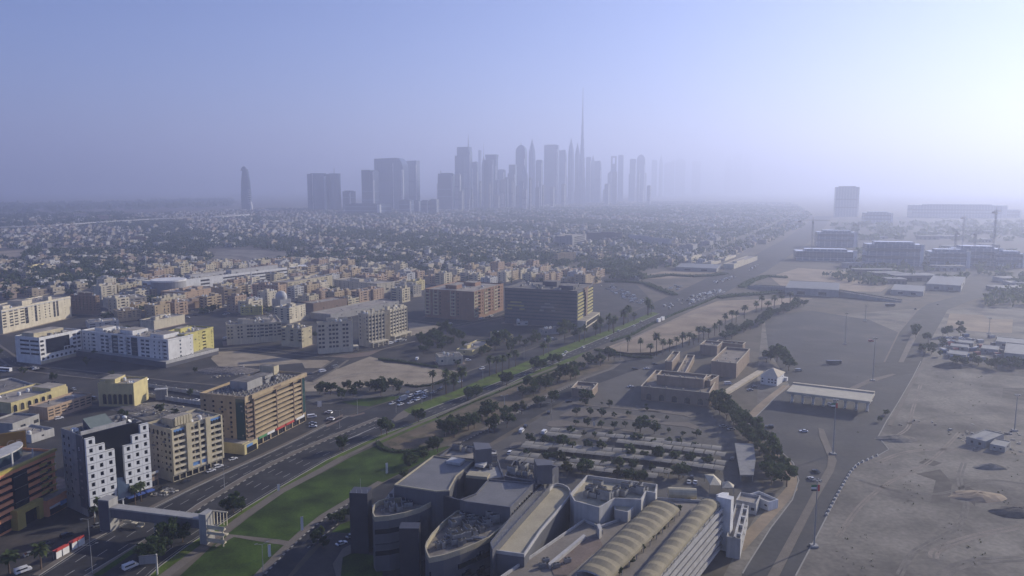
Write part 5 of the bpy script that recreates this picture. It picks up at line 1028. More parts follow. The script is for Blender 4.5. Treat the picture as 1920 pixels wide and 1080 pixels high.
# parking block
pk = root_at('parking_block', 'cream parking block with two barrel vaulted sun roofs and white slatted side', 'parking garage', P('z4', 900, 800, 18))
a = P('z4', 1252, 668, 17); b_ = P('z4', 897, 1078, 17); d = (b_-a).normalized(); nn = Vector((-d.y, d.x, 0)); nn = nn if nn.x > 0 else -nn
far = b_ + d*22
Lw = [P('z4', 430, 738, 17), P('z4', 35, 1008, 17)]; dl = (Lw[1]-Lw[0]).normalized()
poly_part(pk, 'body', None, [a - nn*.5, far - nn*.5, Lw[1] + dl*26, Lw[0], P('z4', 520, 780, 17), P('z4', 640, 735, 17), P('z4', 850, 610, 17), P('z4', 1215, 632, 17)], 17, 0, 17, M_CREAM, mat('parking_deck', (.21, .185, .155), var=.2, scale=.1, fine=.1), .9, M_MALLWHITE)
Lf = (far-a).length
for k in range(6):
    z = 1.4+2.85*k; mb = MB(); mb.cbox(a + d*Lf/2 + nn*.3, d, nn, Lf/2, .35, z, z+1.25, M_MALLWHITE); mb.build('facade_slat', pk, (-pk.location.x, -pk.location.y, 0))
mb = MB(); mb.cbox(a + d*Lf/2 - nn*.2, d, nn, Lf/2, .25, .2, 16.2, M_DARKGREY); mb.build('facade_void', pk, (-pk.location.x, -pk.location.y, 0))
mb = MB(); mb.cbox(a - d*1.8 + nn*.6, d, nn, 1.75, 2.6, 0, 20.5, M_WHITE); mb.build('end_pier', pk, (-pk.location.x, -pk.location.y, 0))
poly_part(pk, 'stair_tower', 'z4', [(1215, 600), (1255, 585), (1292, 588), (1275, 612)], 20, 0, 20.3, M_WHITE)
M_VAULT = mat('vault_fabric', (0.25, 0.215, 0.14), rough=.8, var=.15, scale=.2, fine=.08)
def vault(p0, p1, q0, q1, z, rise, n=11):
    """barrel roof: p0-p1 one springing line, q0-q1 the other"""
    A0, A1, B0, B1 = [P('z4', *x, z) for x in (p0, p1, q0, q1)]; mb = MB(); S_ = 10
    A1 = A0 + (A1-A0)*1.12; B1 = B0 + (B1-B0)*1.12
    def arc(t, dz=0, g_=0):
        u = A0.lerp(A1, t); w_ = B0.lerp(B1, t); return [u.lerp(w_, (1-cos(pi*i/S_))/2) + Vector((0, 0, (rise+dz)*sin(pi*i/S_))) for i in range(S_+1)]
    for k in range(n):
        for (t0, t1, e0, e1) in ((k/n, (k+.5)/n, -.25, .2), ((k+.5)/n, (k+1)/n, .2, -.25)):
            r0, r1 = arc(t0, e0), arc(t1, e1)
            for i in range(S_): mb.face([r0[i], r0[i+1], r1[i+1], r1[i]], M_VAULT)
    for k in (0, n):
        r0 = arc(k/n, .15); r1 = arc(k/n, -.5)
        for i in range(S_): mb.face([r0[i], r0[i+1], r1[i+1], r1[i]], M_OFFWHITE)
    mb.build('vaulted_roof', pk, (-pk.location.x, -pk.location.y, 0))
    for k in range(n+1):
        for X in (A0.lerp(A1, k/n), B0.lerp(B1, k/n)):
            m2 = MB(); m2.tube((0, 0, -z+16.1), (0, 0, 0), .16, .16, M_OFFWHITE, 5); m2.build('roof_post', pk, rel(pk, X, z))
vault((830, 642), (440, 1012), (1000, 690), (618, 1075), 18.0, 2.3); vault((1125, 632), (772, 1050), (1240, 655), (890, 1072), 18.0, 1.9)
poly_part(pk, 'plant_house', 'z4', [(345, 604), (446, 492), (866, 548), (855, 600), (800, 590), (770, 640), (612, 632), (520, 688), (372, 648)], 21.5, 0, 22.5, M_MALLWHITE, M_MALLCREAM, 1.6)
poly_part(pk, 'plant_house', 'z4', [(600, 640), (770, 645), (690, 715), (612, 700)], 19, 16, 20, M_MALLWHITE, M_MALLCREAM, .5)
plant(pk, 'z4', [(420, 610), (560, 640), (720, 590), (500, 555)], 20.92, 20); plant(pk, 'z4', [(650, 580), (760, 600), (830, 580), (700, 560)], 20.92, 10)
for x, y in ((200, 1000), (330, 1000), (265, 1030), (520, 830), (180, 1030)): link('air_conditioner', ac_mesh(1), pk, rel(pk, P('z4', x, y, 16.1), 16.12), .4)
poly_part(pk, 'deck_kerb', 'z4', [(215, 1010), (225, 1025), (440, 845), (425, 838)], 17, 16.12, 17.4, M_MALLWHITE); poly_part(pk, 'pink_deck', 'z4', [(230, 1030), (440, 850), (520, 850), (540, 900), (330, 1075), (250, 1075)], 16.2, 16.11, 16.25, G_PINK)
poly_part(pk, 'vent_shaft', 'z4', [(505, 780), (525, 775), (535, 800), (520, 815)], 19, 16.1, 19.5, M_MALLWHITE)
# planters with clipped shrubs between the vaults: plants stand on the deck
for i in range(7):
    q = P('z4', 990, 700, 16.2).lerp(P('z4', 640, 1075, 16.2), i/6); e = tree(q, .42, 0, name='shrub_tree', label='small clipped shrub in the gap between the vaulted parking roofs', group='shrubs on the parking deck'); e.location.z = 16.1; e['category'] = 'shrub'
for i in range(9):
    q = P('z4', 1235, 668, 16.2).lerp(P('z4', 890, 1075, 16.2), i/8) - nn*1.0; e = tree(q, .36, 1, name='shrub_tree', label='small shrub along the slatted edge of the parking deck', group='shrubs on the slatted edge'); e.location.z = 16.1; e['category'] = 'shrub'
# tank beside the deck
c0, c1 = P('z4', 930, 585, 17.5), P('z4', 1098, 592, 17.5); mb = MB(); mb.tube(c0, c1, 2.2, 2.2, M_CREAM, 14)
for t in (.03, .25, .5, .75, .97): q = c0.lerp(c1, t); mb.cbox(q, (c1-c0), (0, 1, 0), .3, 2.0, 0, 16.5, M_CONC)
mb.thing('storage_tank', 'horizontal cream cylinder tank behind the vaulted deck', 'tank')
b = Bld('service_building', 'narrow white service building with three open bays beside the parking block', 'service building', 'z4', (1362, 858), 895, (1292, 862), (1410, 660), M_OFFWHITE, h=8, keep='R'); b.shell({'F': '-WWW-'}, 2, ground=.5); b.box('roof_beam', 0, b.W, b.D*.35, b.D*.5, b.h-.9, b.h+.4, M_OFFWHITE)
for i in range(4): b.box('roof_beam', b.W*(.1+.25*i), b.W*(.14+.25*i), .3, b.D*.34, b.h-.9, b.h+.3, M_OFFWHITE)
b.finish()
b = Bld('shed', 'low white sheds at the bend behind the parking block', 'shed', 'z4', (1455, 648), 672, (1340, 615), (1480, 600), M_OFFWHITE, h=5); b.shell({'L': 'w-w'}, 1, ground=.6); b.finish()
b = Bld('shed', 'small bright white flat shed under the road hedge', 'shed', 'z4', (1530, 640), 660, (1415, 590), (1545, 605), M_WHITE, h=4); b.shell({'L': 'w-w'}, 1, ground=.6); b.finish()
# shed and tents in the car park
M_SHEET = mat('grey_sheet_roof', (0.23, 0.22, 0.20), rough=.6, var=.15, scale=.3, streak=.1)
r_ = root_at('open_shed', 'long grey sheet roofed shed in the car park shade', 'shed', P('c2', 1380, 800)); poly_part(r_, 'roof', 'c2', [(1255, 580), (1480, 590), (1505, 780), (1480, 960), (1320, 960)], 4, 3.6, 4.2, M_SHEET)
for x, y in ((1275, 600), (1470, 610), (1330, 940), (1470, 945), (1300, 780), (1490, 790)): q = P('c2', x, y, 3.6); mb = MB(); mb.tube((0, 0, 0), (0, 0, 3.6), .15, .15, M_POLE, 5); mb.build('post', r_, rel(r_, q, 0))
for lab, pts in (('pale fabric tent roof next to the end pier', [(895, 950), (1000, 945), (1095, 1030), (1090, 1080), (960, 1075)]), ('round beige tent roof beside the pale one', [(1100, 1040), (1180, 1040), (1250, 1075), (1240, 1110), (1110, 1110)])):
    r_ = root_at('tent', lab, 'tent', P('c2', *pts[0])); q = [P('c2', *p, 3.5) for p in pts]; c = sum(q, Vector())/len(q) + Vector((0, 0, 1.8)); mb = MB()
    for i in range(len(q)): mb.face([q[i], q[(i+1) % len(q)], c], M_PALECREAM)
    mb.build('tent_roof', r_, (-r_.location.x, -r_.location.y, 0))
    for p in q: mb = MB(); mb.tube((0, 0, 0), (0, 0, 3.5), .1, .1, M_POLE, 5); mb.build('post', r_, rel(r_, p, 0))
# sun shades over the parking bays: each cantilever canopy is one thing
M_SHADE = mat('shade_fabric', (0.22, 0.205, 0.175), rough=.8, var=.12, scale=.4, objvar=.15)
def canopy_mesh(wd, dp):
    mb = MB(); k = 4
    for i in range(k):
        a0, a1 = i/k, (i+1)/k; f = lambda t: (-dp/2+dp*t, 2.5+.75*sin(pi*(.15+.7*t)))
        (y0, z0), (y1, z1) = f(a0), f(a1); mb.face([(-wd/2, y0, z0), (wd/2, y0, z0), (wd/2, y1, z1), (-wd/2, y1, z1)], M_SHADE); mb.face([(-wd/2, y1, z1-.12), (wd/2, y1, z1-.12), (wd/2, y0, z0-.12), (-wd/2, y0, z0-.12)], M_SHADE)
        for x, s_ in ((-wd/2, 1), (wd/2, -1)): mb.face([(x, y0, z0-.12), (x, y1, z1-.12), (x, y1, z1), (x, y0, z0)][::s_], M_SHADE)
    return mb.mesh('fabric')
CM = canopy_mesh(4.6, 6.2); mb = MB(); mb.tube((0, -2.1, 0), (0, -2.1, 2.6), .12, .1, M_POLE, 5); mb.tube((0, -2.1, 2.3), (0, 1.6, 2.95), .08, .06, M_POLE, 4); PM = mb.mesh('post')
ROWS = [('c1', (640, 412), (1880, 535), 'in the first sunlit canopy row', 0), ('c1', (590, 462), (1870, 592), 'in the second canopy row facing the dark aisle', 1), ('c1', (330, 575), (1870, 690), 'among trees in the third canopy row', 0), ('c1', (300, 602), (1880, 765), 'at the front of the third canopy row', 1),
        ('c1', (170, 692), (1880, 885), 'in the fourth canopy row behind the mall', 0), ('c1', (10, 735), (1800, 955), 'in the fifth canopy row beside the mall roof', 1),
        ('c2', (330, 548), (1040, 625), 'at the far end of the first canopy row', 0), ('c2', (330, 600), (1090, 700), 'at the far end of the second canopy row', 1), ('c2', (330, 700), (1090, 800), 'at the far end of the third canopy row', 0), ('c2', (330, 760), (1070, 865), 'at the outer end of the third canopy row front', 1), ('c2', (330, 885), (780, 945), 'at the far end of the fourth canopy row', 0)]
for v, p0, p1, where, fl in ROWS:
    pts = along(v, [p0, p1], step=4.75, z=3)
    for p, dd in pts:
        if rg.random() < .07: continue
        e = empty('parking_canopy', (p.x, p.y, 0), atan2(dd.y, dd.x) + (pi if fl else 0), 'beige fabric parking canopy ' + where, 'canopy', 'fabric canopies ' + where); link('fabric', CM, e); link('post', PM, e)
# ------------------------------------------------------------------ fort style museum, gate, house, port yard
M_MUD = mat('mud_brown_wall', (0.27, 0.205, 0.15), streak=.12); M_MUDPALE = mat('pale_coping', (0.50, 0.43, 0.32)); M_MUDROOF = mat('mud_roof', (.22, .185, .145), var=.2, fine=.1)  # pale tone of the copings, earth bank and pyramid roof
def fort(label, v, A, yb, L, Rr, arches=0, h=None, teeth=True, keep=None):
    b = Bld('fort_house', label, 'fort building', v, A, yb, L, Rr, M_MUD, M_MUDROOF, h=h, par=1.4, keep=keep); b.shell({'F': 's-s-s' if b.W > 12 else 's', 'L': '-'}, 1, ground=b.h*.35)
    W, D = b.W, b.D; b.box('coping', -.25, W+.25, -.25, .35, b.h+.01, b.h+.3, M_MUDPALE); b.box('coping', -.25, .35, .36, D+.25, b.h+.01, b.h+.3, M_MUDPALE); b.box('coping', W-.35, W+.25, .36, D+.25, b.h+.01, b.h+.3, M_MUDPALE); b.box('coping', .36, W-.36, D-.35, D+.25, b.h+.01, b.h+.3, M_MUDPALE)
    for i in range(arches): arch(b, 'L', D*(.12+.19*i), .6, 3.2, 4.0, M_MUD, out=.2)
    n_ = max(2, int(D/9))
    if teeth:
        for i in range(n_): y = D*(i+.5)/n_; b.box('merlon', -.1, .5, y-.5, y+.5, b.h+.31, b.h+1.3, M_MUDPALE)
    b.clutter(3, 0, 1, 0); return b.finish()
fort('long low mud brown fort wing with dark arched gates', 'c5', (845, 660), 805, (118, 598), (945, 478), 5)
fort('upper block of mud brown fort rising from the arched wing', 'c5', (788, 518), 610, (292, 470), (838, 470), 0, h=13.5)
fort('small stepped block of mud brown fort at the sunlit corner', 'c5', (858, 535), 600, (800, 528), (948, 478), 0, h=11.5)
fort('square mud brown fort keep with a pale rimmed sunken roof', 'c5', (1135, 348), 505, (868, 322), (1275, 195), 0)
fort('rear mud brown fort block behind the keep', 'c5', (930, 165), 215, (735, 158), (985, 120), 0, h=8)
fort('low far wing of the mud brown fort', 'c5', (1200, 148), 185, (915, 120), (1225, 125), 0, h=7)
fort('narrow fort gallery with battlements along the palm lane', 'c5', (590, 450), 480, (505, 440), (690, 262), 0, h=5, keep='R')
b = fort('small fort gatehouse tower by the palm lane', 'c5', (452, 330), 430, (415, 310), (535, 225), 0, h=8)
fort('small mud brown pavilion with two roof openings at the car park', 'c4', (1395, 820), 895, (1212, 800), (1445, 762), 0)
mb = MB(); w_ = [P('c5', 985, 690), P('c5', 1385, 445)]; dd = (w_[1]-w_[0]); mb.cbox((w_[0]+w_[1])/2, dd, (-dd.y, dd.x, 0), dd.length/2, 2.2, 0, 1.5, M_MUDPALE); mb.thing('garden_wall', 'broad pale earth bank wall beside the fort keep', 'wall')
# white house with a pyramid roof
b = Bld('villa', 'white house with sandy pyramid roof beside the gate plaza', 'house', 'c5', (1565, 495), 590, (1388, 475), (1640, 440), M_WHITE); b.shell({'L': 'w-www', 'F': '-w'}, 2, ground=.8)
mb = MB(); W, D, h = b.W, b.D, b.h; mb.rings([[(-.8, -.8, h), (W+.8, -.8, h), (W+.8, D+.8, h), (-.8, D+.8, h)], [(W*.45, D*.45, h+4), (W*.55, D*.45, h+4), (W*.55, D*.55, h+4), (W*.45, D*.55, h+4)]], M_MUDPALE); mb.build('pyramid_roof', b.root); b.box('outside_stair', W+.05, W+3, -2, D*.6, 0, 2.5, M_WHITE); b.finish()
# gate with flared columns
gate = root_at('toll_gate', 'long flat roofed checkpoint gate on white flared columns', 'gate', P('z5', 380, 300))
poly_part(gate, 'roof', 'z5', [(183, 232), (215, 197), (590, 240), (568, 280)], 8, 7.0, 8.4, mat('gate_roof', (.46, .42, .33), var=.1, streak=.05)); poly_part(gate, 'roof_edge', 'z5', [(212, 199), (215, 195), (590, 238), (588, 243)], 8, 8.41, 9.2, M_MUDPALE); poly_part(gate, 'ceiling', 'z5', [(190, 232), (217, 202), (583, 244), (566, 276)], 8, 6.7, 6.99, M_GREY)
g0, g1 = P('z5', 208, 232, 7.5), P('z5', 556, 272, 7.5); gd = (g1-g0).normalized(); gn = Vector((-gd.y, gd.x, 0))
for i in range(8):
    q = g0.lerp(g1, i/7) + gn*4
    mb = MB(); mb.box(-.7, .7, -2.6, 2.6, 0, .9, M_OFFWHITE); mb.build('column_base', gate, rel(gate, q, 0), atan2(gd.y, gd.x))
    mb = MB(); mb.rings([[(.8*cos(2*pi*j/10), .8*sin(2*pi*j/10), .9) for j in range(10)], [(.7*cos(2*pi*j/10), .7*sin(2*pi*j/10), 3.5) for j in range(10)], [(1.5*cos(2*pi*j/10), 1.5*sin(2*pi*j/10), 5.4) for j in range(10)], [(2.7*cos(2*pi*j/10), 2.7*sin(2*pi*j/10), 6.69) for j in range(10)]], M_WHITE); mb.build('flared_column', gate, rel(gate, q, 0))
# high mast lights
def high_mast(label, v, x, yb, yt, red=False, base=True):
    g = P(v, x, yb); hh = height_at(v, x, yt, yb); e = empty('light_mast', g, 0, label, 'light mast', 'high light masts round the gate')
    mb = MB(); mb.tube((0, 0, 0), (0, 0, hh), .32, .14, M_POLE, 8); mb.build('pole', e)
    mb = MB(); mb.disc((0, 0), .5, 1.1, hh-1.0, hh-.7, M_DARKGREY, 10)
    for k in range(6): a_ = pi*k/3; mb.cbox((1.2*cos(a_), 1.2*sin(a_), 0), (cos(a_), sin(a_), 0), (-sin(a_), cos(a_), 0), .4, .3, hh-1.1, hh-.6, M_METAL)
    mb.build('lamp_ring', e)
    if base: mb = MB(); mb.box(-1.3, 1.3, -1.3, 1.3, 0, .8, M_CONC); mb.build('plinth', e)
    if red: mb = MB(); mb.box(-.2, 1.0, -.06, .06, hh-5.0, hh-2.6, M_RED); mb.box(-2.2, -.21, -.05, .05, hh-4.3, hh-3.4, M_TANK); mb.box(-2.2, -.21, -.05, .05, hh-3.39, hh-2.6, mat('flag_green', (.02, .16, .06))); mb.box(-2.2, -.21, -.05, .05, hh-5.0, hh-4.31, M_BLACK); mb.build('flag', e)
high_mast('tall light mast with small red flag on the sandy verge of the entry road', 'z5', 310, 945, 630, True); high_mast('tall light mast with small red flag on the paved island before the gate', 'z5', 397, 520, 262, True); high_mast('tall light mast behind the gate on the worn plaza', 'z5', 580, 182, -20); high_mast('tall light mast by the sandy lot with low sheds', 'z5', 1232, 412, 240); high_mast('tall light mast on the far plaza', 'a5', 375, 955, 740); high_mast('light mast by the flyover end', 'a5', 512, 800, 690); high_mast('light mast behind the sheds yard', 'c8', 1155, 250, 80)
# concrete blocks edging the road
for k, (p, dd) in enumerate(along('z5', [(368, 800), (410, 720), (450, 650), (480, 600), (520, 562), (600, 528)], n=20)):
    mb = MB(); mb.box(-.9, .9, -.45, .45, 0, .5, M_OFFWHITE); mb.box(-.75, .75, -.25, .25, .5, 1.0, M_OFFWHITE); mb.thing('concrete_barrier', 'white concrete block edging the entry road bend', 'barrier', 'concrete blocks on the road bend', (p.x, p.y, 0), atan2(dd.y, dd.x)+.2)
# flyover and embankment
w_ = [P('a5', -260, 575), P('a5', 0, 605), P('a5', 300, 622), P('a5', 560, 655), P('a5', 760, 668)]; mb = MB(); A_ = offset_line(w_, 8); B_ = offset_line(w_, -8)
zs = [3, 6, 6, 4, .5]
for i in range(4):
    mb.face([(*B_[i].xy, zs[i]), (*B_[i+1].xy, zs[i+1]), (*A_[i+1].xy, zs[i+1]), (*A_[i].xy, zs[i])], G_ROAD)
    for q, s_ in ((A_, 1), (B_, -1)): mb.face([(*q[i].xy, 0), (*q[i+1].xy, 0), (*q[i+1].xy, zs[i+1]+1), (*q[i].xy, zs[i]+1)], M_GREY); mb.face([(*q[i].xy, zs[i]+1), (*q[i+1].xy, zs[i+1]+1), (*(q[i+1]-(q[i+1]-w_[i+1])*.06).xy, zs[i+1]+1), (*(q[i]-(q[i]-w_[i])*.06).xy, zs[i]+1)], M_OFFWHITE)
mb.thing('flyover', 'low grey flyover crossing towards the junction', 'flyover')
# port yard: low sheds and containers
r7 = random.Random(12)
YARD = [('c8', (945, 385), 400, (760, 375), (955, 355), 'white roofed dark shed in the port yard', 3.5), ('c8', (930, 465), 490, (740, 440), (950, 425), 'front dark shed with pale roof edge in the port yard', 3.5), ('c8', (1250, 410), 430, (1075, 390), (1265, 370), 'long shed with pale fascia behind the yard trees', 4), ('c8', (1520, 350), 372, (1225, 325), (1530, 300), 'wide flat warehouse at the yard border', 5), ('c8', (1640, 470), 540, (1310, 440), (1640, 365), 'big grey warehouse at the edge of the yard', 8), ('c8', (1000, 345), 360, (840, 330), (1010, 315), 'small white site cabin row in the yard', 3),
        ('z5', (1100, 460), 478, (1005, 440), (1185, 425), 'pale low canteen hut on the sand', 4), ('z5', (1190, 485), 500, (1120, 470), (1215, 460), 'small flat hut beside the canteen', 3.2), ('a4', (940, 90), 120, (640, 80), (975, 60), 'long low walled store beside the wide road', 6), ('a5', (335, 590), 605, (-10, 545), (340, 540), 'blue grey long hall beside the flyover', 9), ('a5', (905, 600), 612, (690, 580), (920, 560), 'low pale hall behind the junction', 6), ('a5', (1160, 560), 580, (930, 540), (1190, 500), 'low grey hall with flat roof behind the junction', 8)]
for v, A, yb, L, Rr, lab, hh in YARD:
    b = Bld('warehouse', lab, 'warehouse', v, A, yb, L, Rr, r7.choice((M_GREY, M_CONC, M_CONC)), h=hh, roof=mat('pale_sheet_roof', (.20, .20, .195), rough=.6, var=.2), par=.3); b.shell({'L': '-W-W-', 'F': '-W-'}, 1, ground=.3); b.finish()
M_CONT = [mat('container_'+k, c, rough=.6, var=.2, scale=.6) for k, c in (('blue', (.08, .13, .25)), ('red', (.25, .06, .05)), ('grey', (.3, .3, .3)), ('white', (.55, .55, .55)))]
CN = ('blue', 'red', 'grey', 'white')
for i in range(34):
    x, y = r7.uniform(690, 1290), r7.uniform(270, 520); k = r7.randrange(4); mb = MB(); mb.box(-3, 3, -1.2, 1.2, .1, 2.6, M_CONT[k]); mb.box(-3.03, -2.9, -1.22, 1.22, .05, 2.7, M_DARKGREY); mb.box(2.9, 3.03, -1.22, 1.22, .05, 2.7, M_DARKGREY)
    mb.thing('container', CN[k] + ' container standing among the port yard sheds', 'container', CN[k] + ' containers in the port yard', P('c8', x, y), r7.choice((.3, 1.8, .2)))
# excavated pits and heaps on the sand
G_DARKSOIL = mat('damp_dark_soil', (0.075, 0.066, 0.056), rough=.95, var=.3, scale=.2, fine=.2, stain=(.15, .5, (.13, .11, .09)))
for pts in ([(845, 745), (870, 640), (780, 610), (890, 590), (945, 650), (935, 740)], [(1000, 660), (1060, 690), (1050, 760), (1015, 720)], [(1160, 800), (1170, 760), (1276, 760), (1330, 820), (1240, 815)], [(1175, 260), (1180, 215), (1290, 215), (1290, 275)], [(900, 95), (1000, 110), (1130, 150), (1290, 165), (1290, 110), (1000, 85)], [(790, 560), (830, 540), (900, 560), (860, 575)]):
    sheet('dark_soil', 'z5', pts, .07, G_DARKSOIL)
def heap(label, v, x, y, rx, ry, ht, m, rz=0):
    rgh = random.Random(label); mb = MB(); n_ = 16; rings = []
    for k in range(5):
        t = k/4; rings.append([((1-t*.92)*rx*cos(2*pi*j/n_)*rgh.uniform(.85, 1.1), (1-t*.92)*ry*sin(2*pi*j/n_)*rgh.uniform(.85, 1.1), ht*(1-(1-t)**1.6)*rgh.uniform(.9, 1.1) if k else -.05) for j in range(n_)])
    mb.rings(rings, m); return mb.thing('earth_heap', label, 'earth heap', loc=P(v, x, y), rz=rz)
heap('long low earth heap on the grey sand', 'z5', 1125, 582, 9, 3.5, 2, G_GREYSAND); heap('dark soil heap near the yard trees', 'z5', 940, 118, 14, 7, 3.5, G_DARKSOIL); heap('flat sand mound beside the dark trench', 'z5', 1060, 715, 13, 7, 2.0, G_SAND); heap('soil heap at the frame edge of the sand', 'z5', 1240, 790, 12, 6, 2.5, G_DARKSOIL); heap('spread rubble heap by the road bend', 'z5', 690, 450, 12, 7, 2, G_GREYSAND); heap('rubble heap on the walled plot behind the tan block', 'a2', 170, 910, 26, 11, 3.0, mat('rubble', (.17, .15, .13), var=.5, scale=.8, fine=.4))
heap('stone rubble heap across the dusty plot behind the hotel', 'z1', 650, 275, 14, 7, 1.6, mat('rubble', (.17, .15, .13)))
# ------------------------------------------------------------------ footbridge over the main road
fb = root_at('footbridge', 'grey covered footbridge spanning the dual carriageway', 'footbridge', P('z1', 760, 900))
e0, e1 = P('z1', 530, 853), P('z1', 1000, 915); dd = (e1-e0).normalized(); sn = Vector((-dd.y, dd.x, 0)); LN = (e1-e0).length
def bx(name, t0, t1, s0, s1, z0, z1, m): mb = MB(); mb.cbox(e0 + dd*(t0+t1)/2 + sn*(s0+s1)/2, dd, sn, (t1-t0)/2, (s1-s0)/2, z0, z1, m); return mb.build(name, fb, (-fb.location.x, -fb.location.y, 0))
hb = 13.0
bx('deck_box', 2.6, LN-1.6, -1.8, 1.8, 5.8, hb-3.6, mat('bridge_panel', (.13, .13, .14), rough=.5, streak=.1)); bx('roof', 2.6, LN-1.6, -2.1, 2.1, hb-3.59, hb-3.0, M_CONC); bx('lift_tower', -2.5, 2.5, -2.4, 2.4, 0, hb, M_CONC); bx('lift_tower', LN-1.5, LN+1.6, -2.4, 2.4, 0, hb-1.0, M_CONC); bx('tower_cladding', -2.56, -2.51, -2.2, 2.2, .3, hb-.4, M_DARKGREY); bx('tower_cladding', -2.3, 2.3, -2.5, -2.41, .3, hb-.4, M_DARKGREY); bx('support_pier', LN*.5-.5, LN*.5+.5, -1.3, 1.3, 0, 5.79, M_CONC)
for k in range(3): z0 = 1.2+k*2.6; bx('stair_flight', LN+1.7, LN+9, -2.2+1.5*(k % 2), -.8+1.5*(k % 2), z0, z0+.5, M_PALECREAM); bx('stair_rail', LN+1.7, LN+9.4, -2.35, -2.21, z0+.6, z0+1.7, M_PALECREAM); bx('stair_post', LN+8.2, LN+8.6, -2.2, -1.8, 0, z0-.02, M_PALECREAM) if k == 2 else None
for k in range(5): bx('railing_frame', LN+1.8+k*1.4, LN+2.0+k*1.4, 2.0, 2.3, 6.5, hb-1.5, M_PALECREAM)
bx('top_beam', LN+1.7, LN+8, 1.95, 2.35, hb-1.49, hb-1.0, M_PALECREAM)
for k in range(4): bx('stair_flight', 2.6+k*2.6, 4.9+k*2.6, 2.5, 4.0, 4.2-k*1.1, 4.5-k*1.1, M_PALECREAM)
bx('stair_rail', 2.6, 13, 4.01, 4.15, 1.2, 2.2, M_PALECREAM)
# ------------------------------------------------------------------ bus shelters, roadside panels, lamps
for pts, lab in (([(442, 955), (542, 900)], 'white and red bus shelter beside the terracotta office'), ([(565, 885), (662, 832)], 'white and red bus shelter nearer the footbridge')):
    p0, p1 = P('c6', *pts[0]), P('c6', *pts[1]); dd_ = (p1-p0).normalized(); L_ = (p1-p0).length; e = empty('bus_shelter', p0, atan2(dd_.y, dd_.x), lab, 'bus shelter', 'bus shelters')
    for nm, a in (('roof', (0, L_, -.2, 1.8, 3.0, 3.3)), ('back_panel', (0, L_*.42, 0, .12, .3, 2.9)), ('back_panel', (L_*.5, L_, 0, .12, .3, 2.9)), ('roof_sign', (L_*.05, L_*.95, -.25, -.19, 3.31, 4.0))):
        m2 = MB(); m2.box(*a, {'roof': M_SIGNRED, 'roof_sign': M_SIGNRED}.get(nm, M_WHITE)); m2.build(nm, e)
    for x in (.1, L_-.1, L_/2): m2 = MB(); m2.box(x-.08, x+.08, 1.5, 1.66, 0, 2.99, M_POLE); m2.build('post', e)
    m2 = MB(); m2.box(L_*.55, L_*.95, .9, 1.3, .4, .5, M_POLE); m2.build('bench', e)
for v, x, y, hh, lab in (('c7', 1165, 105, 3.4, 'slim white poster panel on the verge path'), ('c3', 188, 500, 4, 'white totem sign by the tan block corner'), ('z2', 480, 865, 6.0, 'white banner mast on the lawn edge'), ('z2', 888, 590, 5.5, 'pale banner mast high on the lawn'), ('c7', 1083, 700, 5, 'thin banner mast by the drive kerb'), ('c1', 1105, 385, 3.2, 'white pay station totem in the car park'), ('c4', 735, 835, 3, 'white electrical kiosk on the green verge'), ('c3', 980, 378, 2, 'small white utility box by the lawn corner')):
    q = P(v, x, y); mb = MB(); wd = .5 if hh > 3.1 and hh != 4 else 1.2; mb.box(-wd, wd, -.2, .2, .6, hh, M_WHITE); mb.box(-.12, .12, -.12, .12, 0, .6, M_POLE); mb.box(-wd-.06, wd+.06, -.24, .24, hh, hh+.1, M_POLE); mb.thing('sign_panel', lab, 'sign', loc=q, rz=.5)
o = P('c6', 1160, 1075); mb = MB(); mb.box(-3, 3, -.25, .25, 4.2, 7.4, M_DARKGREY); mb.box(-2.8, 2.8, -.3, -.26, 4.4, 7.2, M_GREY); mb.box(2.6, 3.0, -.4, .4, 0, 7.6, M_OFFWHITE); mb.thing('roadside_board', 'grey roadside board seen from behind on a pale post', 'sign', loc=o, rz=.2)
LAMPG = 'street lamps along the main road'
pm = MB(); pm.tube((0, 0, 0), (0, 0, 10.5), .14, .08, M_POLE, 6); PMESH = pm.mesh('pole'); am = MB(); am.tube((0, 0, 10.3), (1.8, 0, 10.9), .06, .05, M_POLE, 5); am.tube((0, 0, 10.3), (-1.8, 0, 10.9), .06, .05, M_POLE, 5); AMESH = am.mesh('arm'); hm = MB(); hm.box(1.5, 2.5, -.18, .18, 10.82, 11.0, M_METAL); hm.box(-2.5, -1.5, -.18, .18, 10.82, 11.0, M_METAL); HMESH = hm.mesh('lamp_head')
def lamp(q, rz, label, group=LAMPG):
    e = empty('street_lamp', (q[0], q[1], 0), rz, label, 'street lamp', group); link('pole', PMESH, e); link('arm', AMESH, e); link('lamp_head', HMESH, e)
for v, x, y, lab in (('c6', 720, 1060, 'grey street lamp on the grassy median end'), ('z2', 106, 668, 'double street lamp on the paved median'), ('c3', 370, 690, 'street lamp on the pink corner island'), ('c3', 530, 570, 'street lamp on the small crossing island'), ('c3', 878, 550, 'street lamp at the tip of the green median'), ('c3', 1195, 440, 'street lamp on the green median beside the waiting cars'), ('c3', 1110, 470, 'shorter street lamp near the head of the queue'), ('c3', 1850, 545, 'street lamp on the walkway by the drive'), ('c4', 410, 740, 'street lamp on the green median among palms'), ('c4', 780, 555, 'street lamp on the far green median'), ('c7', 1025, 830, 'thin lamp on the drive pavement'), ('c4', 605, 1030, 'street lamp beside the dry bed walkway'), ('c6', 700, 840, 'street lamp in front of the footbridge tower'), ('c1', 593, 305, 'lamp on the round island of the car park'), ('a4', 345, 110, 'tall lamp beyond the junction trees'), ('c4', 1648, 545, 'lamp at the drive junction')):
    lamp(P(v, x, y), .5, lab, None)
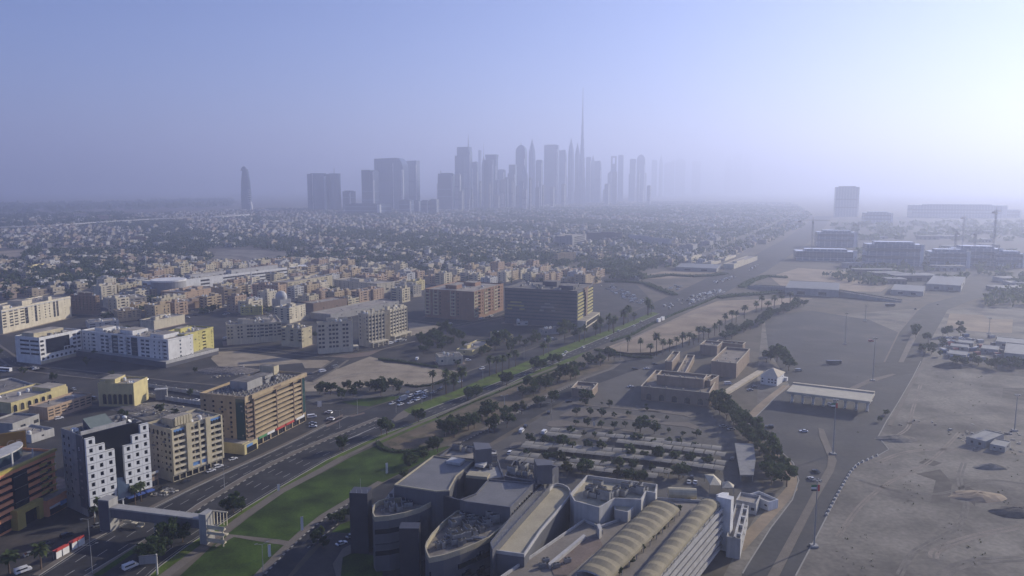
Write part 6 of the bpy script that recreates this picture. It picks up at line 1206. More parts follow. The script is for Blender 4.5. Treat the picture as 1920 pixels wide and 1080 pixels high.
# ------------------------------------------------------------------ trees, palms, hedges
rt = random.Random(21)
def trees(v, pts, label, group, palm=False):
    for q in pts:
        x, y = q[:2]; sc = (q[2] if len(q) > 2 else 1.0)*rt.uniform(.9, 1.12)*(.72 if v in ('c1', 'c2') else 1.25 if v == 'a4' and palm else 1.15 if v in ('c3', 'c4') and not palm else 1); kd = q[3] if len(q) > 3 and rt.random() < .6 else rt.choice((0, 1, 2, 4))
        tree(P(v, x, y), sc, kd, 'palm_tree' if palm else 'tree', label, group, rt)
trees('c3', [(240, 385, 1.3), (190, 380, 1.1), (290, 385, 1.1), (390, 425, 1.2), (440, 345, .9), (520, 350, 1.1), (560, 345, .9), (640, 350, 1), (690, 355, 1.2), (740, 395, 1.4), (770, 350, 1), (850, 345, 1.1), (905, 385, 1.3, 1), (490, 405, .8)], 'round dark tree in the row at the edge of the big sand lot', 'trees along the big sand lot')
trees('c3', [(795, 745, 1.35, 0), (745, 740, 1.2, 0), (1080, 632, 1.15, 0), (1050, 620, .8, 0), (400, 890, 1.0, 0), (370, 880, .8, 0), (1520, 430, .95, 0), (1595, 408, .95, 0), (1872, 303, 1.15, 0)], 'dark dense tree standing on the verge of the near carriageway', 'trees on the verge')
trees('c4', [(625, 775, 1.35, 0), (590, 770, 1.0, 0), (870, 665, 1.5, 0), (930, 645, 1.3, 0), (1040, 592, 1.0, 0), (1095, 585, 1.1, 0), (270, 905, 1.1, 0), (350, 885, 1.1, 0)], 'dark dense tree on the verge opposite the palm median', 'trees on the far verge')
trees('c3', [(1320, 762, 1.4, 0), (1400, 770, 1.5, 0), (1360, 740, 1.2, 0), (1530, 705, 1.3, 2), (1490, 690, 1.1, 2), (1440, 680, 1.0, 2), (1700, 600, 1.35, 2), (1740, 590, 1.2, 2), (1650, 620, 1.1, 1), (1580, 690, 1.1, 2)], 'sparse olive tree on the dry planting bed behind the lawn', 'olive trees on the dry bed')
trees('c4', [(820, 850, 1.4, 0), (865, 875, 1.4, 2), (920, 815, 1.3, 1), (1000, 800, 1.2, 1), (970, 830, 1.1, 0), (1080, 765, 1.2, 2), (1040, 740, 1.0, 1), (1150, 700, 1.2, 1), (1110, 690, 1.0, 1), (1200, 740, 1.3, 0), (1240, 720, 1.1, 0), (1270, 645, 1.1, 2), (1220, 660, 1.2, 1), (1310, 640, 1.0, 1), (1360, 615, 1.2, 2), (1470, 605, 1.2, 0), (1430, 600, 1.0, 1), (1540, 560, 1.3, 1), (1590, 560, 1.1, 0), (770, 880, 1.1, 1)], 'bushy tree crowding the planted bed between path and drive', 'trees in the planted bed')
trees('c4', [(1030, 935, 1.05, 0), (930, 970, 1.1, 0), (890, 965, .9, 1), (760, 1040, 1.1, 3), (700, 1045, 1.0, 1), (630, 1070, 1.1, 0), (1330, 950, 1.2, 0)], 'roadside tree between the drive and the car park', 'trees between drive and car park')
trees('c3', [(1760, 722, 1.3, 0), (1720, 720, 1.0, 1), (1875, 682, 1.2, 0), (1210, 890, .9, 1), (1250, 900, .9, 1), (975, 1010, .9, 0), (1120, 925, .7, 0)], 'dark shrubby tree beside the drive behind the mall', 'trees behind the mall')
trees('c4', [(30, 330, 1.6), (90, 335, 1.8), (150, 380, 1.8), (200, 385, 1.5), (120, 420, 1.3), (0, 440, 1.6), (-60, 400, 1.5), (-80, 460, 1.5), (40, 470, 1.2), (-120, 500, 1.3), (560, 425, 1.8), (520, 470, 1.5), (600, 405, 1.5), (440, 505, 1.2), (400, 520, 1.0), (850, 415, 1.2), (790, 430, 1.1), (900, 395, 1.1), (680, 440, 1.4), (660, 480, 1.2), (740, 410, 1.1), (1100, 335, 1.2), (1140, 310, 1.6), (1190, 300, 1.4), (175, 610, .7), (-150, 430, 1.5), (-30, 380, 1.5), (250, 440, .9), (880, 340, .9)], 'leafy garden tree among the villas beside the road', 'garden trees of the villas')
MP = [(80, 860), (150, 835), (217, 808), (470, 700), (530, 682), (585, 658), (645, 635), (703, 612), (955, 516), (1000, 496), (1145, 400), (1235, 395), (1277, 392), (1322, 380), (1425, 332), (1465, 317), (1542, 287), (1577, 282), (1680, 237), (1715, 222), (1770, 205), (1900, 152)]
trees('c4', [(x, y, 1.45) for x, y in MP], 'tall shaggy palm on the green median of the main road', 'palms on the green median', True)
trees('c3', [(1205, 330, 1.1), (1325, 375, 1.35), (1400, 355, 1.2), (1467, 325, 1.3)], 'tall shaggy palm on the median beside the stopped cars', 'palms beside the stopped cars', True)
trees('a4', [(297, 692, 1.0), (388, 700, 1.0), (460, 712, 1.15), (503, 724, 1.2), (550, 714, 1.1), (600, 692), (648, 674), (693, 662, 1.1), (740, 647, 1.1), (775, 642), (810, 627, 1.2), (845, 607), (880, 592), (925, 577, 1.1), (960, 552, 1.1), (1000, 524, 1.2), (1050, 498, 1.2), (1080, 484, 1.1), (1140, 452, 1.5), (1225, 408, 1.2), (1265, 393, 1.1), (1310, 393, 1.3), (1355, 378, 1.3), (1410, 368, 1.2), (1470, 358, 1.3), (1500, 382, 1.2), (195, 560, 1.4), (160, 545, 1.3), (265, 500, 1.3), (300, 480, 1.3), (440, 430, 1.5), (465, 425, 1.3), (65, 575, 1.1), (100, 560, 1.1)], 'date palm in the long row edging the sand field', 'date palms along the sand field', True)
for i, (p, d_) in enumerate(along('a4', [(1000, 610), (1100, 565), (1230, 505), (1340, 445), (1440, 402), (1560, 365)], step=9)):
    tree(p + Vector((rt.uniform(-3, 3), rt.uniform(-3, 3), 0)), rt.uniform(1.3, 1.8), rt.choice((0, 0, 1)), 'tree', 'dense tree in the green belt beyond the palm row', 'trees in the green belt', rt)
trees('a4', [(1330, 755, 1.8, 0), (1375, 765, 1.9, 0), (1420, 785, 1.7, 0), (1300, 770, 1.4, 0), (1460, 830, 1.5, 0), (1390, 720, 1.5, 0), (1440, 800, 1.4, 0)], 'big dark tree clump member behind the white house', 'trees behind the white house')
trees('c1', [(900, 245, 1.05), (1055, 250, .95), (1195, 265, 1.1), (1345, 270, .85), (1510, 255, .8, 2), (885, 365, .8), (1025, 380, .95), (1190, 400, 1.1), (1345, 408, .9), (1480, 390, .8), (1005, 122, 1.2), (960, 110, 1.0), (1285, 150, 1.1), (1195, 120, .5), (1730, 190, .6, 2)], 'small round tree on a strip of the open car park', 'small trees of the open car park')
trees('c1', [(1655, 450, 1.9, 0), (1600, 440, 1.2, 0)], 'large dark tree towering over the car park strip', 'large car park trees'); trees('c1', [(1820, 470, 1.4, 0)], 'round dark tree on a thin trunk beside the large car park tree', None)
trees('c1', [(815, 492, 1.2, 0), (985, 497, .75, 3), (1110, 515, .8, 1), (1300, 525, .8, 2), (1470, 550, .7), (1620, 575, 1.3, 0), (1805, 605, 1.0)], 'tree poking through the first pair of canopy rows', 'trees in the first canopy rows')
trees('c1', [(340, 590, 1.1, 0), (390, 580, 1.0, 0), (510, 600, 1.2, 0), (560, 600, 1.1, 0), (690, 625, 1.3, 0), (740, 620, 1.1, 0), (840, 655, 1.35, 0), (1020, 675, 1.2, 0), (1190, 695, 1.4, 0), (1530, 755, 1.5, 0), (1700, 765, 1.1, 2), (1860, 790, 1.4, 0)], 'dark round tree hiding the third canopy row', 'trees in the third canopy row')
trees('c1', [(290, 765, 1.0, 1), (550, 810, 1.3, 0), (620, 810, 1.1, 1), (690, 825, 1.2, 1), (740, 850, 1.4, 3), (780, 960, 1.5, 3), (860, 825, .9), (1000, 880, 1.2, 0), (1020, 960, 1.5, 0), (970, 960, 1.3, 0), (1215, 870, 1.0), (1390, 905, 1.4, 0), (1580, 930, 1.4, 0), (1385, 1010, 1.2, 3), (1560, 1060, 1.5, 0), (1640, 1060, 1.4, 0), (1700, 1050, 1.2, 0), (1800, 930, .8), (1480, 1020, 1.1, 0)], 'leafy tree behind the mall roof in the last canopy rows', 'trees in the last canopy rows')
trees('c2', [(470, 605, .9), (600, 615, .9), (780, 650, 1.0), (190, 760, 1.1), (360, 785, 1.35), (550, 800, 1.35), (730, 820, 1.3), (930, 850, 1.4), (270, 945, .9), (590, 1010, 1.8, 1), (640, 990, 1.4, 0), (440, 960, .8)], 'dark round tree at the far ends of the canopy rows', 'trees at the canopy row ends')
trees('c2', [(470, 450, .6, 2), (640, 490, .7, 2), (800, 500, 1.0), (450, 305, .65), (200, 150, .55, 2), (280, 290, .5, 2)], 'young thin tree on the bare car park strips', 'young trees of the car park')
for k, off in enumerate((-3.5, 3.0)):
    for p, d_ in along('c2', [(1040, 120), (1110, 210), (1220, 290), (1310, 360), (1400, 470), (1520, 590), (1630, 720), (1720, 840), (1780, 960), (1790, 1090)], step=9.5):
        p = p + Vector((-d_.y, d_.x, 0))*off; tree(p, rt.uniform(1.2, 1.75), rt.choice((0, 0, 1)), 'tree', 'dense dark tree in the belt curving along the entry road', 'trees of the entry road belt', rt)
trees('z5', [(640, 340, .7), (610, 372, .5), (820, 40, .9), (850, 60, 1.0), (900, 30, .9), (890, 70, .9), (960, 100, .8)], 'small scrubby tree by the port road', 'scrub trees at the port road')
trees('c8', [(865, 185, 1.4, 0)], 'single round tree on the walled sand lot', None); trees('c8', [(400, 250, 1.6, 1), (415, 290, 1.4, 1), (430, 220, 1.3, 1)], 'tree growing in the narrow road island', 'island trees'); trees('c8', [(490, 455, 1.2, 0), (590, 430, 1.3, 0), (540, 340, 1.3, 0), (690, 280, 1.2, 0), (740, 265, 1.2, 0), (870, 265, 1.3), (1050, 560, 1.0), (680, 360, 1.2), (830, 570, 1.2, 0), (990, 540, 1.1, 0)], 'dark tree round the port yard sheds', 'trees round the port yard')
for i in range(12): tree(P('c8', 880+rt.uniform(0, 600), 560+rt.uniform(0, 60)), rt.uniform(.9, 1.4), 0, 'tree', 'low dark tree in the thicket before the yard sheds', 'thicket before the sheds', rt)
trees('c6', [(775, 640, .85), (835, 610, .8), (735, 660, .8), (1010, 500, .9), (1055, 525, 1.0), (1100, 500, .95), (960, 480, .8), (870, 470, .8)], 'slim palm in front of the white hotel entrance', 'palms before the hotel', True)
trees('c6', [(320, 1030, 1.1)], 'big palm on the pavement strip by the bus shelters', None, True); trees('c6', [(75, 1060, 1.2)], 'broad palm before the mustard entrance portal', None, True)
trees('c7', [(760, 300, 1.3, 0), (700, 285, 1.1, 0), (830, 290, 1.0, 0)], 'dark round tree on the verge beyond the footbridge', 'verge trees beyond the footbridge'); trees('c7', [(60, 650, 1.6, 0), (200, 610, 1.6, 0), (150, 660, 1.4, 0), (300, 560, 1.3, 0), (330, 480, 1.2, 0), (420, 440, 1.2, 0), (20, 740, 1.4, 0)], 'dark tree in the shade below the footbridge', 'trees below the footbridge')
trees('c7', [(1700, 400, .8), (1650, 370, .7), (1760, 360, .8), (1500, 590, .8), (1540, 520, .7), (1840, 340, .8), (1560, 620, .7)], 'dark bush by the drive and mall forecourt', 'bushes by the mall forecourt')
trees('z3', [(450, 350, .8), (500, 320, .8), (560, 295, .7), (425, 420, .8), (590, 240, .9), (640, 215, .9)], 'dark small tree squeezed between mall wall and drive', 'trees along the mall wall')
hedge('hedge', 'clipped dark hedge curving round the top of the lawn', 'c3', [(712, 815), (730, 850), (780, 880), (860, 900), (950, 903), (1060, 890), (1150, 865), (1200, 845)], 3.0, 1.3)
hedge('hedge', 'dark hedge along the sand lot and service road', 'c3', [(960, 300), (1060, 318), (1180, 305), (1260, 285), (1370, 240), (1500, 190)], 2.5, 1.4); hedge('hedge', 'wall of bushes before the cream villa and sand lot', 'c3', [(720, 70), (860, 85), (1000, 105), (1250, 145)], 3, 2.0)
hedge('hedge', 'dark hedge at the tip of the sand field', 'a4', [(60, 680), (150, 700), (260, 720), (360, 735), (480, 738)], 4.0, 1.6); hedge('hedge', 'long dark hedge between main road and sand field', 'a4', [(180, 620), (330, 570), (500, 480), (640, 420), (760, 375), (940, 300)], 3.5, 1.6)
hedge('hedge', 'low green hedge beside the long garden path', 'c4', [(0, 1075), (200, 985), (400, 905), (600, 825), (760, 760), (1000, 665), (1160, 600)], 1.4, .9, 1)
hedge('embankment_shrubs', 'shrub covered embankment at the junction', 'a4', [(960, 305), (1080, 290), (1240, 280), (1430, 262), (1700, 250)], 14, 3, 0, 1.2, 'shrubs', .7); hedge('embankment_shrubs', 'shrub strip between the junction slip roads', 'a4', [(420, 160), (600, 140), (760, 150), (900, 145), (1000, 130)], 16, 3, 0, 1.2, 'shrubs', .7); hedge('embankment_shrubs', 'dark shrubs along the slip road by the glass office lot', 'a4', [(130, 190), (280, 190), (420, 200), (540, 250), (640, 285)], 10, 3, 0, 1.2, 'shrubs', .7); hedge('embankment_shrubs', 'dark bank beside the warehouse hall', 'a4', [(1120, 230), (1200, 180), (1300, 150), (1450, 160)], 12, 3, 0, 1.2, 'shrubs', .7)
# ------------------------------------------------------------------ cars
rc = random.Random(8)
def rdir(v, a, b): d = P(v, *b)-P(v, *a); return atan2(d.y, d.x)
RA = rdir('c3', (840, 468), (1275, 330)); RB = rdir('c4', (1130, 513), (1830, 210))
for x, y, k, c, lab in ((842, 470, 'sedan', 'white', 'white car first at the stop line'), (918, 478, 'sedan', 'white', 'white car second in the lane beside the median tip'), (1003, 462, 'sedan', 'white', 'white car third in the lane beside the green median'), (1070, 435, 'suv', 'white', 'white suv in the middle of the waiting cluster'), (1040, 432, 'sedan', 'silver', 'silver car tucked behind the white suv'), (1130, 412, 'sedan', 'white', 'white car fourth beside the green median'), (1005, 405, 'suv', 'white', 'white suv behind the truck'), (1075, 382, 'van', 'white', 'white van in the outer waiting lane'), (1140, 392, 'sedan', 'silver', 'silver car in the middle waiting lane'), (1135, 368, 'suv', 'white', 'white suv at the back of the outer lane'), (1212, 372, 'sedan', 'silver', 'silver car last in the waiting cluster'), (1277, 342, 'suv', 'dark', 'dark suv rolling up to the queue'), (1450, 272, 'sedan', 'white', 'white car between the median palms'), (1650, 155, 'suv', 'white', 'white suv on the outer lane by the villas')):
    car(P('c3', x, y), RA+pi, lab, k, c, None, 'car')
e = empty('box_truck', P('c3', 925, 440), RA+pi, 'small pale box truck in the waiting cluster', 'truck'); b_, g_, r_, wr = car_parts('van', 'white'); link('cab', b_, e); link('cabin_glass', g_, e); mb = MB(); mb.box(-4.4, .9, -1.15, 1.15, .9, 3.1, M_OFFWHITE); mb.build('cargo_box', e)
for sx in (1.4, -1.4, -3.4):
    for sy in (.95, -.95): link('wheel', r_, e, (sx, sy, wr))
for v, x, y, k, c, lab, a in (('c3', 120, 590, 'van', 'white', 'white van parked at the tan block corner', .4), ('c3', 128, 648, 'sedan', 'silver', 'silver car nosed in beside the tan block', .2), ('c3', 130, 675, 'sedan', 'white', 'white car nosed in beside the tan block', .2), ('c3', 270, 552, 'suv', 'white', 'white suv leaving the side street', 2.8), ('c3', 287, 612, 'suv', 'white', 'white suv waiting on the side street', 2.8), ('c3', 110, 205, 'sedan', 'dark', 'dark car on the street behind the tan block', .8), ('c3', 215, 180, 'van', 'white', 'white van on the street behind the tan block', .8), ('c3', 330, 140, 'van', 'silver', 'silver van at the lot entrance', .8), ('c3', 1065, 70, 'van', 'white', 'white van parked at the garden wall', 1.5), ('c3', 1525, 80, 'suv', 'white', 'white suv in the villa yard', .5),
                              ('z2', 147, 520, 'sedan', 'white', 'white car parked by the yellow podium', .9), ('z2', 40, 577, 'sedan', 'white', 'white car parked under the cream flats', .9), ('z2', 76, 557, 'suv', 'white', 'white suv parked under the cream flats', .9), ('z1', 895, 628, 'sedan', 'dark', 'dark car in the shade of the cream flats', .9), ('z1', 790, 660, 'sedan', 'dark', 'dark car beside the debris patch', .9), ('z1', 700, 695, 'suv', 'dark', 'dark suv parked before the hotel awnings', .9),
                              ('c6', 765, 692, 'sedan', 'silver', 'silver car parked before the footbridge tower', .9), ('c6', 520, 775, 'suv', 'dark', 'dark suv with bright rear by the blue shop', .9), ('c6', 375, 840, 'sedan', 'dark', 'dark car pulling past the mustard portal', .9), ('c6', 235, 918, 'sedan', 'silver', 'silver car by the mustard portal steps', .9), ('c6', 180, 1050, 'van', 'white', 'white van under the big palm', .9), ('c6', 1015, 1018, 'van', 'white', 'white van with blue windows driving on the near carriageway', .95),
                              ('c7', 1730, 580, 'sedan', 'white', 'white car on the mall forecourt', .75), ('c7', 1820, 515, 'sedan', 'silver', 'silver car parked near the mall pylon', .75),
                              ('c1', 240, 445, 'van', 'white', 'white van parked on the drive bend', 1.3), ('c1', 290, 390, 'suv', 'dark', 'dark pickup standing by the white van', 1.3), ('c1', 565, 225, 'suv', 'dark', 'dark van alone on the car park road', 1.4), ('c1', 800, 90, 'sedan', 'dark', 'dark car at the top of the car park road', .2), ('c1', 510, 462, 'van', 'white', 'white van at the end of the second canopy row', 1.2), ('c1', 105, 705, 'suv', 'white', 'white suv at the end of the fourth canopy row', 1.2),
                              ('c2', 710, 1050, 'sedan', 'white', 'white car between tent and trees', 1.3), ('c2', 785, 1055, 'sedan', 'white', 'white car beside the pale tent', 1.3), ('c2', 745, 995, 'sedan', 'dark', 'dark car behind the pair of white cars', 1.3), ('c2', 1225, 775, 'sedan', 'dark', 'dark car at the corner of the grey shed', 1.2), ('c2', 1120, 385, 'sedan', 'silver', 'silver car in the tree shade', .3), ('c2', 1215, 420, 'sedan', 'silver', 'silver car under the belt trees', .3),
                              ('c5', 185, 408, 'sedan', 'white', 'white car on the fort forecourt', .2), ('c5', 265, 360, 'sedan', 'dark', 'dark car by the fort corner', .2), ('c5', 60, 415, 'suv', 'dark', 'black suv on the fort forecourt', .2), ('c5', 15, 600, 'sedan', 'white', 'white car near the arched fort wing', .2), ('c5', 1280, 635, 'sedan', 'silver', 'silver car below the white house', .3), ('c5', 1325, 600, 'sedan', 'dark', 'dark car close under the white house', .3), ('c5', 1790, 430, 'van', 'silver', 'silver van on the gate plaza edge', .2), ('c5', 1045, 570, 'van', 'white', 'white van behind the fort bushes', .2),
                              ('z5', 105, 398, 'suv', 'dark', 'dark pickup crossing the plaza', 2.8), ('z5', 262, 417, 'sedan', 'white', 'white car crossing the plaza', 2.9), ('z5', 298, 637, 'sedan', 'white', 'white car on the entry road by the flagged mast', 1.9), ('z5', 318, 603, 'sedan', 'dark', 'dark car ahead of the white one on the entry road', 1.9), ('z5', 385, 298, 'van', 'white', 'white van passing under the gate', 1.9), ('z5', 400, 105, 'bus', 'dark', 'dark coach parked on the far plaza', 0.0), ('z5', 572, 2, 'suv', 'red', 'red pickup on the far plaza', .1), ('a5', 1000, 690, 'sedan', 'dark', 'dark car on the far carriageway', 1.2), ('a5', 850, 722, 'suv', 'dark', 'dark car at the junction mouth', 1.2), ('a5', 680, 700, 'bus', 'dark', 'dark coach leaving the flyover end', .1), ('z1', 695, 165, 'sedan', 'white', 'white car on the back street', 2.9), ('z1', 698, 137, 'suv', 'silver', 'silver suv on the back street', 2.9), ('z1', 945, 235, 'sedan', 'white', 'white car along the wall', 2.9), ('a1', 35, 912, 'bus', 'white', 'white bus at the back street corner', 2.9), ('a1', 240, 887, 'sedan', 'white', 'white car before the framed office', 2.9), ('a1', 297, 848, 'van', 'white', 'white van under the framed office', .9), ('a3', 400, 575, 'van', 'white', 'white van on the bare lot by the brick block', .6),
                              ('c4', 1312, 445, 'suv', 'white', 'white suv driving past the slip road triangle', RB), ('c4', 1160, 485, 'sedan', 'white', 'white car in the inner lane before the slip road', RB), ('c4', 1133, 515, 'suv', 'white', 'white suv in the outer lane before the slip road', RB), ('c4', 1523, 360, 'sedan', 'white', 'white car by the sand field tip', RB), ('c4', 1633, 297, 'suv', 'silver', 'silver suv beyond the sand field tip', RB), ('c4', 1770, 249, 'sedan', 'white', 'white car far along the palm median', RB), ('c4', 1833, 209, 'sedan', 'white', 'white car nearest the tanker trucks', RB)):
    car(P(v, x, y), a, lab, k, c, None, 'car' if k not in ('van', 'bus') else k, {'van': 'van', 'bus': 'bus'}.get(k, 'car'))
for x, y, lab in ((525, 478, 'white box truck leading a pair on the main road'), (552, 466, 'white box truck following close behind another')):
    e = empty('box_truck', P('a4', x, y), RB, lab, 'truck'); link('cab', car_parts('van', 'white')[0], e); mb = MB(); mb.box(-6.5, 1.0, -1.3, 1.3, .9, 4.0, M_WHITE); mb.build('cargo_box', e)
def cluster(v, quad, n, label, group, ang, kinds=('sedan', 'sedan', 'suv', 'van'), parts=False, cols=('white', 'white', 'silver', 'white', 'dark')):
    A_, B_, C_, D_ = [P(v, *p) for p in quad]
    for i in range(n):
        s_, t = rc.random(), (rc.randrange(4)+.5+rc.uniform(-.1, .1))/4; p = A_.lerp(B_, s_).lerp(D_.lerp(C_, s_), t); c = rc.choice(cols)
        car(p, ang, c.replace('dark', 'black') + ' car ' + label, rc.choice(kinds), c, c + ' cars ' + group, 'car', parts=parts)
cluster('a4', [(728, 362), (1000, 262), (960, 246), (745, 292)], 64, 'in the dense traffic queue before the junction', 'in the junction queue', RB); cluster('a4', [(930, 208), (1085, 152), (1060, 145), (920, 185)], 34, 'in the queue on the far side of the junction', 'beyond the junction', RB); cluster('a4', [(560, 400), (760, 320), (700, 300), (540, 370)], 9, 'rolling towards the junction queue', 'near the junction', RB); cluster('a4', [(1100, 140), (1290, 70), (1240, 60), (1070, 130)], 8, 'on the hazy far stretch of the main road', 'on the far stretch', RB); cluster('a4', [(540, 225), (740, 270), (740, 225), (600, 210)], 7, 'on the junction slip roads', 'on the slip roads', .2)
cluster('a4', [(130, 240), (380, 370), (420, 320), (190, 210)], 48, 'in the open lot behind the glass office', 'in the glass office lot', .5); cluster('a3', [(1080, 690), (1170, 690), (1160, 670), (1090, 670)], 8, 'parked beneath the flat villa', 'beneath the flat villa', .5); cluster('a2', [(1290, 740), (1500, 680), (1490, 670), (1280, 730)], 9, 'parked along the framed flats', 'along the framed flats', .9); cluster('a3', [(600, 540), (720, 520), (715, 510), (600, 530)], 7, 'parked along the brick red block', 'along the brick red block', .9); cluster('c8', [(640, 440), (1040, 480), (1050, 300), (700, 270)], 24, 'standing among the port yard sheds', 'in the port yard', .4)
cs = MB()
for p in FCAR[:170]:
    a_ = fang + rc.choice((0, pi/2)); u = Vector((cos(a_), sin(a_), 0)); v_ = Vector((-sin(a_), cos(a_), 0)); m_ = CARPAINT[rc.choice(('white', 'white', 'silver', 'dark'))]
    cs.cbox(p, u, v_, 2.2, .9, .35, .9, m_); cs.cbox(p - u*.3, u, v_, 1.2, .78, .91, 1.4, M_BLACKGLASS); cs.cbox(p - u*.35, u, v_, .9, .7, 1.41, 1.47, m_)
    for sx in (1.35, -1.35): cs.cbox(p + u*sx, u, v_, .33, .92, 0, .6, M_BLACK)
tag(cs.build('distant_cars'), 'small cars parked through the dense streets of walk up blocks', 'cars', kind='stuff')
# cars and trees on the dark back streets and yards nearer the viewer
for i in range(70):
    x, y = rt.uniform(-20, 760), rt.uniform(560, 790); p = P(None, x, y)
    if clear(p, 3) and not inpoly(x, y, LE[:20] + [(900, 1000), (0, 1200)]) and not (560 < x < 880 and y > 660) and not (400 < x < 640 and y > 650):
        if rt.random() < .4: tree(p, rt.uniform(.7, 1.2), None, 'tree', 'dusty tree by the back streets behind the hotel row', 'trees of the back streets', rt)
        else: c = rc.choice(('white', 'silver', 'dark')); car(p, RA + rc.choice((0, pi, pi/2)), c.replace('dark', 'black') + ' car standing on the back streets behind the hotel row', rc.choice(('sedan', 'suv', 'van')), c, c + ' cars of the back streets', 'car')

sc_ = MB()
for i in range(320):
    x, y = rt.uniform(1560, 1925), rt.uniform(660, 1085); 
    if x < 1560 + (1085-y)*.1 or sin(x*.03+1)*cos(y*.021) < .15: continue
    p = P(None, x, y); r_ = rt.uniform(.2, .6)
    for k in range(3): leaf_quad(sc_, p + Vector((rt.gauss(0, r_), rt.gauss(0, r_), r_*.5)), r_*.8, rt, M_LEAF[2], .5)
tag(sc_.build('dry_scrub'), 'dry scrub tufts dotted over the grey sand', 'scrub', kind='stuff')
db = MB()
for v, poly_, n_ in (('z5', [(620, 430), (800, 400), (1000, 480), (1276, 500), (1276, 420), (760, 330)], 40), ('z1', [(540, 260), (660, 240), (860, 260), (1000, 300), (760, 320), (640, 300)], 160), ('a2', [(100, 880), (300, 870), (320, 940), (60, 960)], 140), ('z1', [(700, 690), (800, 650), (860, 670), (760, 720)], 60), ('z5', [(1000, 420), (1276, 420), (1276, 520), (1000, 500)], 60)):
    w_ = [P(v, *p).xy for p in poly_]; k = 0; xs = [p.x for p in w_]; ys = [p.y for p in w_]
    while k < n_:
        q = Vector((rt.uniform(min(xs), max(xs)), rt.uniform(min(ys), max(ys)), 0)); k += 1
        if inpoly(q.x, q.y, w_): a_ = rt.uniform(0, 3); db.cbox(q, (cos(a_), sin(a_), 0), (-sin(a_), cos(a_), 0), rt.uniform(.2, 1.0), rt.uniform(.2, .7), 0, rt.uniform(.2, .9), rt.choice((M_CONC, M_GREY, M_ROOFDARK, M_PALECREAM)))
tag(db.build('rubble'), 'rubble and litter strewn over bare plots', 'rubble', kind='stuff')
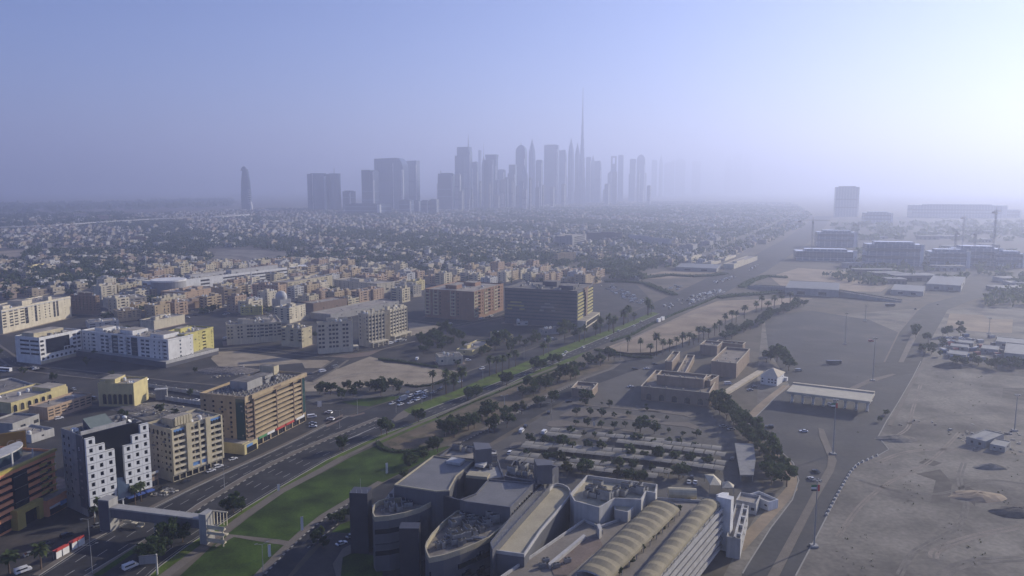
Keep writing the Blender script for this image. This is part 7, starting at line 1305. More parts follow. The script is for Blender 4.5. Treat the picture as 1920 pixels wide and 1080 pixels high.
# ------------------------------------------------------------------ skyline
CW = [curtain_wall('tower_glass_blue', (0.06, 0.095, 0.17), (0.16, 0.19, 0.25), 4.2, 9, .2), curtain_wall('tower_glass_dark', (0.045, 0.068, 0.125), (0.10, 0.13, 0.18), 4.2, 6, .18), curtain_wall('tower_stone', (0.30, 0.29, 0.28), (0.08, 0.09, 0.12), 4.2, 5, .5, rough=.6), curtain_wall('tower_glass_pale', (0.12, 0.17, 0.25), (0.30, 0.33, 0.38), 4.2, 12, .2), curtain_wall('tower_white', (0.5, 0.5, 0.5), (0.12, 0.13, 0.16), 4.2, 4, .45, rough=.6)]
M_FIN_LITEDGE = mat('tower_white_fin_and_lit_edge', (.6, .6, .6)); M_SPIRE = mat('spire_steel', (.3, .31, .34), rough=.4, metal=.5)
def tower(label, v, x0, x1, yt, D, m, shape='box', aspect=.8, rz=.25, fin=None, spire=None, name='skyscraper', arg=None):
    """a tower seen between two picture columns, D metres ahead"""
    a, b = PD(v, x0, yt, D), PD(v, x1, yt, D); z = a.z; wd = b.x-a.x; c = (a+b)/2; rz = -(.15+1.3*abs(rz)); k = abs(cos(rz)) + aspect*abs(sin(rz)); W = wd/k; dp = W*aspect
    e = empty(name, (c.x, c.y, 0), rz, label, 'skyscraper'); mb = MB(); hx, hy = W/2, dp/2
    R4 = lambda s_, zz, ox=0: [(ox-hx*s_, -hy*s_, zz), (ox+hx*s_, -hy*s_, zz), (ox+hx*s_, hy*s_, zz), (ox-hx*s_, hy*s_, zz)]
    if shape == 'box': mb.box(-hx, hx, -hy, hy, 0, z-4, m); mb.box(-hx*.7, hx*.7, -hy*.7, hy*.7, z-4, z, m)
    elif shape == 'step': mb.box(-hx, hx*.35, -hy, hy, 0, z*(arg or .8), m); mb.box(-hx*.7, hx, -hy*.9, hy*.9, 0.1, z, m)
    elif shape == 'round':
        n_ = 20; mb.rings([[(hx*cos(2*pi*j/n_), hy*sin(2*pi*j/n_), zz) for j in range(n_)] for zz in (0, z)], m)
    elif shape == 'ogive':
        n_ = 8; mb.rings([[(hx*s_*cos(2*pi*(j+.5)/n_)*1.1, hy*s_*sin(2*pi*(j+.5)/n_)*1.1, z*t) for j in range(n_)] for t, s_ in ((0, 1), (.72, 1), (.8, .92), (.88, .62), (.95, .25), (1, .04))], m)
    elif shape == 'slant': mb.rings([R4(1, 0), [(-hx, -hy, z*(arg or .9)), (hx, -hy, z), (hx, hy, z), (-hx, hy, z*(arg or .9))]], m)
    elif shape == 'domed':
        mb.rings([R4(1, 0), R4(1, z*.88)], m); mb.rings([R4(1, z*.88), R4(.92, z*.93), R4(.6, z*.975), R4(.15, z)], m)
    elif shape == 'flare': mb.rings([R4(1, 0), R4(1, z*.75), R4(1.0, z*.9), R4(1.12, z)], m)
    elif shape == 'curve':
        n_ = 8; f = [(-hx, 0), (hx, 0), (hx, z*.8)] + [(hx-(hx*.5)*(1-cos(pi/2*i/n_)), z*.8+z*.2*sin(pi/2*i/n_)) for i in range(1, n_+1)] + [(-hx, z*.985)]
        k_ = len(mb.v); N = len(f); mb.v += [(p[0], -hy, p[1]) for p in f] + [(p[0], hy, p[1]) for p in f]; i_ = mb.mi(m)
        mb.f += [tuple(k_+j for j in range(N)), tuple(k_+2*N-1-j for j in range(N))]; mb.m += [i_, i_]
        for j in range(N): q = (j+1) % N; mb.f.append((k_+j, k_+N+j, k_+N+q, k_+q)); mb.m.append(i_)
    elif shape == 'hole':
        g = hx*.45; mb.box(-hx, hx, -hy, hy, 0, z*.84, m); mb.box(-hx, -g, -hy, hy, z*.84, z*.97, m); mb.box(g, hx, -hy, hy, z*.84, z*.97, m); mb.box(-hx, hx, -hy, hy, z*.97, z, m)
    mb.build('shaft', e)
    if fin: mb = MB(); f0, f1, fz = fin; mb.box(hx*f0, hx*f1, -hy-1.5, -hy-.05, 0, z*fz, M_FIN_LITEDGE); mb.build('white_fin', e)
    if shape in ('box', 'step', 'flare', 'slant', 'curve', 'domed') and D < 7000:
        q = random.Random(label); zz = z*(.8 if shape in ('domed', 'curve', 'step', 'flare') else .95)*(arg if shape == 'slant' and arg else 1); mb = MB(); mb.box(hx*q.uniform(.82, .9), hx+.6, -hy-1.2, -hy+dp*.12, 0, zz*.97, M_FIN_LITEDGE); mb.build('lit_edge_strip', e)  # pale strip added to imitate the sunlit edge of the tower
        for f_ in (q.uniform(.25, .4), q.uniform(.55, .7)): mb = MB(); mb.box(-hx-.5, hx+.5, -hy-.5, hy+.5, zz*f_, zz*f_+5, CW[1] if m is not CW[1] else CW[3]); mb.build('plant_floor', e)
    if spire: mb = MB(); sx, sy = spire; zt = PD(v, (x0+x1)/2, sy, D).z; mb.tube((hx*sx, 0, z-6), (hx*sx, 0, zt), max(2.0, W*.05), .5, M_SPIRE, 6); mb.build('spire', e)
    return e
# twisted tower standing alone
a, b = PD('s1', 216, 315, 4450), PD('s1', 302, 315, 4450); zt = a.z; c = (a+b)/2; wd = b.x-a.x
e = empty('skyscraper', (c.x, c.y, 0), 0, 'lone curved tower with open horned crown and pale base fin', 'skyscraper'); mb = MB(); n_ = 18
mb.rings([[(wd*.5*s_*cos(2*pi*j/n_+t), wd*.42*s_*sin(2*pi*j/n_+t), zt*t) for j in range(n_)] for t, s_ in ((0, .95), (.15, 1), (.4, .97), (.65, .85), (.85, .66), (.94, .5))], CW[1]); mb.build('shaft', e)
mb = MB(); mb.rings([[(-wd*.12+wd*.2*s_*cos(2*pi*j/8), wd*.18*s_*sin(2*pi*j/8), zt*t) for j in range(8)] for t, s_ in ((.9, 1.7), (.96, 1.3), (1, .5))], CW[1]); mb.build('crown', e)
mb = MB(); mb.rings([[(wd*(.42+.1*s_), -wd*.4, zt*t), (wd*(.5+.35*s_), -wd*.4, zt*t), (wd*(.5+.35*s_), -wd*.1, zt*t), (wd*(.42+.1*s_), -wd*.1, zt*t)] for t, s_ in ((0, .35), (.1, .3), (.2, .1))], M_FIN_LITEDGE); mb.build('base_fin', e)
for k in range(7): mb = MB(); mb.box(wd*.3, wd*.52, -wd*.46, -wd*.36, zt*(.16+.05*k), zt*(.175+.05*k), M_FIN_LITEDGE); mb.build('balcony_strip', e)
T = tower
T('broad blue glass slab with a pale vertical slot', 's1', 765, 950, 370, 4400, CW[0], 'box', .35, .15, (-.45, -.38, .98)); T('rounded glass tower joined to a slab with a mast on top', 's1', 940, 1046, 372, 4380, CW[0], 'round', .9, 0, None, (-.1, 315))
T('low dark block with striped balconies between two towers', 's1', 1057, 1162, 512, 4350, CW[1], 'box', .8, .3, None, None, 'office_tower'); T('dark square tower with stepped top and white edge strip', 's1', 1213, 1352, 350, 4150, CW[1], 'step', .7, .2, (.9, 1.0, .98), None, arg=1.02)
T('wide glass tower with a rounded shoulder', 's1', 1318, 1592, 246, 4550, CW[0], 'curve', .45, .1, (.3, .34, .9)); T('slim glass tower leaning behind the wide one', 's1', 1576, 1686, 267, 4800, CW[3], 'slant', .8, .1, None, arg=.99)
for lab, x0, x1, yt, D, m in (('long low dark podium block with ribs', 1085, 1450, 616, 3900, CW[1]), ('low dark block at the foot of the wide tower', 1520, 1640, 586, 3950, CW[1]), ('beige block with arched front', 1698, 1765, 590, 3850, CW[2]), ('second beige block with tall arch', 1768, 1846, 580, 3860, CW[2]), ('narrow blue low block near the arches', 1640, 1698, 588, 4000, CW[0])): T(lab, 's1', x0, x1, yt, D, m, 'box', .6, .15, None, None, 'office_tower')
for args in (('dark broad tower topped by twin arched horns', 135, 242, 570, 4450, CW[1], 'box', .5, .1, None, (-.8, 552)), ('pale framed twin slab beside the horned tower', 238, 276, 575, 4420, CW[4], 'box', .6, .1, None), ('tall two part glass tower with sharp needle', 238, 342, 412, 4900, CW[0], 'step', .6, .15, None, (.75, 330), 'skyscraper', .86), ('curved glass tower below the needle', 295, 345, 440, 4850, CW[3], 'slant', .8, .2, (.8, 1, .95)), ('slim pale tower behind the needle', 345, 384, 500, 4750, CW[3], 'curve', .8, .1, (-.95, -.7, .85)), ('thin far tower with flat top', 382, 402, 430, 6400, CW[3], 'box', .8, .1), ('narrow tower with tall antenna', 402, 428, 460, 5200, CW[0], 'ogive', .8, 0, None, (0, 380)), ('glass tower with curved front', 408, 484, 490, 4600, CW[0], 'round', .7, .1, (.85, .95, .9)), ('tower flaring outward at its flat top', 428, 502, 458, 4900, CW[0], 'flare', .6, .1), ('grey blunt tower half hidden', 502, 550, 548, 5300, CW[3], 'box', .7, .2), ('dark stepped tower left of the domed one'.replace('left of', 'beside'), 562, 620, 520, 5000, CW[1], 'step', .7, .2), ('tall tower with slanted domed head and mast', 611, 682, 398, 5200, CW[0], 'domed', .7, .15, None, (-.1, 378)), ('pale tower standing before the domed head', 640, 690, 525, 4800, CW[3], 'ogive', .7, .1), ('pointed bullet shaped tower', 690, 735, 362, 5500, CW[3], 'ogive', .9, 0), ('square tower between bullet and broad slab', 735, 782, 490, 5300, CW[0], 'box', .7, .2), ('broad flat topped glass slab', 786, 880, 397, 5600, CW[0], 'box', .5, .1), ('round shouldered pale tower', 878, 926, 428, 5800, CW[3], 'curve', .7, .1), ('first of two pointed twin towers', 933, 972, 355, 5900, CW[3], 'ogive', .9, 0), ('second shorter pointed twin tower', 974, 1010, 384, 6000, CW[0], 'ogive', .9, 0), ('square tower behind the supertall needle', 1043, 1076, 472, 6400, CW[3], 'box', .7, .1), ('faint spired tower beyond the needle', 1072, 1102, 458, 6600, CW[3], 'ogive', .7, .1), ('faint curved tower beyond the needle', 1096, 1140, 495, 6400, CW[3], 'curve', .7, .1), ('faint tower with a square hole at its top', 1196, 1233, 468, 6400, CW[0], 'hole', .6, .05), ('low shoulder block of the holed tower', 1176, 1200, 555, 6350, CW[0], 'slant', .7, .05), ('very faint tower next to the holed one', 1240, 1276, 460, 7000, CW[3], 'box', .7, .1), ('faint dark slab in thick haze', 1312, 1352, 484, 6700, CW[0], 'box', .6, .1), ('faint round headed tower in thick haze', 1354, 1410, 457, 6900, CW[0], 'domed', .7, .1)):
    lab, x0, x1, yt, D, m, sh, asp, rz = args[:9]; T(lab, 's2', x0, x1, yt, D, m, sh, asp, rz, *(args[9:] and [args[9]] or []), spire=args[10] if len(args) > 10 and args[10] else None, arg=args[12] if len(args) > 12 else None)
for i, (x0, x1, yt, D) in enumerate(((470, 512, 232, 9800), (525, 556, 190, 10400), (560, 640, 235, 12000), (640, 720, 222, 12500), (760, 830, 240, 13000), (1000, 1060, 200, 15500), (1060, 1130, 180, 16000), (1130, 1200, 215, 16500))): T('ghostly tower barely showing in the brightest haze', 's3', x0, x1, yt, D, CW[3], ('box', 'ogive', 'slant', 'domed')[i % 4], .7, .1)['group'] = 'ghost towers in the haze'
# the supertall needle: three stepped wings spiralling round a core
D = 5700; zt = PD('s2', 1022, 48, D).z; c = PD('s2', 1022, 300, D); wd = (PD('s2', 1040, 460, D)-PD('s2', 1005, 460, D)).x
e = empty('supertall_tower', (c.x, c.y, 0), .3, 'needle thin supertall tower stepping up to a long spire', 'skyscraper')
for wing in range(3):
    mb = MB(); a_ = wing*2*pi/3; d_ = Vector((cos(a_), sin(a_), 0)); s_ = Vector((-sin(a_), cos(a_), 0))
    for k in range(7): r0 = wd*(.62-.075*k); z1 = zt*(.16+.083*k+.028*wing); mb.cbox(d_*r0/2, d_, s_, r0/2, wd*(.16-.008*k), 0 if k == 0 else 1, z1, CW[3])
    mb.build('wing', e)
mb = MB(); mb.rings([[(wd*r*cos(2*pi*j/8), wd*r*sin(2*pi*j/8), zt*t) for j in range(8)] for t, r in ((0, .22), (.6, .2), (.72, .17), (.74, .13), (.82, .12), (.84, .09), (.92, .075), (1, .05))], CW[3]); mb.build('core_and_spire', e)
# small blocks at the skyline's foot
rk = random.Random(44)
for i in range(64):
    x = rk.uniform(120, 1420); yt = rk.uniform(590, 735) if x < 900 else rk.uniform(560, 720); w_ = rk.uniform(12, 34); T('small pale block among many at the foot of the skyline', 's2', x, x+w_, yt, rk.uniform(4300, 5200) if x < 900 else rk.uniform(5500, 7500), rk.choice((CW[2], CW[4], CW[0], CW[2])), 'box', .8, rk.uniform(-.3, .4), None, None, 'office_tower')['group'] = 'small blocks at the skyline foot'
# hazy blocks and cranes on the port side
for lab, v, x0, x1, yt, D, m, asp in (('lone hazy tower slab above the port', None, 1567, 1610, 349, 3500, CW[3], .4), ('long hazy slab rising behind the cranes', None, 1712, 1875, 383, 3400, CW[3], .2), ('hazy twin block at the end of the long slab', None, 1880, 1912, 393, 3400, CW[3], .5), ('hazy block behind the building site', 'a5', 500, 690, 60, 2900, CW[3], .5), ('grey unfinished tower block by the crane', 'a5', 180, 450, 185, 1750, CW[3], .5), ('low unfinished block with a pale end wall', 'a5', 40, 440, 310, 1420, CW[3], .35), ('wide dark unfinished block in the haze', 'a5', 515, 885, 262, 1330, CW[3], .4), ('widest dark unfinished block with white roof edge', 'a5', 938, 1200, 312, 1300, CW[3], .5), ('higher middle part of the widest site block', 'a5', 1100, 1410, 290, 1330, CW[3], .5), ('outer part of the widest site block', 'a5', 1400, 1570, 325, 1290, CW[3], .6)):  # pale cladding puts extra haze into the colour of the site blocks
    T(lab, v, x0, x1, yt, D, m, 'box', asp, .06, None, None, 'unfinished_block' if D < 1800 and m is not M_DARKGREY else ('office_tower' if m is not M_DARKGREY else 'port_hall'))
def crane(label, v, x, yt, D, j0, j1, luff=None):
    z = PD(v, x, yt, D).z; c = PD(v, x, yt, D); a_, b_ = PD(v, j0, yt, D), PD(v, j1, yt, D); e = empty('tower_crane', (c.x, c.y, 0), 0, label, 'crane'); w = 1.1
    mb = MB(); n_ = int(z/7)
    for sx, sy in ((w, w), (w, -w), (-w, -w), (-w, w)): mb.tube((sx, sy, 0), (sx, sy, z), .25, .25, M_POLE, 4)
    for k in range(n_):
        for sx, sy, tx, ty in ((w, w, w, -w), (w, -w, -w, -w), (-w, -w, -w, w), (-w, w, w, w)): mb.tube((sx, sy, z*k/n_), (tx, ty, z*(k+1)/n_), .14, .14, M_POLE, 3)
    mb.build('mast', e); mb = MB(); t0, t1 = Vector((a_.x-c.x, 0, z)), Vector((b_.x-c.x, 0, z))
    if luff: t1 = Vector((t1.x, 0, PD(v, x, luff, D).z))
    for dy, dz in ((-.8, 0), (.8, 0), (0, 1.8)): mb.tube(t0 + Vector((0, dy, dz)), t1 + Vector((0, dy, dz)), .22, .2, M_POLE, 4)
    n_ = 14
    for k in range(n_): p, q = t0.lerp(t1, k/n_), t0.lerp(t1, (k+1)/n_); mb.tube(p + Vector((0, -.8, 0)), q + Vector((0, 0, 1.8)), .12, .12, M_POLE, 3); mb.tube(p + Vector((0, 0, 1.8)), q + Vector((0, .8, 0)), .12, .12, M_POLE, 3)
    mb.build('jib', e); mb = MB(); s_ = 1 if abs(t0.x) > abs(t1.x) else -1; q = t1 if s_ > 0 else t0; mb.box(q.x-2.5, q.x+2.5, -1.3, 1.3, z-3, z-.2, M_CONC); mb.build('counterweight', e); mb = MB(); mb.box(-1.5, 1.5, -2.4, -1.0, z-4.5, z-1.8, M_OFFWHITE); mb.build('cab', e)
    mb = MB(); mb.tube((0, 0, z), (0, 0, z+8), .5, .2, M_POLE, 4); mb.build('apex', e)
crane('tower crane with a long level jib by the hazy road', 'a5', 160, 122, 1500, 70, 275); crane('tallest tower crane over the widest site block', 'a5', 1397, 60, 1350, 1380, 1430); crane('slim tower crane in front of the long slab', 'a5', 1182, 100, 1700, 1165, 1200); crane('luffing crane with raised arm on the site roof', 'a5', 1125, 205, 1330, 1140, 1092, 175); crane('short level crane above the white roof edge', 'a5', 1258, 208, 1340, 1250, 1342); crane('hazy crane with jib over the middle site', 'a5', 465, 145, 1600, 440, 560)
# ------------------------------------------------------------------ low residential quarter: villas and trees out to the skyline
HM = [mat('villa_'+k, c, var=.2, scale=.1) for k, c in (('white', (.44, .43, .41)), ('cream', (.40, .35, .26)), ('sand', (.34, .28, .20)), ('grey', (.20, .195, .19)), ('pink', (.30, .23, .19)))]; HMN = ('white', 'cream', 'sand coloured', 'grey', 'pinkish')
M_HWIN = glass('villa_window', (.03, .035, .045), .2, .4); M_HROOF = mat('villa_roof', (.19, .17, .15), var=.35, scale=.08)
def villa_into(mb, c, a, w, d, h, m, rg, detail):
    u = Vector((cos(a), sin(a), 0)); v = Vector((-sin(a), cos(a), 0)); c = Vector((c[0], c[1], 0))
    mb.cbox(c, u, v, w/2, d/2, 0, h, m, M_HROOF)
    if detail:
        for s_, ax, pr, L_ in ((-1, v, u, w), (1, v, u, w), (-1, u, v, d), (1, u, v, d)):
            off = (d if ax is v else w)/2*s_; mb.cbox(c + ax*off*(1-.15/abs(off)), pr, ax, L_/2, .15, h, h+.8, m)
            for k in range(3):
                for z in (1.2, 4.6):
                    if z+1.5 < h: mb.cbox(c + ax*(off+.02*s_) + pr*(L_*(k-1)*.3), pr, ax, .75, .03, z, z+1.5, M_HWIN)
        mb.cbox(c + u*w*.2 + v*d*.1, u, v, w*.2, d*.22, h, h+2.8, m, M_HROOF); mb.cbox(c - u*w*.3 - v*d*.2, u, v, 1.1, 1.1, h, h+1.8, M_TANK)
        mb.cbox(c - u*(w/2+2.2) + v*d*.1, u, v, 2.2, d*.35, 0, 3.4, m, M_HROOF)
        for s_ in (-1, 1): mb.cbox(c + v*(s_*(d/2+3)), u, v, w/2+5.2, .12, 0, 1.9, m); mb.cbox(c + u*(s_*(w/2+5.2)), u, v, .12, d/2+2.8, 0, 1.9, m)
    else:
        if rg.random() < .6: mb.cbox(c + u*w*.15, u, v, w*.22, d*.25, h, h+2.6, m, M_HROOF)
HV = []
for k in range(10):
    mb = MB(); villa_into(mb, (0, 0), 0, rk.uniform(13, 20), rk.uniform(11, 16), rk.choice((4.2, 7.6, 7.6, 8.2)), HM[k % 5], rk, True); HV.append((k % 5, mb.mesh('villa')))
QP = [(-160, 600), (-160, 400), (520, 392), (700, 392), (860, 388), (1180, 378), (1480, 378), (1520, 402), (1500, 425), (1440, 455), (1300, 500), (1180, 528), (1130, 525), (940, 540), (780, 532), (640, 520), (480, 492), (270, 530), (200, 560), (130, 552), (-60, 585)]
QW = [P(None, *p).xy for p in QP]; EXC = [[P(v, *p).xy for p in pts] for v, pts in (('s4', [(-60, 610), (330, 588), (960, 572), (960, 640), (330, 655), (120, 680), (-60, 680)]), ('a2', [(60, 20), (380, 20), (680, 62), (600, 110), (300, 140), (60, 120)]), ('a4', [(380, 100), (560, 90), (1000, 60), (1000, 150), (560, 170), (400, 170)]))]
spots = []; ga = R(-24); gu = Vector((cos(ga), sin(ga))); gv = Vector((-sin(ga), cos(ga)))
for i in range(-170, 200):
    for j in range(-20, 330):
        if i % 7 == 0 or j % 3 == 0: continue
        p = gu*(i*23 + 700) + gv*(j*19 + 500) + Vector((rk.uniform(-4, 4), rk.uniform(-3, 3)))
        if p.y < 700 or not inpoly(p.x, p.y, QW) or any(inpoly(p.x, p.y, e_) for e_ in EXC) or not clear(p, 14): continue
        g = sin(p.x*.0041+1)*cos(p.y*.0033) + .6*sin(p.x*.011+p.y*.007)
        spots.append((p, g))
sg = MB()
for i in range(-170, 200):
    for j in range(-20, 330):
        if i % 7 and j % 3: continue
        p = gu*(i*23 + 700) + gv*(j*19 + 500)
        if p.y < 700 or not inpoly(p.x, p.y, QW) or any(inpoly(p.x, p.y, e_) for e_ in EXC) or not clear(p, 8): continue
        a_, b_ = (gu*4, gv*9.6) if i % 7 == 0 else (gu*11.6, gv*3.2)
        sg.face([(*(p-a_-b_), .03 if i % 7 else .05), (*(p+a_-b_), .03 if i % 7 else .05), (*(p+a_+b_), .03 if i % 7 else .05), (*(p-a_+b_), .03 if i % 7 else .05)], G_CARPARK)
tag(sg.build('street'), kind='structure')
spots.sort(key=lambda s_: s_[0].length); nv = 0; far_h = MB(); plots = MB(); far_t = MB(); near_t = []
NV_MAX = 290
for p, g in spots:
    green = g < -.35
    if not green and rk.random() < .07: q = [Vector((*(p+gu*(sx*11.3)+gv*(sy*9.3)), 0)) for sx, sy in ((-1, -1), (1, -1), (1, 1), (-1, 1))]; plots.face([(v_.x, v_.y, .07) for v_ in q], G_LOT); continue
    if rk.random() < (.58 if not green else .13):
        if nv < NV_MAX and rk.random() < .8:
            k, me = rk.choice(HV); nv += 1; sc = rk.uniform(.8, 1.15); o = link('villa', me, None, (p.x, p.y, 0), ga + rk.choice((0, pi/2, pi, -pi/2)) + rk.gauss(0, .04)); o.scale = (sc, sc, rk.uniform(.85, 1.1)); tag(o, HMN[k] + ' flat roofed villa among trees in the near part of the low quarter', 'villa', HMN[k] + ' villas of the low quarter')
        else: villa_into(far_h, p, ga + rk.choice((0, pi/2)) + rk.gauss(0, .05), *rk.choice(((16, 13), (13, 11), (18, 12), (11, 10), (20, 15), (9, 8))), rk.choice((3.8, 7, 7.4, 8.0, 10.5)), HM[rk.choice((0, 0, 0, 1, 1, 2, 3, 4))], rk, False)
    for q in range((5 if green else 2) + (rk.random() < .75) + (rk.random() < .4)):
        t = p + Vector((rk.uniform(-13, 13), rk.uniform(-11, 11))); near_t.append(t)
tag(plots.build('sand_plots'), kind='structure')
tag(far_h.build('distant_villas'), 'low pale villas spreading out to the skyline', 'villas', kind='stuff')
ntree = 0
for t in near_t + [p.xy for p in FTREE[:110]]:
    r = rk.uniform(3.2, 6.5); h = rk.uniform(5, 10); nq = 26 if t.length < 1300 else (12 if t.length < 2000 else 7); m = M_LEAF[rk.choice((0, 0, 1))]
    for k in range(nq): leaf_quad(far_t, Vector((t.x+rk.gauss(0, r*.45), t.y+rk.gauss(0, r*.45), max(1, h*rk.uniform(.25, 1)))), r*rk.uniform(.35, .6), rk, m, .5)
# wooded belts, far left plain and beyond the junction
def wood(poly, v, step, hh, keep=1.0):
    w_ = [P(v, *p).xy for p in poly]; xs = [p.x for p in w_]; ys = [p.y for p in w_]; y = min(ys)
    while y < max(ys):
        x = min(xs)
        while x < max(xs):
            q = Vector((x+rk.uniform(-1, 1)*step*.6, y+rk.uniform(-1, 1)*step*.6))
            if rk.random() < keep and inpoly(q.x, q.y, w_) and clear(q, 5):
                r = rk.uniform(.4, .62)*step*.8; m = M_LEAF[rk.choice((0, 0, 1))]
                for k in range(9): leaf_quad(far_t, Vector((q.x+rk.gauss(0, r*.5), q.y+rk.gauss(0, r*.5), max(1, hh*rk.uniform(.2, 1)))), r*rk.uniform(.4, .75), rk, m, .5)
            x += step
        y += step
wood([(600, 100), (870, 110), (1000, 200), (1000, 330), (700, 330), (420, 300), (180, 260), (60, 230), (220, 190), (500, 180)], 'a1', 9, 9, .85)
wood([(150, 700), (330, 640), (340, 600), (260, 610), (190, 650)], 's4', 10, 10); wood([(960, 640), (700, 620), (700, 660), (960, 680)], 's4', 10, 9); wood([(400, 610), (950, 610), (960, 680), (560, 690), (330, 670)], 's4', 11, 9, .7)
wood([(-200, 440), (460, 425), (1000, 380), (1000, 300), (-200, 330)], 's4', 38, 10, .7); wood([(-300, 320), (1900, 250), (1900, 190), (-300, 250)], 's4', 90, 11, .55)
wood([(1180, 760), (1450, 800), (1543, 830), (1543, 700), (1250, 680)], 'a2', 13, 9, .8) if False else None
wood([(740, 470), (800, 440), (960, 455), (1010, 490), (900, 500)], None, 12, 10, .9); wood([(560, 480), (760, 470), (780, 490), (640, 505)], None, 12, 9, .8); wood([(1100, 430), (1250, 420), (1330, 440), (1200, 470)], None, 18, 9, .7); wood([(880, 395), (1430, 385), (1480, 400), (900, 410)], None, 40, 10, .5); wood([(1540, 520), (1660, 540), (1700, 520), (1660, 500)], None, 14, 8, .8); wood([(1830, 575), (1980, 580), (1980, 540), (1860, 550)], None, 12, 10, .9)
# individual landmarks in the far quarter
for v, A, yb, L, Rr, lab, m, fl, faces in (('s4', (250, 742), 778, (245, 735), (368, 712), 'bright yellow low house in the shaded quarter', M_YELLOW, 2, {'F': 'wwww'}), ('s4', (604, 303), 360, (600, 300), (706, 300), 'square cream block far out on the plain', M_PALECREAM, 4, {'F': 'wwwww'}), ('s4', (800, 325), 372, (790, 320), (886, 322), 'smaller cream block far out on the plain', M_PEACH, 3, {'F': 'www'}), ('s4', (1193, 497), 540, (1060, 500), (1232, 492), 'brown hall with lit cream gable', M_BROWNTAN, 2, {'L': 'www'}), ('s4', (1480, 660), 710, (1475, 655), (1535, 655), 'white cube house with windows in the quarter', M_OFFWHITE, 3, {'F': 'ww'}), ('s3', (300, 770), 820, (265, 765), (600, 805), 'long grey school hall with a bright lit gable', M_OFFWHITE, 2, {'F': 'wwww'}), ('s3', (770, 845), 905, (672, 842), (802, 835), 'first dark block of a stepped row with white edges', M_GREY, 3, {'L': 'wwww'}), ('s3', (890, 820), 870, (810, 820), (918, 812), 'second dark block of the stepped row', M_GREY, 3, {'L': 'wwww'}), ('s3', (940, 795), 840, (900, 795), (968, 788), 'last dark block of the stepped row', M_GREY, 3, {'L': 'www'}), ('s3', (1065, 985), 1020, (1050, 960), (1235, 925), 'long cream terrace along the hazy road', M_PALECREAM, 2, {'F': 'wwwwwwww'}), ('s3', (900, 975), 995, (880, 960), (970, 955), 'short cream terrace with lit end', M_PALECREAM, 2, {'F': 'www'}), ('s3', (755, 935), 975, (710, 950), (832, 912), 'cream terrace with tall white fins', M_PALECREAM, 3, {'F': 'wwww'}), ('s3', (1000, 945), 962, (985, 935), (1080, 915), 'middle cream terrace in the row', M_PALECREAM, 2, {'F': 'wwww'}), ('s2', (960, 960), 1020, (868, 955), (1046, 945), 'dark office block with white portal frame', M_GREY, 5, {'L': 'wwwww', 'F': 'W'}), ('s2', (1265, 935), 990, (1050, 935), (1292, 930), 'long dark low office in the hazy quarter', M_DARKGREY, 4, {'L': 'rr', 'F': 'w'}), ('a3', (1180, 60), 130, (1110, 70), (1310, 50), 'tan block with stair tower beyond the glass office', M_TAN, 4, {'F': 'wwww', 'L': 'ww'}), ('a3', (880, 120), 160, (860, 115), (960, 110), 'cream stepped house in front of tan block', M_PALECREAM, 3, {'F': 'www'}), ('a3', (640, 40), 70, (600, 45), (670, 35), 'yellowish house in the far grove', M_CREAM, 2, {'F': 'ww'})):
    b = Bld('distant_block', lab, 'building', v, A, yb, L, Rr, m); b.shell(faces, fl, ground=1.0, top=.2); b.hut(.2, .5, .2, .6, 2.5); b.finish()
# long metro viaduct and roads on the plain
M_VIA = mat('viaduct_concrete', (.42, .41, .39)); w_ = [P('s4', -300, 455), P('s4', 60, 440), P('s4', 450, 426), P('s4', 800, 398), P('s4', 1220, 370), P('s4', 1700, 345), P('s1', 540, 640), P('s1', 830, 640)]
w_ = [P('s4', -300, 452), P('s4', 60, 440), P('s4', 450, 426), P('s4', 800, 398), P('s4', 1220, 372), P('s4', 1600, 356)]; mb = MB(); A_ = offset_line(w_, 5); B_ = offset_line(w_, -5)
for i in range(len(w_)-1): mb.prism([B_[i].xy, B_[i+1].xy, A_[i+1].xy, A_[i].xy], 7, 10.5, M_VIA)
for p, d_ in along('s4', [(-300, 452), (450, 426), (1220, 372), (1600, 356)], step=45): mb.cbox(p, d_, (-d_.y, d_.x, 0), 1.2, 2.5, 0, 6.99, M_VIA)
mb.thing('viaduct', 'long pale railway viaduct crossing the plain', 'viaduct')
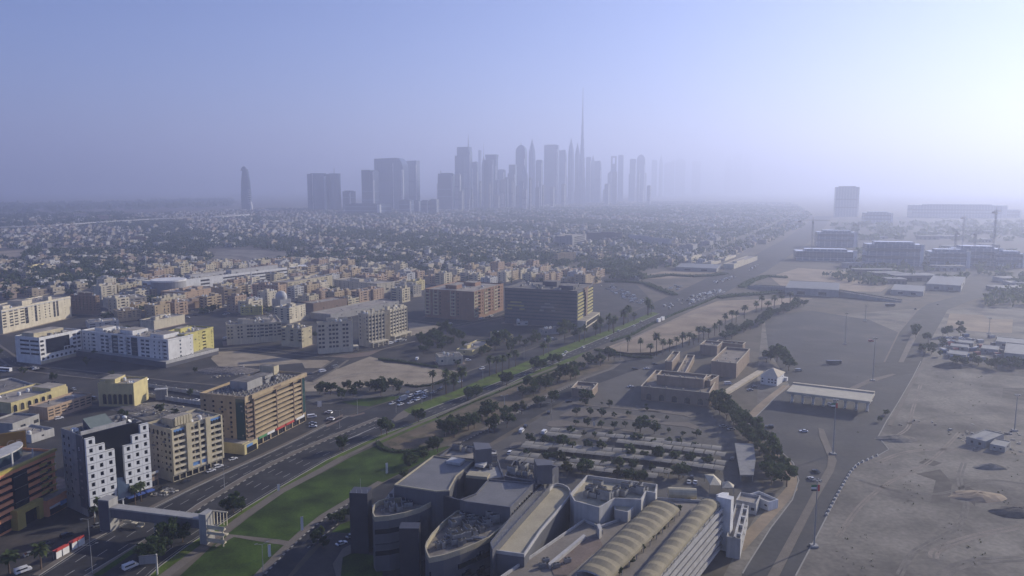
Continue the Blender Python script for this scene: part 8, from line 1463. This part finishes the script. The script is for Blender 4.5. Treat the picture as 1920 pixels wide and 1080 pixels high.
for v, pts, wd in (('s1', [(-100, 665), (210, 660), (320, 645), (545, 630)], 14), ('s1', [(300, 690), (440, 680), (620, 655), (800, 640)], 14), ('a2', [(1000, 40), (1200, 70), (1420, 80), (1543, 85)], 10), ('a2', [(0, 30), (300, 5), (560, 20), (760, 70), (1000, 90), (1543, 90)], 9), ('s1', [(610, 785), (570, 800), (600, 840), (700, 890), (760, 930)], 9), (None, [(-100, 480), (300, 462), (560, 470), (800, 500), (940, 515)], 12)): ribbon('road', v, pts, wd, .06, G_STREET if wd < 14 else G_PATH)
b = Bld('metro_station', 'white elongated metro station hall with pale roof', 'station', 's1', (80, 725), 745, (75, 715), (300, 705), M_WHITE); b.shell({'F': 'rrr'}, 1, ground=1); b.finish()

for i in range(34):      # low sheds fading out over the port
    x, y = rk.uniform(1600, 1920), rk.uniform(418, 545); p = P(None, x, y)
    if not clear(p, 25): continue
    w2, d2, h2 = rk.uniform(12, 34), rk.uniform(8, 16), rk.uniform(4, 9); mb = MB(); m_ = rk.choice((M_GREY, M_CONC, M_DARKGREY)); mb.box(-w2, w2, -d2, d2, 0, h2, m_, M_SHEET); mb.box(-w2-.4, w2+.4, -d2-.4, d2+.4, h2+.01, h2+.5, M_CONC, M_SHEET)
    for q in range(4): mb.box(-w2+w2*.45*q+2, -w2+w2*.45*q+2+w2*.22, -d2-.06, -d2-.02, .1, h2*.6, M_DARKGLASS)
    mb.thing('warehouse', 'low grey shed blurred by haze in the far port yard', 'warehouse', 'hazy sheds of the far port yard', p, rk.uniform(-.2, .3))
wood([(1580, 470), (1900, 470), (1960, 540), (1640, 520)], None, 22, 8, .25)
wood([(1560, 420), (2000, 415), (2000, 455), (1580, 455)], None, 34, 9, .3)
tag(far_t.build('distant_trees'), 'dark green tree cover between the far houses', 'trees', kind='stuff')
# ------------------------------------------------------------------ the air
m = bpy.data.materials.new('haze_air'); m.use_nodes = True; n = m.node_tree.nodes; n.clear()
out = n.new('ShaderNodeOutputMaterial'); vol = n.new('ShaderNodeVolumePrincipled')
vol.inputs['Color'].default_value = (*HAZE_COLOR, 1); vol.inputs['Density'].default_value = HAZE_DENSITY; vol.inputs['Anisotropy'].default_value = HAZE_G
m.node_tree.links.new(vol.outputs[0], out.inputs['Volume'])
mb = MB(); mb.box(-XB-50, XB+50, -2550, XB+50, -1, 905, m); tag(mb.build('haze'), kind='stuff')
